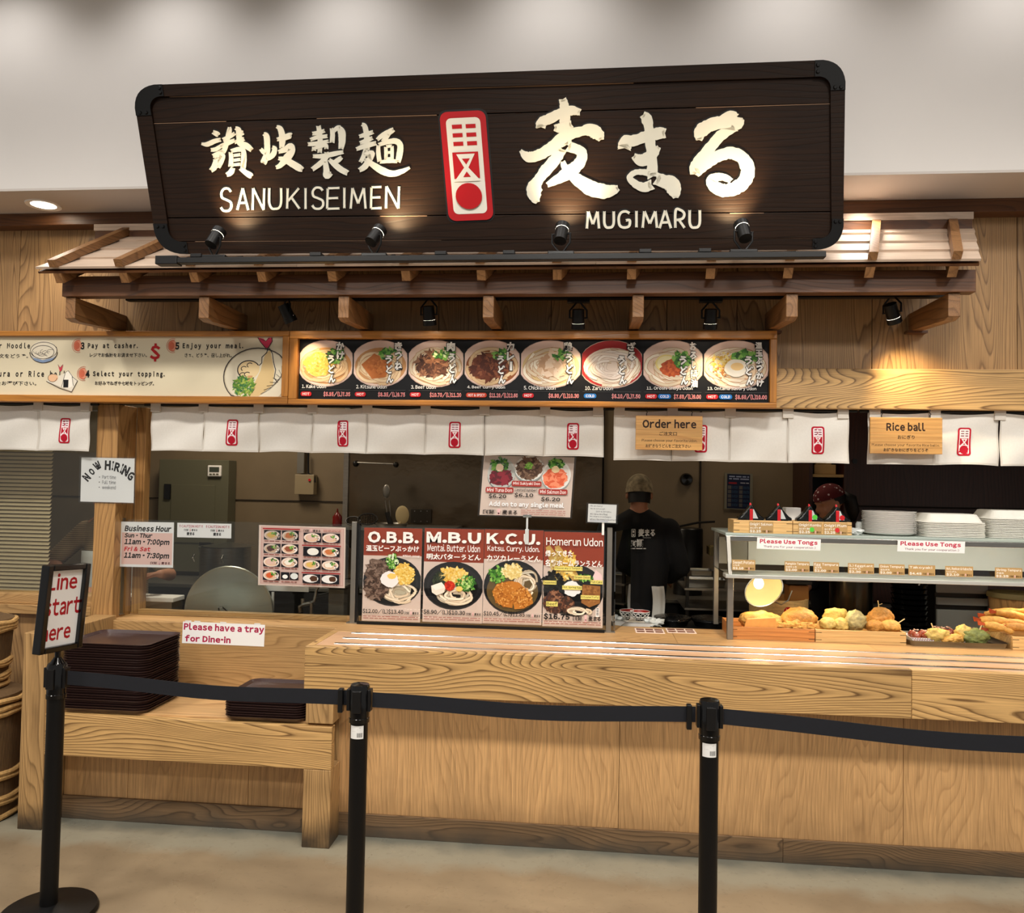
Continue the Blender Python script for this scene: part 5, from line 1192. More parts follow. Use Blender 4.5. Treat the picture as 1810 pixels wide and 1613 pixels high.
# ------------------------------------------------------------------ straw wrapped sake barrels at the far left
def barrel(name, label, cx, cy, z0, r, h, lab=True, taper=0.):
    t = thing(name, label, 'barrel', (cx, cy, z0), group='straw wrapped sake barrels')
    rr = lambda f: r*(1-taper*(1-f))
    prof = [(.0001, 0), (rr(0), 0)]+[(rr(f)*(1+.02*math.sin(PI*f)), h*f) for f in [k/10 for k in range(1, 10)]]+[(rr(1), h), (rr(1)*.8, h+.012), (.0001, h+.015)]
    obj('body', G().lathe(prof, (cx, cy, z0), 40), mat('straw_mat', (98, 72, 40), .85, vary=.3, scale=40, bump=.004, stretch=(6, 6, .4)), t, smooth=True)
    for f in (.03, .14, .18, .34, .38, .86, .90, .96):
        k = rr(f)*1.035; pts = [(cx+k*math.cos(a), cy+k*math.sin(a), z0+h*f+.003*math.sin(7*a+f*30)) for a in [2*PI*i/48 for i in range(48)]]
        obj('rope', G().tube(pts, .013, 8, closed=True), 'rope', t, smooth=True)
    if lab:
        def F(px_, py_, l):
            a = math.radians(-62)+(px_/60-.5)*1.1; k = rr(.6)*1.03+.004+l
            return (cx+k*math.cos(a), cy+k*math.sin(a), z0+h*.84-py_/60*h*.42)
        P = Pr(w=60, h=60, fn=F, eps=.0006)
        for i in range(12): P.rect(i*5, 0, i*5+5, 60, (232, 228, 220), False)
        P.up(); P.vtext('麦まる', 26, 4, 56, 17, (24, 20, 22), bold=.06); P.vtext('讃岐製麺', 49, 8, 36, 6, (60, 30, 40), bold=.02); P.done('label', t)
    return t
barrel('sake_barrel', 'straw wrapped barrel with white label on the floor at far left', -3.045, -.33, 0, .215, .60)
barrel('sake_barrel', 'smaller straw wrapped barrel stacked upon the labelled one at far left', -3.10, -.30, .617, .19, .34, lab=False, taper=.15)

# ------------------------------------------------------------------ display case
CX0, CX1 = float(at(1286, 1060, Y=.1)[0]), 2.62
CXp = CX0
dc = thing('display_case', 'glass display case of tempura with steel rails and lit inside', 'display case', (1.6, .3, CT))
for x_ in (CX0, CX1-.03):
    obj('post', G().box(x_, x_+.030, .10, .13, CT, 1.232), 'steel_dull', dc, bevel=.002); obj('post', G().box(x_, x_+.026, .54, .57, CT, 1.44), 'steel_dull', dc, bevel=.002)
mat('rail_light', (200, 202, 196), .35, .35)
obj('price_rail', G().box(CX0-.02, CX1+.02, .045, .13, 1.233, 1.252), 'rail_light', dc, bevel=.002)
obj('light_tube', G().cyl((CX0+.3, .30, 1.428), (CX1-.2, .30, 1.428), .008, 10), mat('tube_glow', (255, 246, 230), .4, emit=2), dc)
light('AREA', 'tube_light', ((CX0+CX1)/2, .30, 1.418), 1.6, (1, .95, .86), aim=((CX0+CX1)/2, .36, 1.2), shape='RECTANGLE', size=1.5, size_y=.03)
obj('lower_shelf', G().box(CX0, CX1, .131, .56, 1.238, 1.246), 'glass', dc)
obj('top_shelf', G().box(CX0-.01, CX1+.01, .12, .60, 1.442, 1.456), mat('shelf_glass', (176, 188, 180), .25), dc, bevel=.002)
obj('top_rail', G().box(CX0-.01, CX1+.01, .115, .135, 1.415, 1.4415), 'steel', dc, bevel=.002)
def slab(p, q, x0_, x1_, th):   # sloped pane through (y, z) p to q
    return G().hexa([(x0_, p[0], p[1]), (x1_, p[0], p[1]), (x1_, q[0], q[1]), (x0_, q[0], q[1])], [(x0_, p[0], p[1]+th), (x1_, p[0], p[1]+th), (x1_, q[0]+th, q[1]), (x0_, q[0]+th, q[1])])
obj('front_pane', slab((.052, 1.2525), (.118, 1.414), CX0+.012, CX1-.01, .004), 'glass', dc)
for x_ in (CX0-.006, CX1-.006): obj('end_frame', G().hexa([(x_, .045, 1.2525), (x_+.018, .045, 1.2525), (x_+.018, .062, 1.2525), (x_, .062, 1.2525)], [(x_, .112, 1.44), (x_+.018, .112, 1.44), (x_+.018, .128, 1.44), (x_, .128, 1.44)]), 'steel_dull', dc)
obj('back_panel', G().box(CX0+.18, CX1, .50, .515, 1.262, 1.44), mat('pale_panel', (214, 216, 210), .4), dc)
obj('inner_panel', G().box(CX0+.02, CX0+.175, .50, .515, 1.262, 1.41), 'steel_dull', dc)
ql = at(1341, 1027, Y=.24)
hl = thing('heat_lamp', 'glowing warm bulb under the left end of the case shelf', 'lamp', (float(ql[0]), .24, 1.237))
obj('socket', G().cyl((ql[0], .24, 1.215), (ql[0], .24, 1.237), .018, 16), 'black_plastic', hl, smooth=True)
obj('bulb', G().ell((ql[0], .24, 1.188), .026, .026, .030, 16, 10), 'bulb', hl, smooth=True)
l_ = light('POINT', 'bulb_glow', (ql[0], .20, 1.165), 1.6, (1, .74, .40), shadow_soft_size=.02)
for x_ in (1.25, 1.75, 2.25):
    h2 = thing('heat_lamp', {1.25: 'small warm heat lamp under the case shelf above the pumpkin tempura', 1.75: 'small warm heat lamp under the case shelf above the takoyaki tray', 2.25: 'small warm heat lamp under the case shelf above the shrimp tempura'}[x_], 'lamp', (x_, .30, 1.237), group='heat lamps under the shelf')
    obj('housing', G().lathe([(.0001, 0), (.035, 0), (.045, -.02), (.042, -.02), (.032, -.004), (.0001, -.004)], (x_, .30, 1.237), 20), 'steel', h2, smooth=True)
    light('AREA', 'heat_glow', (x_, .24, 1.205), .8, (1, .76, .44), aim=(x_, .10, .9), size=.12)

# price cards on the rail
cards = [(1294, 1335, 'Sweet Potato', '$2.10', 'いも天'), (1387, 1431, 'Pumpkin Tempura', '$2.00', 'かぼちゃ天'), (1438, 1483, 'Egg Tempura', '$2.00', '玉子天'), (1499, 1545, '(L) Eggplant', '$2.30', 'なす天 大'), (1554, 1599, 'Onion Tempura', '$2.00', '玉ねぎ天'), (1606, 1653, 'Takoyaki', '$4.45', ''), (1671, 1720, 'Hot, Renkon & Kabocha', '$2.10', 'いんげん'), (1759, 1807, 'Shrimp Tempura', '$2.25', '海老天')]
mat('card_tan', (190, 154, 98), .6)
def card(x0p, x1p, y0p, y1p, Y0, nm, pr_, jp, label, dot=None):
    TL, TR, BL = at(x0p, y0p, Y=Y0), at(x1p, y0p+.4, Y=Y0), at(x0p, y1p, Y=Y0)
    t = thing('price_card', label, 'price card', tuple((TR+BL)/2), group='tan price cards')
    b_ = obj('card', G().box(TL[0], TR[0], Y0, Y0+.002, BL[2], TL[2]), 'card_tan', t)
    P = Pr(TL, (TR[0], Y0, TL[2]), BL, w=45, h=20)
    P.text(nm, 1.5, 2, 43 if len(nm) > 8 else 40, 8, (250, 246, 236), bold=.015)
    if jp: P.text(jp, 2, 9, 2+min(4.2*len(jp), 20), 12.6, (250, 246, 236), bold=.02, res=1)
    P.text(pr_, 1.5, 13.5, 22, 19, (250, 246, 236), bold=.03); minilogo(P, 24, 14.5, 43, 18.5, (80, 50, 20))
    if dot: P.ell(26, 12, 4.4, 4, dot)
    P.done('print', b_); return t
for i, (a, c, nm, pr_, jp) in enumerate(cards):
    yb = 1004.5+i*1.45+(a-1294)*0; card(a, c, 988.5+(a-1294)*.030, 1007+(a-1294)*.030, .043, nm, pr_, jp, f'tan price card reading {nm.replace("&", "and")} on the case rail')
mat('card_back', (26, 24, 24), .4)
for a, c in ((1338, 1384), (1433, 1437), (1485, 1497), (1655, 1669), (1722, 1757)):
    pass
t, b_, P = sheet('tongs_notice', 'white Please Use Tongs sign on the left of the case top', ((1338.5, 949.5), (1451, 953), (1337.5, 969.5)), .105)
P.text('Please Use Tongs', 5, 2, 107, 12, (196, 34, 70), bold=.05); P.text('Thank you for your cooperation :)', 12, 13, 104, 18, (120, 50, 70), bold=.01); P.done('print', b_)
t, b_, P = sheet('tongs_notice', 'white Please Use Tongs sign on the case below the takeout boxes', ((1587, 953.5), (1706, 957), (1586, 974)), .105)
P.text('Please Use Tongs', 5, 2, 112, 12, (196, 34, 70), bold=.05); P.text('Thank you for your cooperation :)', 13, 13.5, 109, 18.5, (120, 50, 70), bold=.01); P.done('print', b_)

# ------------------------------------------------------------------ wooden boxes
def wbox(name, label, x0_, x1_, y0_, y1_, z0, h, m='box_wood', th=.012, group='wooden food boxes on the counter', inner=None):
    t = thing(name, label, 'box', ((x0_+x1_)/2, (y0_+y1_)/2, z0), group=group)
    obj('front_board', G().box(x0_, x1_, y0_, y0_+th, z0, z0+h), m, t, bevel=.0015); obj('back_board', G().box(x0_, x1_, y1_-th, y1_, z0, z0+h), m, t, bevel=.0015)
    for a in (x0_, x1_-th): obj('side_board', G().box(a, a+th, y0_+th, y1_-th, z0, z0+h), m, t)
    obj('bottom', G().box(x0_+th, x1_-th, y0_+th, y1_-th, z0, z0+.010), inner or m, t)
    g = G()
    for zf in (.18, .76):
        for a, c in ((x0_, x0_+.03), (x1_-.03, x1_)): g.box(a, c, y0_-.0004, y0_+.001, z0+h*zf, z0+h*zf+.0025)
    obj('finger_joint', g, 'seam', t); return t
bX = [float(at(p, 1135, Z=CT)[0]) for p in (1298, 1442, 1592, 1596, 1753, 1757)]
mat('red_lining', (120, 20, 24), .5)
hB = .055
wbox('food_box', 'reddish wooden box of sweet potato and round tempura at the case left end', bX[0], bX[1]-.002, .12, .40, CT, hB+.008, 'box_wood_red', inner='red_lining')
wbox('food_box', 'pale wooden box of pumpkin and egg tempura, second in the case', bX[1]+.002, bX[2], .12, .40, CT, hB+.008)
wbox('food_box', 'pale wooden box heaped with shrimp tempura at the right edge', bX[5]-.002, bX[5]+.42, .10, .40, CT, hB+.010)
# steel tray
tt_ = thing('steel_tray', 'shallow steel tray of takoyaki boats and green tempura in the case', 'tray', ((bX[3]+bX[4])/2, .24, CT))
def rtray(x0_, x1_, y0_, y1_, z0, h, r=.03, fl=.012):
    def lp(k, z):
        o = []
        for cx, cy, a in ((x1_-r, y0_+r, -90), (x1_-r, y1_-r, 0), (x0_+r, y1_-r, 90), (x0_+r, y0_+r, 180)): o += [(cx+(r+k)*math.cos(math.radians(a+90*j/5)), cy+(r+k)*math.sin(math.radians(a+90*j/5)), z) for j in range(6)]
        return o
    L = [lp(-fl, z0), lp(0, z0+h), lp(.004, z0+h+.002), lp(-.002, z0+h+.002), lp(-fl-.002, z0+.003)]; n_ = 24; vs = sum(L, []); fs = [tuple(range(n_-1, -1, -1))]
    for k in range(4): fs += [(k*n_+i, k*n_+(i+1) % n_, (k+1)*n_+(i+1) % n_, (k+1)*n_+i) for i in range(n_)]
    fs.append(tuple(4*n_+i for i in range(n_))); return G().add(vs, fs)
obj('pan', rtray(bX[3], bX[4], .10, .38, CT, .026), 'steel', tt_, smooth=True)

# ------------------------------------------------------------------ fried food
def lump(c, rx, ry, rz, seed, amp=.18, f=26., sub=4, flat=0., crumb=.0, cut=None):
    bm = bmesh.new(); bmesh.ops.create_icosphere(bm, subdivisions=sub, radius=1)
    o = Vector((seed*7.13, seed*3.1, seed*1.7)); v_ = []
    for v in bm.verts:
        d = v.co.normalized(); p = Vector((d.x*rx, d.y*ry, d.z*rz))
        k = 1+amp*mnoise.noise(p*f+o)+amp*.6*mnoise.noise(p*f*2.7+o)+.07*mnoise.noise(p*190+o)+.05*mnoise.noise(p*380+o)
        p = p*k
        if cut is not None and p.dot(cut[0]) > cut[1]: p = p-cut[0]*(p.dot(cut[0])-cut[1])
        v.co = p+Vector(c)
    me = bpy.data.meshes.new('food'); vs = [tuple(v.co) for v in bm.verts]; fs = [tuple(q.index for q in f_.verts) for f_ in bm.faces]; bm.free()
    bpy.data.meshes.remove(me)
    return G().add(vs, fs)
def food(name, label, cat, g, m, group=None):
    c = np.mean(np.array(g.v), 0); mn = min(v[2] for v in g.v)
    me_o = obj(name, G().add([(v[0]-c[0], v[1]-c[1], v[2]-mn) for v in g.v], g.f), m, None, smooth=2); me_o.location = (c[0], c[1], mn); WL[me_o.name] = Vector(me_o.location)
    return tag(me_o, label, cat, group)
mat('batter', (222, 168, 84), .6, vary=.22, scale=70, bump=.004); mat('batter_pale', (208, 178, 98), .6, vary=.2, scale=70, bump=.004); mat('batter_grey', (178, 164, 112), .6, vary=.35, scale=60, bump=.004)
mat('batter_green', (128, 136, 74), .6, vary=.4, scale=60, bump=.004); mat('batter_brown', (198, 140, 64), .6, vary=.25, scale=80, bump=.004); mat('takoyaki', (140, 56, 26), .3, vary=.4, scale=60, coat=.5); mat('flesh_orange', (234, 164, 84), .5, vary=.08, scale=50)
mat('shrimp_tail', (196, 84, 44), .4); mat('skewer', (222, 196, 140), .6)
def fx(px_, py_, Y0): q = at(px_, py_, Y=Y0); return float(q[0]), float(q[2])
zb = CT+.012
def put(px_, py_, Y0, wpx, hpx, dep, seed, m, name, label, **k):
    x_, z_ = fx(px_, py_, Y0); s = 1/300.; dist = (Y0+4.05); s = dist/FPX
    rx, rz = wpx*s/2, hpx*s/2
    return food(name, label, k.pop('cat', 'tempura'), lump((x_, Y0, z_), rx, dep/2, rz, seed, **k), m, k.get('group'))
# box 1
o = put(1344, 1097, .20, 72, 34, .12, 1, 'batter', 'sweet_potato_tempura', 'large wedge of sweet potato tempura at the left end of the case', amp=.12)
x_, z_ = fx(1346, 1100, .145); g = G().hexa([(x_-.10, .138, zb+.002), (x_+.085, .138, zb+.002), (x_+.085, .15, zb+.002), (x_-.10, .15, zb+.002)], [(x_-.075, .136, z_+.018), (x_+.07, .136, z_+.030), (x_+.07, .15, z_+.030), (x_-.075, .15, z_+.018)])
obj('cut_face', g, 'flesh_orange', o, bevel=.004)
o = put(1413, 1095, .22, 60, 42, .12, 2, 'batter_brown', 'croquette_tempura', 'round golden fritter with shrimp at the right of the first box', amp=.12)
obj('crumbs', lump((fx(1408, 1105, .16)[0], .155, fx(1408, 1105, .16)[1]), .085, .025, .022, 4, amp=.5, f=60), 'batter', o)
# box 2
for i, (a, b_, c, w, h, d, m, nm, lb) in enumerate(((1476, 1090, .27, 42, 32, .09, 'batter_pale', 'pumpkin_tempura', 'pale yellow pumpkin tempura on top at the left of the second box'),
    (1464, 1103, .19, 28, 24, .08, 'batter_pale', 'pumpkin_tempura', 'small pale pumpkin tempura ball at the front left of the second box'), (1486, 1104, .18, 24, 24, .08, 'batter_pale', 'pumpkin_tempura', 'round pale tempura ball beside the grey fritter'),
    (1512, 1098, .20, 30, 38, .08, 'batter_grey', 'egg_tempura', 'greyish speckled tempura in the middle of the second box'), (1530, 1099, .27, 22, 22, .08, 'batter_grey', 'egg_tempura', 'half hidden grey tempura behind the golden ring fritter'),
    (1556, 1092, .24, 44, 36, .09, 'batter_brown', 'onion_tempura', 'golden onion ring fritter with a pick at the right of the second box'), (1546, 1106, .18, 28, 22, .07, 'batter_brown', 'onion_tempura', 'small golden fritter in front of the onion ring fritter'), (1573, 1106, .18, 34, 20, .07, 'batter', 'onion_tempura', 'flat golden fritter at the right front of the second box'))):
    o = put(a, b_, c, w, h, d, 10+i, m, nm, lb, amp=.2)
    if i == 5:
        q = at(1556, 1080, Y=c); obj('skewer', G().cyl((q[0], c, q[2]-.03), (q[0]-.012, c, q[2]+.055), .0022, 6).cyl((q[0]-.009, c, q[2]+.032), (q[0]+.010, c, q[2]+.040), .0016, 6), 'skewer', o)
    if i == 7:
        q = at(1590, 1100, Y=c); obj('skewer', G().cyl((q[0]-.02, c, q[2]-.012), (q[0]+.025, c, q[2]+.02), .0028, 6), 'skewer', o)
# tray: two paper boats with takoyaki, green tempura
for bi, (cx_, cy_, n_, lb) in enumerate((((1634), .19, 6, 'left'), ((1668), .31, 4, 'middle back'), ((1712), .31, 3, 'right back'))):
    q = at(cx_, 1128, Y=cy_); X_ = float(q[0]); zt0 = CT+.006
    bt = thing('paper_boat', f'checked paper boat with takoyaki, {lb} in the steel tray', 'food boat', (X_, cy_, zt0), group='paper boats with takoyaki')
    w2 = .085 if bi == 0 else .055; d2 = .055 if bi == 0 else .04
    g = G(); lo = [(X_-w2*.8, cy_-d2*.8, zt0), (X_+w2*.8, cy_-d2*.8, zt0), (X_+w2*.8, cy_+d2*.8, zt0), (X_-w2*.8, cy_+d2*.8, zt0)]; hi = [(X_-w2, cy_-d2, zt0+.030), (X_+w2, cy_-d2, zt0+.030), (X_+w2, cy_+d2, zt0+.034), (X_-w2, cy_+d2, zt0+.034)]
    g.add(lo+hi, [(3, 2, 1, 0)]+[(i, (i+1) % 4, 4+(i+1) % 4, 4+i) for i in range(4)]); bo = obj('boat', g, 'paper', bt, solid=.0015)
    P = Pr((X_-w2, cy_-d2-.001, zt0+.030), (X_+w2, cy_-d2-.001, zt0+.030), (X_-w2*.8, cy_-d2*.8-.001, zt0), w=60, h=12)
    for r in range(4):
        for c in range(14): P.rect(1+c*4.2+(2 if r % 2 else 0), .5+r*3, 3+c*4.2+(2 if r % 2 else 0), 2+r*3, (190, 60, 80), False)
    P.done('check_print', bo)
    R = random.Random(bi)
    for k in range(n_):
        a = X_+(k % 3-1)*w2*.55; b2 = cy_+(k//3-.4)*d2*.8
        food('takoyaki', ['glazed takoyaki ball in the left paper boat', 'glazed takoyaki ball in the middle back boat', 'glazed takoyaki ball in the right back boat'][bi], 'takoyaki', lump((a, b2, zt0+.034), .024, .022, .020, k+bi*9, amp=.12), 'takoyaki', ['takoyaki in the left boat', 'takoyaki in the middle boat', 'takoyaki in the right boat'][bi])
    g = G()
    for k in range(26):
        a = X_+(R.random()-.5)*w2*1.6; b2 = cy_+(R.random()-.5)*d2*1.5; z = zt0+.052+R.random()*.006; t_ = R.random()*PI
        dx, dy = math.cos(t_)*.010, math.sin(t_)*.010; g.add([(a-dx, b2-dy, z), (a+dy*.4, b2-dx*.4, z+.004), (a+dx, b2+dy, z+.001), (a-dy*.4, b2+dx*.4, z+.003)], [(0, 1, 2, 3)])
    obj('bonito_flakes', g, mat('bonito', (232, 190, 170), .7), bt, kind='stuff')
for i, (a, b_, c, w, h, d, m, lb) in enumerate(((1656, 1122, .16, 38, 24, .07, 'batter_pale', 'pale green vegetable fritter at the left front of the steel tray'), (1676, 1129, .145, 30, 13, .06, 'batter', 'flat yellow fritter at the front of the steel tray'), (1701, 1119, .18, 26, 26, .07, 'batter_pale', 'pale rolled tempura standing in the middle of the steel tray'),
    (1725, 1125, .155, 42, 26, .07, 'batter_green', 'dark green herb fritter at the right of the steel tray'), (1690, 1127, .15, 22, 14, .05, 'batter', 'small yellow fritter between the pale roll and green fritter'))):
    o = put(a, b_, c, w, h, d, 40+i, m, 'vegetable_tempura', lb, amp=.3, f=40)
    if i in (0, 3):
        q = at(a+(4 if i else -4), b_-10, Y=c); obj('skewer', G().cyl((q[0]+.0, c, q[2]-.015), (q[0]+(.016 if i else -.016), c, q[2]+.03), .0030, 6), 'skewer', o)
# shrimp heap
R = random.Random(4)
sh = [(1775, 1083, .30, -.18, 60), (1796, 1090, .25, .25, 62), (1767, 1099, .21, .1, 58), (1799, 1104, .20, .12, 60), (1783, 1111, .16, -.1, 62), (1765, 1110, .15, .3, 44), (1812, 1113, .14, .2, 60), (1820, 1096, .26, .2, 60), (1830, 1088, .32, .1, 60), (1840, 1106, .2, -.2, 60)]
for i, (a, b_, c, tl, L) in enumerate(sh):
    q = at(a, b_, Y=c); s = (c+4.05)/FPX; h = L*s/2; d = Vector((math.cos(tl), -.1, -math.sin(tl)*.8)); P0 = Vector(q)-d*h; P1 = Vector(q)+d*h
    g = G(); n_ = 10; pts = [P0.lerp(P1, k/n_)+Vector((0, 0, .008*math.sin(PI*k/n_))) for k in range(n_+1)]; rs = [.007+.013*math.sin(min(1, .25+k/n_)*PI*.8)+.004*(R.random()-.5) for k in range(n_+1)]
    g.tube(pts, rs, 10)
    gv = []
    for v in g.v:
        k = mnoise.noise(Vector(v)*110+Vector((i*5, 0, 0))); gv.append((v[0]+k*.003, v[1]+mnoise.noise(Vector(v)*90)*.003, v[2]+k*.004))
    g.v = gv; mz = min(v[2] for v in g.v)
    labs_ = ['topmost shrimp tempura of the heap', 'upper right shrimp tempura of the heap', 'middle left shrimp tempura of the heap', 'middle right shrimp tempura of the heap', 'lower shrimp tempura leaning on the box front', 'short lower left shrimp tempura of the heap', 'lower right shrimp tempura at the picture edge', 'right shrimp tempura of the heap beyond the edge', 'back right shrimp tempura of the heap', 'far right shrimp tempura lying in the box']
    o = food('shrimp_tempura', labs_[i], 'tempura', g, 'batter' if i % 3 else 'batter_brown', 'shrimp tempura in the right box')
    e = P0; obj('tail', G().hexa([e+Vector((.004, -.004, -.004)), e+Vector((.004, .004, -.004)), e+Vector((.004, .004, .004)), e+Vector((.004, -.004, .004))], [e-d*.03+Vector((0, -.006, -.012)), e-d*.03+Vector((0, .004, -.010)), e-d*.034+Vector((0, .004, .012)), e-d*.034+Vector((0, -.006, .012))]), 'shrimp_tail', o)

# ------------------------------------------------------------------ on top of the case
TZ = 1.4565
def tx(p, Y0=.16): return float(at(p, 930, Y=Y0)[0])
wbox('onigiri_box', 'light wooden box with two salmon rice balls on the case', tx(1295), tx(1398.5), .135, .30, TZ, .066, 'box_wood', group='onigiri boxes on the case', th=.010)
wbox('onigiri_box', 'light wooden box with kombu and plum rice balls on the case', tx(1399.5), tx(1503), .135, .30, TZ, .066, 'box_wood', group='onigiri boxes on the case', th=.010)
card(1324, 1367, 921, 942, .1335, 'Onigiri Salmon', '$2.25', 'おにぎり 鮭', 'tan price card reading Onigiri Salmon on the left rice ball box')
card(1411, 1453, 922.5, 943.5, .1335, 'Onigiri Kombu', '$2.25', 'おにぎり 昆布', 'tan price card reading Onigiri Kombu with green dot', dot=(90, 210, 70))
card(1455.5, 1498, 923.5, 944.5, .1335, 'Onigiri Plum', '$2.25', 'おにぎり 梅', 'tan price card reading Onigiri Plum with red dot', dot=(214, 50, 50))
mat('nori_wrap', (16, 18, 18), .18, vary=.6, scale=40, bump=.004); mat('red_tape', (206, 24, 34), .4); mat('green_dot', (90, 210, 70), .5)
for i, (pxc, dcol, lb) in enumerate(((1327, None, 'wrapped triangular rice ball at the left of the salmon box'), (1376, None, 'wrapped triangular rice ball at the right of the salmon box'), (1431, 'green_dot', 'wrapped rice ball with a green sticker'), (1479, 'red_tape', 'wrapped rice ball with a red sticker, rightmost'))):
    xc = tx(pxc, .2); z0 = TZ+.0115; t = thing('onigiri', lb, 'rice ball', (xc, .215, z0), group='wrapped rice balls on the case')
    prof = [(-.062, 0), (.062, 0), (.066, .066), (.050, .076), (.018, .112), (.004, .132), (-.004, .132), (-.018, .112), (-.050, .076), (-.066, .066)]
    g = G(); n_ = len(prof); lay = [(-.030, .82), (-.024, 1), (.024, 1), (.030, .82)]
    vs = [(xc+x*k, .215+y, z0+z*(.96+.04*k)) for y, k in lay for x, z in prof]; fs = [tuple(range(n_)), tuple(3*n_+n_-1-i_ for i_ in range(n_))]
    for k in range(3): fs += [(k*n_+j, (k+1)*n_+j, (k+1)*n_+(j+1) % n_, k*n_+(j+1) % n_) for j in range(n_)]
    g.add(vs, fs); obj('wrapper', g, 'nori_wrap', t, smooth=True, bevel=.003)
    obj('tear_strip', G().box(xc-.009, xc+.007, .183, .186, z0+.03, z0+.108).hexa([(xc-.009, .183, z0+.108), (xc+.007, .183, z0+.108), (xc+.007, .188, z0+.108), (xc-.009, .188, z0+.108)], [(xc-.006, .205, z0+.142), (xc+.001, .205, z0+.142), (xc+.001, .21, z0+.142), (xc-.006, .21, z0+.142)]), 'red_tape', t)
    if dcol: obj('sticker', G().cyl((xc+.022, .1845, z0+.075), (xc+.022, .183, z0+.075), .013, 18), dcol, t)
    obj('painted_shine', G().hexa([(xc+.008, .184, z0+.062), (xc+.034, .184, z0+.062), (xc+.034, .187, z0+.062), (xc+.008, .187, z0+.062)], [(xc+.008, .184, z0+.110), (xc+.012, .184, z0+.110), (xc+.012, .187, z0+.110), (xc+.008, .187, z0+.110)]), 'clear_plastic', t)  # pale wedge stands in for the reflection on the wrapper
# plates
pl = obj('paper_plate', G().lathe([(.0001, 0), (.10, 0), (.128, .012), (.131, .0125), (.131, .011), (.101, -.0015), (.0001, -.0015)], (0, 0, 0), 36), 'white_ceramic', None, smooth=True)
xp = tx(1571.5, .28); NP = 17
for i in range(NP):
    o = pl if i == 0 else pl.copy()
    if i: COL.objects.link(o)
    o.location = (xp+.001*math.sin(i*2), .285, TZ+.002+i*.0068)
    tag(o, 'white plate in the round stack on the case' if 0 < i < NP-1 else ('topmost white plate of the round stack on the case' if i else 'lowest white plate of the round stack on the case'), 'plate', 'white plates stacked on the case')
# takeout boxes, nested clamshells
def clam(w, d):
    def lp(w_, d_, r_, z, nb=2):
        o = []
        for cx, cy, a in ((w_/2-r_, -d_/2+r_, -90), (w_/2-r_, d_/2-r_, 0), (-w_/2+r_, d_/2-r_, 90), (-w_/2+r_, -d_/2+r_, 180)): o += [(cx+r_*math.cos(math.radians(a+90*j/4)), cy+r_*math.sin(math.radians(a+90*j/4)), z) for j in range(5)]
        return o
    return lp
def shell(w, d, h, lid):
    lp = clam(w, d); L = [lp(w-.008, d-.008, .03, 0), lp(w, d, .035, .001), lp(w, d, .035, .0045)]
    if lid: L += [lp(w-.02, d-.02, .035, .008), lp(w-.06, d-.06, .03, h), lp(w-.08, d-.08, .03, h+.002)]
    else: L += [lp(w-.01, d-.01, .03, .005)]
    n_ = 20; vs = sum(L, []); fs = [tuple(range(n_-1, -1, -1))]
    for k in range(len(L)-1): fs += [(k*n_+i, k*n_+(i+1) % n_, (k+1)*n_+(i+1) % n_, (k+1)*n_+i) for i in range(n_)]
    fs.append(tuple((len(L)-1)*n_+i for i in range(n_))); return G().add(vs, fs)
mat('fibre_white', (250, 247, 236), .8, vary=.04, scale=30)
def clamstack(cx, cy, w, d, n, lab, group):
    lo = obj('takeout_box', shell(w, d, .045, False), 'fibre_white', None, smooth=True); top = obj('takeout_box', shell(w, d, .045, True), 'fibre_white', None, smooth=True)
    for i in range(n):
        last = i == n-1
        o = top if last else (lo if i == 0 else lo.copy())
        if i and not last: COL.objects.link(o)
        o.location = (cx+.0015*math.sin(i*1.7), cy, TZ+.001+i*.0078)
        tag(o, f'topmost pale takeout box of the {lab} stack' if last else (f'lowest pale takeout box of the {lab} stack' if i == 0 else f'pale fibre takeout box in the {lab} stack'), 'takeout box', group)
clamstack(tx(1673, .28), .285, .30, .24, 10, 'left', 'takeout boxes in the left stack')
clamstack(tx(1773, .34)+.035, .33, .33, .26, 13, 'right', 'takeout boxes in the right stack')
ss = thing('sauce_bottle', 'small clear plastic container beside the plate stack', 'container', (tx(1522, .36), .36, TZ))
obj('body', G().lathe([(.0001, 0), (.026, 0), (.028, .05), (.022, .062), (.0001, .062)], (tx(1522, .36), .36, TZ), 20), 'clear_plastic', ss, smooth=True); obj('lid', G().cyl((tx(1522, .36), .36, TZ+.0625), (tx(1522, .36), .36, TZ+.075), .018, 16), 'black_plastic', ss, smooth=True)
bx_ = tx(1512, .2); wr = food('plastic_bag', 'crumpled clear plastic wrap in front of the plate stack', 'plastic bag', lump((bx_, .22, TZ+.016), .04, .03, .016, 77, amp=.6, f=50), 'clear_plastic')
bc_ = tx(1404, .36)
tag(obj('paper_stack', G().box(bc_-.05, bc_+.03, .34, .42, TZ, TZ+.13), 'white_ceramic', None, bevel=.004), 'white block of folded paper behind the rice ball boxes', 'paper')
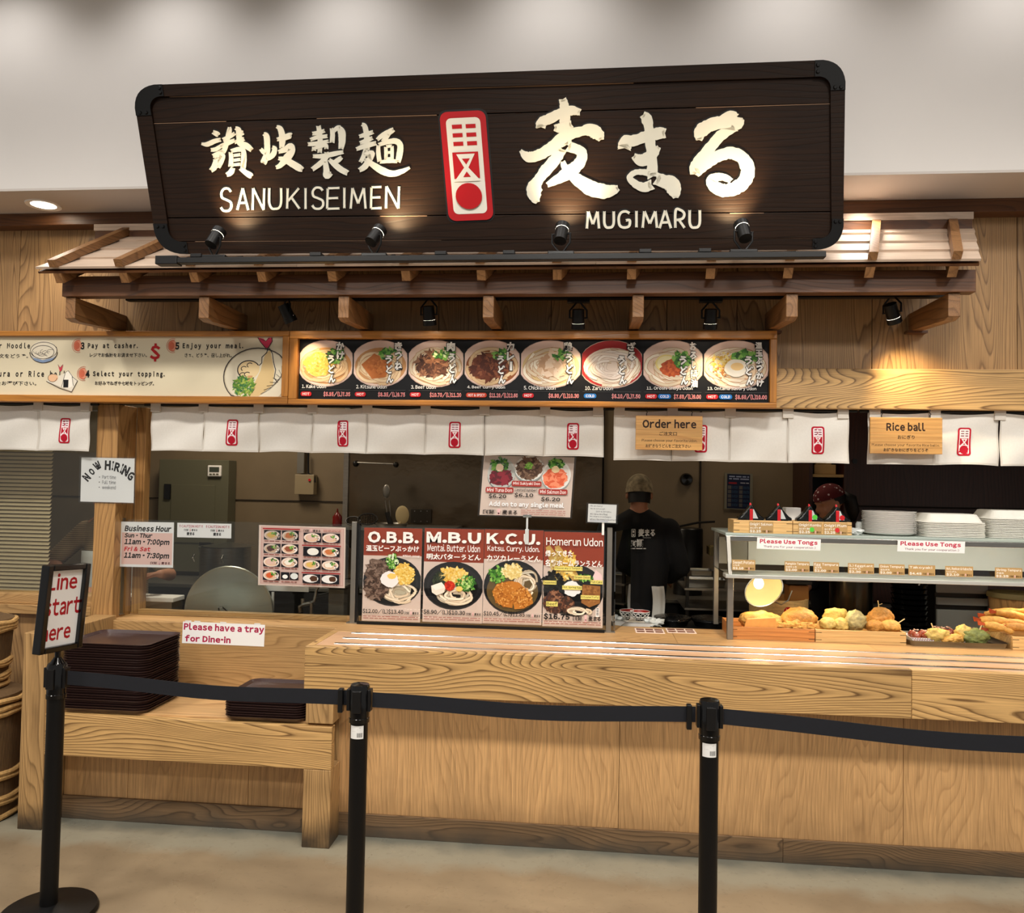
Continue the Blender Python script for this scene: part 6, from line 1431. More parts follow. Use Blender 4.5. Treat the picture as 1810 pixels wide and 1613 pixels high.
# ------------------------------------------------------------------ roller blind behind the left window
bl_ = thing('window_blind', 'tan slatted blind behind the glass at the far left', 'blind', (-3.6, .34, 1.05))
xr_ = float(at(90, 900, Y=.34)[0]); zt_, zb_ = 2.05, float(at(50, 1044, Y=.34)[2]); ns = 46
mat('blind_slat', (176, 158, 126), .7)
ph = (zt_-zb_)/ns
slat0 = None
for i in range(ns):
    z_ = zb_+ph*i; o = None
    if slat0 is None:
        slat0 = obj('slat', G().hexa([(-4.35, .330, z_), (xr_, .330, z_), (xr_, .3315, z_+.001), (-4.35, .3315, z_+.001)], [(-4.35, .347, z_+ph*.72), (xr_, .347, z_+ph*.72), (xr_, .3485, z_+ph*.72), (-4.35, .3485, z_+ph*.72)]), 'blind_slat', bl_)
    else:
        o = slat0.copy(); COL.objects.link(o); o.parent = bl_; o.location = (.0006*math.sin(i*1.3), 0, ph*i)
obj('head_rail', G().box(-4.36, xr_+.01, .32, .36, zt_, zt_+.03), 'beige_box' if 'beige_box' in MATS else mat('beige_box', (150, 134, 104), .5), bl_); obj('bottom_rail', G().box(-4.36, xr_+.005, .325, .35, zb_-.016, zb_-.001), 'beige_box', bl_)
# ------------------------------------------------------------------ kitchen side
mat('kit_dark', (30, 28, 26), .4, .3); mat('kit_grey', (92, 88, 78), .5, .3, vary=.1, scale=4); mat('panel_grey', (100, 98, 78), .5, .1)
def kt(name, label, cat, px_, py_, Y0, **k): return thing(name, label, cat, tuple(float(v) for v in at(px_, py_, Y=Y0)), **k)
def KB(a, b_, Y0, c, d, dep): # box by pixel corners on plane Y0, depth dep back
    p, q = at(a, b_, Y=Y0), at(c, d, Y=Y0); return G().box(min(p[0], q[0]), max(p[0], q[0]), Y0, Y0+dep, min(p[2], q[2]), max(p[2], q[2]))
# work counter behind the hatch
wk = thing('work_table', 'steel prep table behind the glass at the left', 'table', (-1.9, .6, 0))
TT = float(at(403, 1083, Y=.44)[2]-(at(483, 1083, Y=.44)[0]-at(403, 1083, Y=.44)[0]))
obj('table_top', G().box(-2.9, -1.30, .355, .53, TT-.04, TT-.001), 'steel_dull', wk, bevel=.004)
for x_ in (-2.85, -1.36):
    for y_ in (.38, .50): obj('leg', G().cyl((x_, y_, 0), (x_, y_, TT-.041), .02, 12), 'steel_dull', wk)
wb_ = thing('back_counter', 'dark steel equipment counter along the kitchen back wall', 'counter', (0, 1.9, 0))
obj('body', G().box(-3.4, 3.3, 1.68, 2.18, .0, .86), 'kit_dark', wb_); obj('table_top', G().box(-3.42, 3.32, 1.65, 2.19, .861, .89), 'steel_dull', wb_, bevel=.004)
iw = thing('inner_counter', 'black service counter inside behind the serving counter', 'counter', (1.0, .9, 0))
obj('body', G().box(-1.15, 3.2, .60, .92, 0, .84), 'kit_dark', iw); obj('table_top', G().box(-1.16, 3.22, .58, .94, .841, .87), 'black_metal', iw, bevel=.003)
# electric panel
t = kt('electric_panel', 'grey electrical panel cabinet on the kitchen wall left', 'electrical panel', 340, 900, 2.10)
obj('cabinet', KB(282, 811, 2.10, 399, 1012, .14), 'panel_grey', t, bevel=.004); obj('door', KB(303, 856, 2.092, 377, 960, .0075), 'panel_grey', t, bevel=.002)
obj('handle', KB(290, 855, 2.085, 300, 882, .0145), 'black_plastic', t, bevel=.002); obj('label_plate', KB(352, 958, 2.09, 372, 970, .0095), 'black_plastic', t)
t = kt('kitchen_timer', 'small white digital timer stuck on the grey panel', 'timer', 378, 833, 2.08)
obj('case', KB(367, 822, 2.075, 390, 842, .024), 'white_ceramic', t, bevel=.006); obj('screen', KB(370, 825, 2.072, 387, 834, .0025), mat('lcd', (70, 76, 66), .3), t)
for k in range(3): obj('button', KB(370+k*6, 836.5, 2.071, 374+k*6, 839, .0035), 'panel_grey', t)
# pot on the back counter
q = at(385, 1010, Y=1.78); px0 = float(q[0]); zt_ = float(at(385, 968, Y=1.78)[2]); z0 = .8905
pr0 = float(at(427, 985, Y=1.78)[0]-at(343, 985, Y=1.78)[0])/2
t = thing('stock_pot', 'big steel stock pot with its lid askew behind the glass', 'pot', (px0, 1.9, z0))
obj('body', G().lathe([(.0001, 0), (pr0, 0), (pr0, zt_-z0), (pr0+.012, zt_-z0+.004), (pr0-.004, zt_-z0+.002), (pr0-.006, .01), (.0001, .01)], (px0, 1.9, z0), 36), 'steel', t, smooth=True)
obj('lid', G().lathe([(.0001, .03), (pr0*.9, .004), (pr0*1.02, 0), (.0001, .024)], (px0+.03, 1.9, zt_+.008), 30), 'steel', t, smooth=True)
for s in (-1, 1): obj('handle', G().tube([(px0-.05+s*pr0*.6, 1.9-pr0*.92, zt_-.05), (px0-.05+s*pr0*.6, 1.9-pr0*.92-.03, zt_-.07), (px0-.05+s*pr0*.6, 1.9-pr0*.92, zt_-.10)], .008, 8), 'steel', t, smooth=True)
# the round lid standing upright
q = at(403, 1083, Y=.44); R0 = float(at(483, 1083, Y=.44)[0]-q[0])
t = thing('round_lid', 'huge round steel pot lid standing upright behind the glass', 'lid', (q[0], .44, q[2]-R0))
obj('disc', G().lathe([(.0001, -.03), (R0*.5, -.022), (R0*.93, -.004), (R0*.985, -.008), (R0, 0), (R0*.985, .006), (.0001, .004)], (q[0], .45, q[2]), 56, axis='Y'), mat('lid_metal', (176, 180, 170), .38, .85, vary=.06, scale=5), t, smooth=True)
h_ = at(394, 1072, Y=.42); obj('handle', G().tube([(h_[0]-.02, .425, h_[2]-.045), (h_[0]-.012, .39, h_[2]), (h_[0]+.012, .39, h_[2]+.004), (h_[0]+.03, .425, h_[2]-.03)], .005, 8), 'steel', t, smooth=True)
# faucet
t = kt('faucet', 'brass tinted steel faucet with side tap behind the glass', 'faucet', 545, 1070, .47)
F_ = lambda a, b_: tuple(float(v) for v in at(a, b_, Y=.47))
obj('riser', G().cyl((F_(551, 1066)[0], .47, TT), F_(551, 1066), .012, 12), 'steel', t, smooth=True)
obj('spout', G().tube([F_(531, 1082), F_(530, 1072), F_(536, 1068), F_(548, 1066), F_(556, 1062), F_(558, 1050), F_(560, 1040), F_(566, 1034), F_(574, 1036)], [.013, .013, .012, .011, .011, .010, .009, .009, .009], 10), 'steel', t, smooth=True)
obj('tap', G().cyl(F_(535, 1068), F_(535, 1058), .011, 12).cyl(F_(551, 1066), F_(552, 1064.5), .02, 12), 'steel', t, smooth=True); obj('lever', G().tube([F_(560, 1053), F_(575, 1049), F_(592, 1044)], .005, 8), 'black_metal', t, smooth=True)
t = kt('dough_board', 'pale board leaning behind the dish photo sheet', 'board', 500, 1040, .52); obj('board', KB(470, 1030, .50, 545, 1046, .012), 'paper', t); obj('stand', G().box(at(480, 1040, Y=.5)[0], at(484, 1040, Y=.5)[0], .501, .511, TT, at(480, 1046, Y=.5)[2]), 'paper', t)
t = kt('plastic_bin', 'grey bin standing right of the faucet', 'bin', 592, 1060, .37); zq = float(at(592, 1040, Y=.37)[2]); xq = [float(at(p_, 1060, Y=.37)[0]) for p_ in (580, 608)]; obj('body', G().box(xq[0], xq[1], .37, .52, TT, zq), 'kit_grey', t, bevel=.006); obj('lid', G().box(xq[0]-.003, xq[1]+.003, .366, .524, zq+.0005, zq+.014), 'kit_grey', t)
# fire box, conduits
t = kt('control_box', 'small beige control box with conduits on the kitchen wall', 'control box', 540, 855, 2.16)
obj('body', KB(521, 838, 2.16, 554, 874, .08), mat('beige_box', (150, 134, 104), .5), t, bevel=.004); obj('conduit', G().box(at(525, 850, Y=2.2)[0], at(537, 850, Y=2.2)[0], 2.19, 2.22, at(530, 836, Y=2.2)[2], 3.0), 'steel_dull', t); obj('knob', G().cyl(tuple(at(547, 848, Y=2.16)), tuple(at(547, 848, Y=2.15)), .011, 14), 'red_tape', t)
obj('cable', G().tube([tuple(at(545, 800, Y=2.2)), tuple(at(545, 836, Y=2.2)), tuple(at(556, 842, Y=2.18)), tuple(at(557, 852, Y=2.17))], .008, 8), 'black_plastic', t, smooth=True)
ZS = float(at(650, 931, Y=1.72)[2]); xs0, xs1 = float(at(575, 930, Y=1.72)[0]), float(at(800, 930, Y=1.72)[0])
t = thing('wall_shelf', 'steel shelf bracketed to the kitchen back wall behind the posters', 'shelf', ((xs0+xs1)/2, 1.9, ZS)); obj('board', G().box(xs0, xs1, 1.64, 2.18, ZS-.02, ZS-.0005), 'steel_dull', t)
for x_ in (xs0+.05, xs1-.05): obj('bracket', G().hexa([(x_, 2.18, ZS-.2), (x_+.01, 2.18, ZS-.2), (x_+.01, 2.16, ZS-.2), (x_, 2.16, ZS-.2)], [(x_, 2.18, ZS-.021), (x_+.01, 2.18, ZS-.021), (x_+.01, 1.75, ZS-.021), (x_, 1.75, ZS-.021)]), 'steel_dull', t)
t = kt('red_bottle', 'small red squeeze bottle left of the utensils', 'bottle', 596, 915, 1.75); q = (float(at(596, 926, Y=1.75)[0]), 1.75, ZS)
obj('body', G().lathe([(.0001, 0), (.035, 0), (.035, .07), (.012, .10), (.0001, .10)], (q[0], 1.75, q[2]), 16), mat('sauce_red', (110, 20, 18), .3), t, smooth=True); obj('nozzle', G().frustum((q[0], 1.75, q[2]+.10), (q[0], 1.75, q[2]+.13), .009, .004, 10), 'sauce_red', t, smooth=True)
# utensils rising from a holder
U_ = lambda a, b_, Y0=1.75: tuple(float(v) for v in at(a, b_, Y=Y0))
t = kt('utensil_holder', 'steel holder behind the posters with utensils standing in it', 'holder', 690, 940, 1.75); q = U_(690, 960); obj('cup', G().lathe([(.0001, 0), (.11, 0), (.12, .03), (.112, .03), (.10, .006), (.0001, .006)], (q[0], 1.77, ZS), 24), 'steel_dull', t, smooth=True)
t = kt('ladle', 'ladle standing upright with pierced bowl at the top', 'ladle', 684, 880, 1.75)
obj('bowl', G().ell(U_(683, 868), .028, .012, .052, 18, 12), 'steel_dull', t, smooth=True); obj('handle', G().tube([U_(681, 884), U_(684, 905), U_(689, 929)], .005, 8).tube([U_(688, 884), U_(690, 905), U_(690, 929)], .005, 8), 'steel_dull', t, smooth=True); obj('grip', G().tube([U_(684, 905), U_(691, 928)], [.018, .022], 10), 'kit_dark', t, smooth=True)
t = kt('rice_paddle', 'pale oval rice paddle standing beside the ladle', 'paddle', 711, 910, 1.76); obj('blade', G().ell(U_(711, 910, 1.76), .052, .010, .070, 20, 12), mat('paddle_cream', (196, 176, 130), .6), t, smooth=True); obj('handle', G().tube([U_(709, 922, 1.76), U_(704, 929, 1.76)], .012, 8), 'paddle_cream', t, smooth=True)
for i, (a, b_, r) in enumerate(((650, 917, .075), (624, 920, .055))):
    t = kt('wire_strainer', ['black wire strainer lying among the utensils', 'smaller dark strainer left of the utensils'][i], 'strainer', a, b_, 1.8); c_ = U_(a, b_, 1.8)
    obj('rim', G().tube([(c_[0]+r*math.cos(k*PI/12), 1.8+.02*math.sin(k*PI/12), c_[2]+r*.55*math.sin(k*PI/12)) for k in range(24)], .005, 6, closed=True), 'kit_dark', t, smooth=True)
    g = G()
    for k in range(-3, 4): w = r*math.sqrt(1-(k/4)**2); g.tube([(c_[0]-w, 1.8, c_[2]+r*.55*k/4), (c_[0]+w, 1.8, c_[2]+r*.55*k/4)], .002, 4); g.tube([(c_[0]+r*k/4, 1.8, c_[2]-w*.55), (c_[0]+r*k/4, 1.8, c_[2]+w*.55)], .002, 4)
    obj('mesh', g, 'kit_dark', t); obj('handle', G().tube([(c_[0]+r*.7, 1.8, c_[2]-.03), (c_[0]+r*1.2, 1.8, max(c_[2]-.10, ZS+.006))], .006, 6), 'kit_dark', t)
t = kt('outlet_plate', 'square steel outlet cover with six screws on the back panel', 'outlet', 744, 913, 2.17); obj('plate', KB(726, 899, 2.17, 762, 925, .018), mat('plate_grey', (60, 54, 46), .4, .6), t, bevel=.003)
g = G()
for a in (733, 744, 755):
    for b_ in (903, 921): p = at(a, b_, Y=2.17); g.cyl(tuple(p), tuple(p-np.array([0, .003, 0])), .005, 8)
obj('screw', g, 'steel', t)
t = kt('wall_rail', 'thin steel rail with two end hooks on the back panel', 'rail', 665, 817, 2.17); obj('bar', G().tube([U_(627, 817, 2.17), U_(700, 820, 2.17)], .006, 8), 'steel_dull', t); obj('end', G().ell(U_(628, 819, 2.17), .02, .02, .025, 10, 8).ell(U_(699, 821, 2.17), .018, .02, .022, 10, 8), 'kit_dark', t, smooth=True)
t = kt('wall_disc', 'round black disc fixed on the dark kitchen wall', 'knob', 1214, 846, 2.22); q = at(1214, 847, Y=2.2); obj('disc', G().lathe([(.0001, -.03), (.04, -.026), (.048, -.01), (.05, .02)], (q[0], 2.22, q[2]), 28, axis='Y'), 'black_gloss', t, smooth=True)
# safety poster
t, b_, P = sheet('wall_poster', 'dark blue notice poster with small photos on the kitchen wall', ((1281, 835), (1331, 837), (1280, 899)), 2.23, w=50, h=63, body=mat('poster_edge', (120, 116, 100), .5), depth=.006)
P.rect(4.5, 2, 45, 61.5, (10, 22, 54)); P.text('"It\'s better than 800 Series"', 8, 9, 43, 13, (150, 160, 180)) if 0 else P.micro(8, 5, 43, 13, (150, 160, 190), 2)
P.rrect(7, 16, 22, 19, 1.4, (150, 26, 36)); P.micro(28, 16, 43, 19, (170, 170, 180), 1)
for r in range(5):
    for c in (0, 1): P.rect(6+c*20, 22+r*7.6, 12+c*20, 28+r*7.6, (90, 86, 84), False); P.micro(13+c*20, 23+r*7.6, 24+c*20, 28+r*7.6, (50, 80, 110), 3, ht=.4)
P.up(); P.done('print', b_)
# cupboards with an open shelf, dark red sliding doors at the right
cb2 = thing('tall_cupboard', 'dark red brown cupboard with an open shelf bay behind the rice balls', 'cupboard', (2.3, 1.95, 0))
q0, q1, q2 = (float(at(p, 850, Y=1.75)[0]) for p in (1430, 1497, 1900)); zt = 2.6
obj('side', G().box(q0, q0+.025, 1.75, 2.2, .9, zt), 'dark_red_wood', cb2); obj('side', G().box(q1-.02, q1, 1.75, 2.2, .9, zt), 'dark_red_wood', cb2)
obj('back', G().box(q0+.025, q1-.02, 2.15, 2.2, .9, zt), 'kit_dark', cb2); zs = float(at(1460, 838, Y=1.75)[2]); obj('shelf', G().box(q0+.0255, q1-.0205, 1.76, 2.14, zs-.02, zs), 'card_tan', cb2)
zl = float(at(1650, 897, Y=1.75)[2])
obj('door', G().box(q1+.001, q2, 1.752, 1.78, zl+.006, zt), 'dark_red_wood', cb2); obj('lower_door', G().box(q1+.001, q2, 1.752, 1.78, .90, zl-.006), 'dark_red_wood', cb2); obj('ledge', G().box(q1+.001, q2, 1.742, 1.782, zl-.005, zl+.005), 'seam', cb2)
k_ = at(1511, 815, Y=1.745); obj('knob', G().cyl(tuple(k_), (k_[0], 1.752, k_[2]), .018, 16), 'black_plastic', cb2)
t = thing('shelf_box', 'tan carton on the open cupboard shelf', 'box', ((q0+q1)/2, 1.95, zs)); obj('carton', G().box(q0+.05, q1-.06, 1.80, 2.05, zs+.001, zs+.07), 'card_tan', t, bevel=.003); obj('flap', G().box(q0+.06, q0+.17, 1.81, 2.0, zs+.0715, zs+.09), 'card_tan', t)
# equipment near the cook
t = kt('rice_warmer', 'tall black round warmer beside the cook', 'cooker', 1225, 990, 1.72); q = at(1222, 1000, Y=1.75); z1_ = float(at(1222, 936, Y=1.75)[2])
obj('body', G().lathe([(.0001, 0), (.105, 0), (.108, z1_-.90), (.10, z1_-.89), (.0001, z1_-.88)], (q[0], 1.95, .8905), 32), 'black_plastic', t, smooth=True)
obj('lid_handle', G().tube([(q[0]-.08, 1.80, z1_+.02), (q[0]+.05, 1.80, z1_+.05), (q[0]+.17, 1.80, z1_+.06)], .008, 8), 'kit_dark', t, smooth=True)
t = kt('yellow_carton', 'dull yellow carton on the back counter right of the warmer', 'box', 1265, 972, 1.72); obj('carton', KB(1256, 967, 1.80, 1284, 983, .2), mat('dull_yellow', (120, 104, 60), .6), t, bevel=.003); obj('flap', KB(1258, 966, 1.79, 1268, 968.5, .15), 'dull_yellow', t)
sh_ = thing('steel_rack', 'low steel rack of food pans right of the cook', 'rack', (float(at(1240, 1060, Y=1.2)[0]), 1.3, 0))
xa, xb = float(at(1210, 1060, Y=1.2)[0]), float(at(1300, 1060, Y=1.2)[0])
for z_ in (float(at(1240, 1040, Y=1.2)[2]), float(at(1240, 1075, Y=1.2)[2])-.0):
    obj('shelf', G().box(xa, xb+.2, 1.2, 1.6, z_-.012, z_), 'steel_dull', sh_)
for x_ in (xa+.01, xb+.17): obj('upright', G().box(x_, x_+.02, 1.22, 1.24, 0, 1.10), 'kit_dark', sh_)
zz = float(at(1240, 1040, Y=1.2)[2])
for i, (a, c, Y0, hh_, lb) in enumerate(((1213, 1284, 1.24, .05, 'wide steel pan of pale flour at the front of the rack'), (1218, 1262, 1.42, .09, 'smaller steel pan behind the flour pan'))):
    a_, c_ = float(at(a, 1040, Y=Y0)[0]), float(at(c, 1040, Y=Y0)[0]); t = thing('food_pan', lb, 'pan', ((a_+c_)/2, Y0+.1, zz)); obj('pan', rtray(a_, c_, Y0, Y0+.16, zz+.001, hh_, r=.02, fl=.01), 'steel', t, smooth=True)
    obj('contents', G().box(a_+.02, c_-.02, Y0+.02, Y0+.14, zz+.006, zz+hh_*.8), mat('flour', (170, 160, 136), .9, bump=.01, scale=30) if i == 0 else 'kit_grey', t)
# bowls on the inner counter
def patterned_bowl(px_, Y0, z0, r, lab):
    x_ = float(at(px_, 1080, Y=Y0)[0]); h = r*.92; t = thing('noodle_bowl', lab, 'bowl', (x_, Y0, z0))
    prof = [(.0001, 0), (r*.42, 0), (r*.45, h*.12), (r*.72, h*.35), (r*.93, h*.7), (r, h), (r*.97, h), (r*.9, h*.7), (r*.68, h*.38), (.0001, h*.2)]
    obj('body', G().lathe(prof[:7], (x_, Y0, z0), 40), 'black_gloss', t, smooth=True); obj('inside', G().lathe(prof[6:], (x_, Y0, z0), 40), mat('bowl_red', (150, 34, 26), .35), t, smooth=True)
    g = G()
    def SP2(a, v):   # point on the outer wall
        j = v*4; k = min(int(j), 3); f = j-k; ra = [.45, .72, .93, 1.0][k] if k < 4 else 1; rs = [(r*.45, h*.12), (r*.72, h*.35), (r*.93, h*.7), (r, h)]
        k = min(int(v*3), 2); f = v*3-k; rr = rs[k][0]*(1-f)+rs[k+1][0]*f+.0012; zz_ = rs[k][1]*(1-f)+rs[k+1][1]*f; return (x_+rr*math.cos(a), Y0+rr*math.sin(a), z0+zz_)
    n_ = 12
    for row, v in enumerate((.22, .62)):
        for i in range(n_):
            a0 = 2*PI*(i+.5*row)/n_; g.tube([SP2(a0+.22*math.cos(k*PI/4), v+.19*math.sin(k*PI/4)) for k in range(8)], .0022, 5, closed=True)
    g.lathe([(r*1.0, h-.004), (r*1.012, h-.002), (r*1.0, h+.001), (r*.975, h)], (x_, Y0, z0), 40); obj('lattice', g, 'white_ceramic', t, smooth=True); return t
z_ic = .8705
patterned_bowl(1131, .62+.05, z_ic+.03, .058, 'noodle bowl with white net pattern and red inside')
patterned_bowl(1103, .62+.10, z_ic+.03, .058, 'second net pattern noodle bowl behind the green side glass')
t = thing('white_tray', 'white plastic tray under the net pattern bowls', 'tray', (float(at(1130, 1095, Y=.62)[0]), .66, z_ic)); xw = float(at(1125, 1095, Y=.62)[0]); obj('pan', rtray(xw-.14, xw+.10, .59, .80, z_ic+.0005, .028, r=.02, fl=.006), 'white_ceramic', t, smooth=True)
t = thing('plastic_wrap', 'crumpled clear wrap beside the net pattern bowl', 'plastic wrap', (0, 0, 0)); bpy.data.objects.remove(t)
food('plastic_wrap', 'crumpled clear wrap beside the net pattern bowl', 'plastic wrap', lump((float(at(1156, 1100, Y=.62)[0]), .63, z_ic+.028), .05, .03, .026, 31, amp=.7, f=40), 'clear_plastic')
mat('black_film', (12, 12, 12), .12, bump=.006, scale=30, vary=.3)
for i, (a, lb) in enumerate(((1190, 'black covered tub behind the counter, left of the display case'), (1256, 'second black tub beside the display case post'))):
    x_ = float(at(a, 1100, Y=.70)[0]); t = thing('black_tub', lb, 'tub', (x_, .74, z_ic)); obj('tub', G().lathe([(.0001, 0), (.085, 0), (.104, .045), (.108, .045), (.106, .03)], (x_, .745, z_ic), 36), 'black_gloss', t, smooth=True)
    obj('cover', G().lathe([(.0001, .052), (.05, .058), (.09, .050), (.107, .046), (.109, .035)], (x_, .745, z_ic), 36), 'black_film', t, smooth=True)
# laminated price mats on the counter left of the case
for i, (a, c) in enumerate(((1124, 1176), (1180, 1232))):
    p0, p1 = at(a, 1118, Z=CT), at(c, 1120, Z=CT); t = thing('laminated_mat', ['left laminated price sheet lying flat on the counter', 'right laminated price sheet lying flat on the counter'][i], 'sheet', (float(p0[0]+p1[0])/2, float(p0[1])+.05, CT))
    yy0, yy1 = float(p0[1])+.0, float(p0[1])+.13; b_ = obj('sheet', G().box(p0[0], p1[0], yy0, yy1, CT+.0004, CT+.0015), 'paper_pink', t)
    P = Pr((p0[0], yy1, CT+.0016), (p1[0], yy1, CT+.0016), (p0[0], yy0, CT+.0016), w=60, h=50)
    for r in range(2):
        for c2 in range(3): P.rect(3+c2*19, 4+r*23, 19+c2*19, 20+r*23, (130, 84, 64), False); P.ell(11+c2*19, 12+r*23, 6, 6, (206, 170, 130), n=12, step=False) if 0 else None
    P.up(); P.done('print', b_)
# inside the case: strainer, pots, black tubs, shelf unit, wooden bucket
t = kt('wire_basket', 'round shallow wire strainer glowing beside the heat lamp', 'strainer', 1350, 1040, .42); c_ = np.array(U_(1350, 1042, .42)); rx_ = .085
ax1 = Vector((.80, 0, .60)); ax2 = Vector((-.45, .35, .60)).normalized()
obj('bowl', G().add([tuple(Vector(c_)+ax1*(rx_*1.25*a*math.cos(t_))+ax2*(rx_*.95*a*math.sin(t_))+Vector((0, .05*(1-a*a), 0))) for a in (.001, .35, .7, 1.) for t_ in [2*PI*k/28 for k in range(28)]], [(j*28+i, j*28+(i+1) % 28, (j+1)*28+(i+1) % 28, (j+1)*28+i) for j in range(3) for i in range(28)]), mat('pale_mesh', (238, 222, 168), .5), t, smooth=2)
obj('rim', G().tube([tuple(Vector(c_)+ax1*(rx_*1.27*math.cos(k))+ax2*(rx_*.97*math.sin(k))) for k in [2*PI*i/32 for i in range(32)]], .004, 6, closed=True), 'steel', t, smooth=True)
obj('handle', G().tube([tuple(Vector(c_)+Vector((.05, 0, -.06))), tuple(Vector(c_)+Vector((.09, -.02, -.075))), tuple(Vector(c_)+Vector((.125, -.02, -.05))), tuple(Vector(c_)+Vector((.15, 0, -.0)))], .004, 6), 'steel', t, smooth=True)
t = kt('wooden_tub', 'round wooden tub with red mark behind the first food box', 'tub', 1385, 1080, .55); q = at(1385, 1085, Y=.62); zt_ = float(at(1385, 1066, Y=.50)[2])
obj('body', G().lathe([(.0001, 0), (.165, 0), (.165, zt_-.87), (.15, zt_-.87), (.15, .02), (.0001, .02)], (q[0], .745, z_ic), 40), 'box_wood', t, smooth=True)
def FT(px_, py_, l): a = -PI/2+.10+(px_/20-.5)*.30; return (q[0]+(.1655+l)*math.cos(a), .745+(.1655+l)*math.sin(a), zt_-.03-py_/20*.05)
P = Pr(w=20, h=20, fn=FT); P.ell(10, 10, 9.5, 9.5, (200, 24, 20)); P.text('旨', 5, 4, 15, 16, (250, 200, 180), bold=.02, res=1); P.done('red_mark', t)
t = kt('dark_box', 'dark lidded container tilted behind the case lamp', 'container', 1430, 1040, .62); obj('body', KB(1395, 1034, .70, 1430, 1066, .12), mat('amber_box', (150, 98, 40), .4), t, bevel=.006); obj('lid', KB(1388, 1026, .69, 1436, 1034, .14), 'black_plastic', t, bevel=.004)
t = kt('steel_canister', 'tall shiny black canister with steel cap in the case', 'canister', 1508, 1060, .6)
xk = float(at(1508, 1060, Y=.70)[0]); zk = float(at(1508, 1030, Y=.6)[2])
obj('body', G().lathe([(.0001, 0), (.118, 0), (.118, zk-.87), (.0001, zk-.87)], (xk, .74, z_ic), 40), mat('dark_steel', (56, 52, 44), .22, .9), t, smooth=True); obj('cap', G().lathe([(.0001, .02), (.11, .02), (.128, .012), (.128, 0), (.0001, 0)], (xk, .74, z_ic+zk-.868), 40), 'steel', t, smooth=True)
mat('crumb_dark', (20, 18, 18), .3)
xs_ = float(at(1622, 1070, Y=.60)[0])
for i in range(9):
    z_ = z_ic+i*.030; t = thing('black_bowl', 'black bowl in the tall stack inside the case' if 0 < i < 8 else ('topmost black bowl of the stack inside the case' if i else 'lowest black bowl of the stack inside the case'), 'bowl', (xs_, .72, z_), group='black bowls stacked inside the case')
    obj('body', G().lathe([(.0001, 0), (.055, 0), (.058, .010), (.090, .026), (.098, .046), (.094, .046), (.085, .028), (.0001, .012)], (xs_, .72, z_), 26), 'black_gloss', t, smooth=True)
xq0, xq1 = float(at(1655, 1060, Y=.8)[0]), float(at(1748, 1060, Y=.8)[0])
t = thing('grey_drawers', 'grey plastic drawer unit behind the steel tray', 'drawers', ((xq0+xq1)/2, .78, z_ic)); obj('carcass', G().box(xq0, xq1, .82, .93, z_ic, z_ic+.30), 'kit_dark', t)
for a, b_ in ((.0, .13), (.155, .20), (.225, .29)): obj('drawer', G().box(xq0+.004, xq1-.004, .80, .8195, z_ic+a+.002, z_ic+b_), mat('grey_plastic', (150, 148, 142), .5), t, bevel=.003)
xb_ = float(at(1812, 1060, Y=.62)[0]); t = thing('wooden_bucket', 'pale wooden bucket with lid at the right edge of the case', 'bucket', (xb_, .74, z_ic))
obj('body', G().lathe([(.0001, 0), (.11, 0), (.125, .22), (.115, .22), (.0001, .21)], (xb_, .74, z_ic), 36), 'pillar_oak', t, smooth=True); obj('lid', G().lathe([(.0001, .255), (.13, .25), (.135, .235), (.135, .222), (.0001, .222)], (xb_, .74, z_ic), 36), 'dull_yellow', t, smooth=True)
xo_ = float(at(1640, 1030, Y=.62)[0]); food('orange_food', 'heap of orange food on a dark tray behind the price cards', 'food', lump((xo_, .80, z_ic+.335), .12, .05, .03, 55, amp=.7, f=30), mat('orange_food', (196, 92, 40), .5, vary=.3, scale=40)) if 0 else None

# ------------------------------------------------------------------ people
def capsule(g, p0, r0, p1, r1, n=16):
    p0 = Vector(p0); p1 = Vector(p1); d = (p1-p0); L = d.length; d.normalize(); a = d.orthogonal().normalized(); b_ = d.cross(a); rings = []
    for k in range(4): t = -PI/2+PI/2*k/4+.01; rings.append((p0+d*r0*math.sin(t), r0*math.cos(t)))
    for k in range(7): f = k/6; rings.append((p0.lerp(p1, f), r0*(1-f)+r1*f))
    for k in range(1, 5): t = PI/2*k/4-.01; rings.append((p1+d*r1*math.sin(t), r1*math.cos(t)))
    vs = [c+(a*math.cos(2*PI*i/n)+b_*math.sin(2*PI*i/n))*r for c, r in rings for i in range(n)]; m_ = len(rings)
    return g.add(vs, [(j*n+i, j*n+(i+1) % n, (j+1)*n+(i+1) % n, (j+1)*n+i) for j in range(m_-1) for i in range(n)]+[tuple(range(n-1, -1, -1)), tuple((m_-1)*n+i for i in range(n))])
def chain(g, pts): 
    for (p0, r0), (p1, r1) in zip(pts[:-1], pts[1:]): capsule(g, p0, r0, p1, r1)
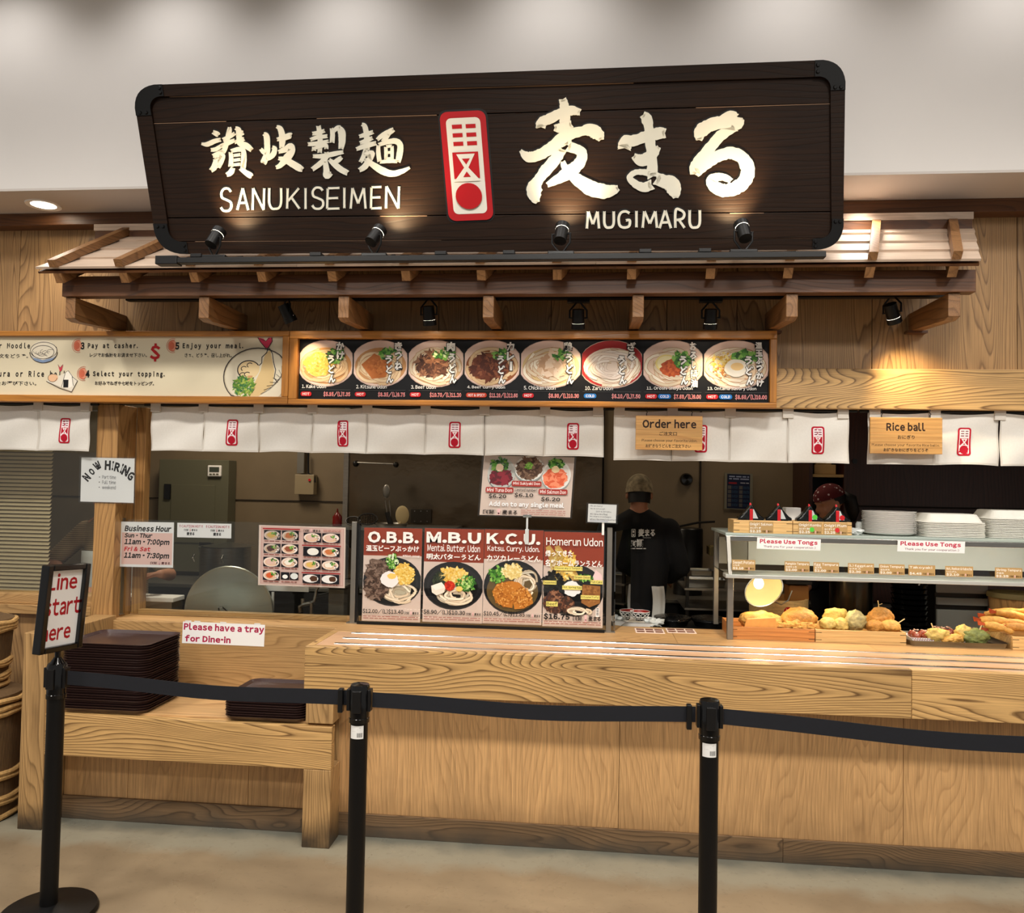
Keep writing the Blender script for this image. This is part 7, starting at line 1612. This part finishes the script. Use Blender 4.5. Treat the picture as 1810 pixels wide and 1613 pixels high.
def hand(g, wrist, dirv, palmn, s=1., curl=.6, side=1):
    """palm and five separate fingers, thumb leaving the side of the palm"""
    w = Vector(wrist); d = Vector(dirv).normalized(); n_ = (Vector(palmn)-d*Vector(palmn).dot(d)).normalized(); l = d.cross(n_)*side
    for k in range(4): capsule(g, w+d*.008+l*(-.018+.012*k)*s*.8, .016*s, w+d*.085*s+l*(-.030+.020*k)*s, .0115*s)
    for k, L in enumerate((.066, .078, .073, .056)):
        b0 = w+d*.090*s+l*(-.031+.0205*k)*s; d1 = (d+n_*curl*.5).normalized(); d2 = (d+n_*curl*1.3).normalized(); d3 = (d*.5+n_*curl*1.8).normalized()
        b1 = b0+d1*L*.45*s; b2 = b1+d2*L*.32*s; b3 = b2+d3*L*.25*s
        chain(g, [(b0, .0098*s), (b1, .0090*s), (b2, .0082*s), (b3, .0070*s)])
    t0 = w+d*.025*s-l*.028*s; t1 = t0+(d*.7-l*.7+n_*.3).normalized()*.04*s; t2 = t1+(d*.9-l*.1+n_*.5).normalized()*.032*s; chain(g, [(t0, .014*s), (t1, .011*s), (t2, .0088*s)])
def head(g, c, fwd, s=1.):
    c = Vector(c); f = Vector(fwd).normalized(); u = Vector((0, 0, 1)); u = (u-f*u.dot(f)).normalized(); r = f.cross(u)
    M_ = lambda a, b_, z: c+r*a*s+f*b_*s+u*z*s
    def E(x, y, z, rx, ry, rz):
        q = G().ell((0, 0, 0), rx, ry, rz, 18, 12); g.add([M_(x+v[0], y+v[1], z+v[2]) for v in q.v], q.f)
    E(0, -.012, .035, .076, .092, .085); E(0, .018, -.03, .058, .068, .082); E(0, .040, -.075, .032, .034, .030)
    E(0, .088, -.018, .013, .020, .022); E(0, .080, .004, .010, .014, .030)
    E(0, .078, -.058, .024, .012, .007); E(0, .076, -.068, .020, .011, .007)
    for sx_ in (-1, 1): E(sx_*.078, -.008, -.008, .010, .020, .032); E(sx_*.030, .074, .022, .022, .010, .007); E(sx_*.045, .055, -.03, .02, .018, .02)
    return M_
def fuse(name, g, m, parent, vox=.010, it=4, local_mat=None):
    o = obj(name, g, m, parent, smooth=2); r = o.modifiers.new('r', 'REMESH'); r.mode = 'VOXEL'; r.voxel_size = vox; r.use_smooth_shade = True; s = o.modifiers.new('s', 'SMOOTH'); s.iterations = it; s.factor = .5
    bpy.context.view_layer.update(); me = bpy.data.meshes.new_from_object(o.evaluated_get(bpy.context.evaluated_depsgraph_get())); o.modifiers.clear(); old = o.data; o.data = me; bpy.data.meshes.remove(old)
    me.polygons.foreach_set('use_smooth', [True]*len(me.polygons)); return o
mat('skin', (176, 122, 92), .55, vary=.05); mat('hair', (14, 11, 10), .6, vary=.3, scale=90, stretch=(3, 3, .5)); mat('jacket', (12, 12, 14), .9); mat('stripe_shirt', (132, 108, 78), .9)
# ribbed shirt of the first worker
m_ = MATS['stripe_shirt']; nt = m_.node_tree; b_ = nt.nodes['Principled BSDF']; tc = nt.nodes.new('ShaderNodeTexCoord'); wv = nt.nodes.new('ShaderNodeTexWave'); wv.bands_direction = 'Z'; wv.inputs['Scale'].default_value = 26; wv.inputs['Distortion'].default_value = 1; wv.inputs['Detail Scale'].default_value = 1
cr = nt.nodes.new('ShaderNodeValToRGB'); cr.color_ramp.elements[0].color = L4((98, 78, 54)); cr.color_ramp.elements[1].color = L4((156, 132, 98)); nt.links.new(tc.outputs['Object'], wv.inputs[0]); nt.links.new(wv.outputs[0], cr.inputs[0]); nt.links.new(cr.outputs[0], b_.inputs['Base Color'])
mat('apron_white', (206, 204, 198), .95)
def V3(px_, py_, Y0): return Vector(at(px_, py_, Y=Y0))
def torso(g, hips, chest, neck, shw, k=1.):
    hips, chest, neck = Vector(hips), Vector(chest), Vector(neck)
    for s in (-1, 1):
        capsule(g, hips+Vector((s*.075, 0, 0)), .105*k, chest+Vector((s*.085, 0, -.06)), .110*k); capsule(g, chest+Vector((s*.085, 0, -.06)), .11*k, neck+Vector((s*shw*.5, 0, -.095)), .072*k)
        capsule(g, neck+Vector((s*shw*.75, 0, -.085)), .062*k, neck+Vector((s*.03, 0, .0)), .05*k)
def legs(g, hips, k=1., spread=.10):
    h = Vector(hips)
    for s in (-1, 1): chain(g, [(h+Vector((s*.085, 0, -.02)), .095*k), (Vector((h.x+s*spread, h.y+.0, .50)), .062*k), (Vector((h.x+s*spread, h.y, .10)), .042*k)]); chain(g, [(Vector((h.x+s*spread, h.y-.03, .045)), .042*k), (Vector((h.x+s*spread, h.y+.14, .032)), .032*k)])
# cook with his back to us
cy_ = 1.12; hc = V3(1130, 868, cy_); hx = hc.x
t = thing('person', 'person in black jacket and patterned cap seen from behind, cooking', 'person', (hx, cy_, 0))
nk = Vector((hx, cy_, hc.z-.15)); g = G(); hips = Vector((hx-.02, cy_, .93)); ch = Vector((hx-.01, cy_, 1.22))
torso(g, hips, ch, nk, .19, .98); legs(g, hips); chain(g, [(nk-Vector((0, 0, .02)), .056), (hc-Vector((0, 0, .06)), .054)]); M_ = head(g, hc+Vector((0, .0, -.02)), (0.05, 1, -.15))
rs, rw = nk+Vector((.19, 0, -.09)), V3(1196, 1020, cy_+.12); re = V3(1208, 985, cy_+.02); ls = nk+Vector((-.19, 0, -.09)); le = Vector((hx-.27, cy_+.02, 1.15)); lw_ = Vector((hx-.16, cy_+.24, 1.08))
re = Vector((hx+.275, cy_+.02, 1.17)); rw = Vector((hx+.20, cy_+.22, 1.06))
for a_, e_, w_, sd in ((rs, re, rw, 1), (ls, le, lw_, -1)): chain(g, [(a_, .056), (e_, .040), (w_, .026)]); hand(g, w_, (w_-e_).normalized(), (0, 0, -1), curl=.7, side=sd)
body = fuse('body', g, 'skin', t, vox=.009)
g = G(); torso(g, hips, ch, nk+Vector((0, 0, -.005)), .195, 1.10)
for a_, e_, w_ in ((rs, re, rw), (ls, le, lw_)): chain(g, [(a_, .074), (e_, .060), (e_.lerp(w_, .75), .048)])
capsule(g, nk+Vector((0, -.005, -.045)), .070, nk+Vector((0, 0, -.01)), .062); capsule(g, hips+Vector((-.05, 0, -.10)), .13, hips+Vector((.05, 0, -.10)), .13)
jk = fuse('jacket', g, 'jacket', t, vox=.012)
g = G(); legs(g, hips, 1.18); capsule(g, hips+Vector((-.04, 0, -.04)), .115, hips+Vector((.04, 0, -.04)), .115); fuse('trousers', g, 'jacket', t, vox=.014)
def jb(px_, py_, l): # print on the back, wrapped on the torso front toward us
    p = at(px_, py_, Y=cy_-.118); return (p[0], cy_-.128-l+.35*(p[0]-hx)**2, p[2])
P = Pr(w=1, h=1, fn=jb, eps=.0005); W2 = (206, 206, 200)
P.rrect(1116, 934.5, 1123, 948.5, 1.2, W2); P.rrect(1117, 935.5, 1122, 947.5, .9, (14, 14, 16)); P.rect(1118, 937, 1121, 941, W2); P.ell(1119.5, 945, 1.6, 1.6, W2, n=10)
P.text('麦まる', 1128, 934, 1158, 948, W2, bold=.04, res=1); P.text('MUGIMARU', 1136, 949, 1150, 950.5, W2); P.text('讃岐', 1112, 954, 1125, 966, W2, bold=.03, res=1); P.text('製麺', 1125, 952, 1137, 966, W2, bold=.03, res=1); P.micro(1112, 968, 1142, 971, W2, 1); P.done('back_print', jk)
mat('camo_cap', (150, 136, 108), .9, vary=.55, scale=34)
def head_shell(Mf, name, m, parent, zlo, rx, ry, rz, top=.035, n=26, puff=0.):
    vs = []; 
    for j in range(9):
        a = (j/8)*PI/2
        for i in range(n): b2 = 2*PI*i/n; z = top+rz*math.sin(a) if j else zlo; kx = math.cos(a) if j else (.86 if zlo < -.03 else 1); w = 1+puff*math.sin(i*2.3+j); z = max(z, .052) if name == 'hair' and math.sin(b2) > .15 else z; vs.append(Mf(rx*kx*math.cos(b2)*w, -.012+ry*kx*math.sin(b2)*w, z))
    fs = [(j*n+i, j*n+(i+1) % n, (j+1)*n+(i+1) % n, (j+1)*n+i) for j in range(8) for i in range(n)]; return obj(name, G().add(vs, fs), m, parent, smooth=2)
hr = head_shell(M_, 'hair', 'hair', body, -.062, .080, .098, .085); 
head_shell(M_, 'cap', 'camo_cap', body, .012, .086, .104, .098, puff=.02)
obj('cap_band', G().add([tuple(M_(.088*math.cos(a)*(1), -.012+.106*math.sin(a), z)) for z in (.004, .034) for a in [2*PI*i/26 for i in range(26)]], [(i, (i+1) % 26, 26+(i+1) % 26, 26+i) for i in range(26)]), 'camo_cap', body, smooth=2)
g = G(); a0_, a1_ = V3(1152, 1036, cy_-.17), V3(1176, 1095, cy_-.17); g.grid(lambda u, v: (float(a0_.x)+(float(a1_.x)-float(a0_.x))*(u*.9+.1*v)+.006*math.sin(5*v), cy_-.17+.02*u+.008*math.sin(9*u), float(a0_.z)-(float(a0_.z)-.80)*v), 8, 10); obj('apron', g, 'apron_white', t, smooth=2, solid=.004)
# worker behind the left hatch
cy1 = .72; h1 = V3(192, 868, cy1)
t = thing('person', 'person in tan striped shirt and pale apron working behind the left pillar', 'person', (float(h1.x), cy1, 0))
g = G(); nk = Vector((h1.x+.02, cy1+.01, h1.z-.16)); hips = Vector((h1.x+.06, cy1+.05, .92)); ch = Vector((h1.x+.05, cy1+.03, 1.2)); torso(g, hips, ch, nk, .17, .95); legs(g, hips, .95)
hcen = h1+Vector((0, -.03, -.02)); chain(g, [(nk-Vector((0, 0, .02)), .05), (hcen-Vector((0, 0, .05)), .05)]); M1 = head(g, hcen, (.25, -1, -.75))
ls = nk+Vector((-.165, 0, -.09)); le = V3(92, 992, cy1-.10); lw_ = V3(135, 1040, cy1-.24); rs = nk+Vector((.165, 0, -.09)); re = V3(300, 1015, cy1+.02); rw = V3(283, 1014, cy1-.22)
for a_, e_, w_, sd, dv in ((ls, le, lw_, 1, (1, -.2, 0)), (rs, re, rw, -1, (-1, -.15, -.1))): chain(g, [(a_, .052), (e_, .040), (w_, .026)]); hand(g, w_, dv, (0, 0, -1), curl=.6, side=sd)
b1 = fuse('body', g, 'skin', t, vox=.009)
g = G(); torso(g, hips, ch, nk+Vector((0, 0, -.01)), .172, 1.04)
for a_, e_ in ((ls, le), (rs, re)): chain(g, [(a_, .066), (a_.lerp(e_, .86), .058)])
fuse('shirt', g, 'stripe_shirt', t, vox=.012)
g = G(); legs(g, hips, 1.15); capsule(g, hips+Vector((-.04, 0, -.04)), .11, hips+Vector((.04, 0, -.04)), .11); fuse('trousers', g, 'jacket', t, vox=.014)
def fr_(u, v): x_ = hips.x-.17+.36*u; return (x_, cy1-.10+.5*(x_-hips.x)**2-.02*v+.004*math.sin(14*u), 1.22-.66*v)
obj('apron', G().grid(fr_, 14, 14), 'apron_white', t, smooth=2, solid=.004)
h_ = head_shell(M1, 'hair', 'hair', b1, -.02, .082, .098, .088); obj('bun', G().ell(tuple(M1(0, -.10, .03)), .04, .04, .04), 'hair', b1, smooth=2)
q = V3(275, 1062, .39); bd = thing('cutting_board', 'pale prep board on a steel riser under the hands behind the glass', 'board', (q.x, .44, TT))
obj('board', G().box(q.x-.26, q.x+.11, .385, .52, q.z-.004, q.z+.022), 'paper', bd, bevel=.004); obj('riser', G().box(q.x-.25, q.x+.10, .39, .515, TT, q.z-.0045), 'steel_dull', bd)
# worker at the right, seen in profile behind the rice balls
cy2 = 1.22; h2_ = V3(1466, 890, cy2)
t = thing('person', 'person in dark red dotted bandana looking left behind the rice ball boxes', 'person', (float(h2_.x), cy2, 0))
g = G(); nk = Vector((h2_.x+.04, cy2, h2_.z-.15)); hips = Vector((h2_.x+.08, cy2, .9)); ch = Vector((h2_.x+.07, cy2, 1.18)); torso(g, hips, ch, nk, .15, .92); legs(g, hips, .92)
chain(g, [(nk-Vector((0, 0, .02)), .048), (h2_-Vector((-.01, 0, .05)), .048)]); M2 = head(g, h2_, (-1, -.25, -.35))
ls = nk+Vector((-.14, -.05, -.09)); rs = nk+Vector((.15, .02, -.09))
for a_, e_, w_, sd in ((ls, ls+Vector((-.05, -.05, -.26)), ls+Vector((-.20, -.20, -.36)), 1), (rs, rs+Vector((.03, .02, -.28)), rs+Vector((-.10, -.18, -.40)), -1)): chain(g, [(a_, .05), (e_, .038), (w_, .025)]); hand(g, w_, (w_-e_).normalized(), (0, 0, -1), curl=.6, side=sd)
b2_ = fuse('body', g, 'skin', t, vox=.009)
g = G(); torso(g, hips, ch, nk+Vector((0, 0, -.01)), .155, 1.03); 
for a_, e_ in ((ls, ls+Vector((-.05, -.05, -.26))), (rs, rs+Vector((.03, .02, -.28)))): chain(g, [(a_, .064), (e_, .052)])
fuse('shirt', g, 'jacket', t, vox=.012); g = G(); legs(g, hips, 1.12); capsule(g, hips+Vector((-.04, 0, -.04)), .11, hips+Vector((.04, 0, -.04)), .11); fuse('trousers', g, 'jacket', t, vox=.014)
bn_ = mat('bandana_red', (96, 22, 26), .9); nt = bn_.node_tree; tc = nt.nodes.new('ShaderNodeTexCoord'); vo = nt.nodes.new('ShaderNodeTexVoronoi'); vo.inputs['Scale'].default_value = 36; cr = nt.nodes.new('ShaderNodeValToRGB'); cr.color_ramp.elements[0].color = L4((220, 200, 200)); cr.color_ramp.elements[1].color = L4((96, 22, 26)); cr.color_ramp.elements[1].position = .28; cr.color_ramp.elements[0].position = .18
nt.links.new(tc.outputs['Object'], vo.inputs['Vector']); nt.links.new(vo.outputs['Distance'], cr.inputs[0]); nt.links.new(cr.outputs[0], nt.nodes['Principled BSDF'].inputs['Base Color'])
head_shell(M2, 'hair', 'hair', b2_, -.01, .082, .096, .086); head_shell(M2, 'bandana', 'bandana_red', b2_, .040, .088, .104, .094, puff=.015); obj('ponytail', G().tube([tuple(M2(0, -.10, .02)), tuple(M2(0, -.145, -.02)), tuple(M2(0, -.14, -.10)), tuple(M2(0, -.12, -.16))], [.035, .045, .04, .015], 12), 'hair', b2_, smooth=2)
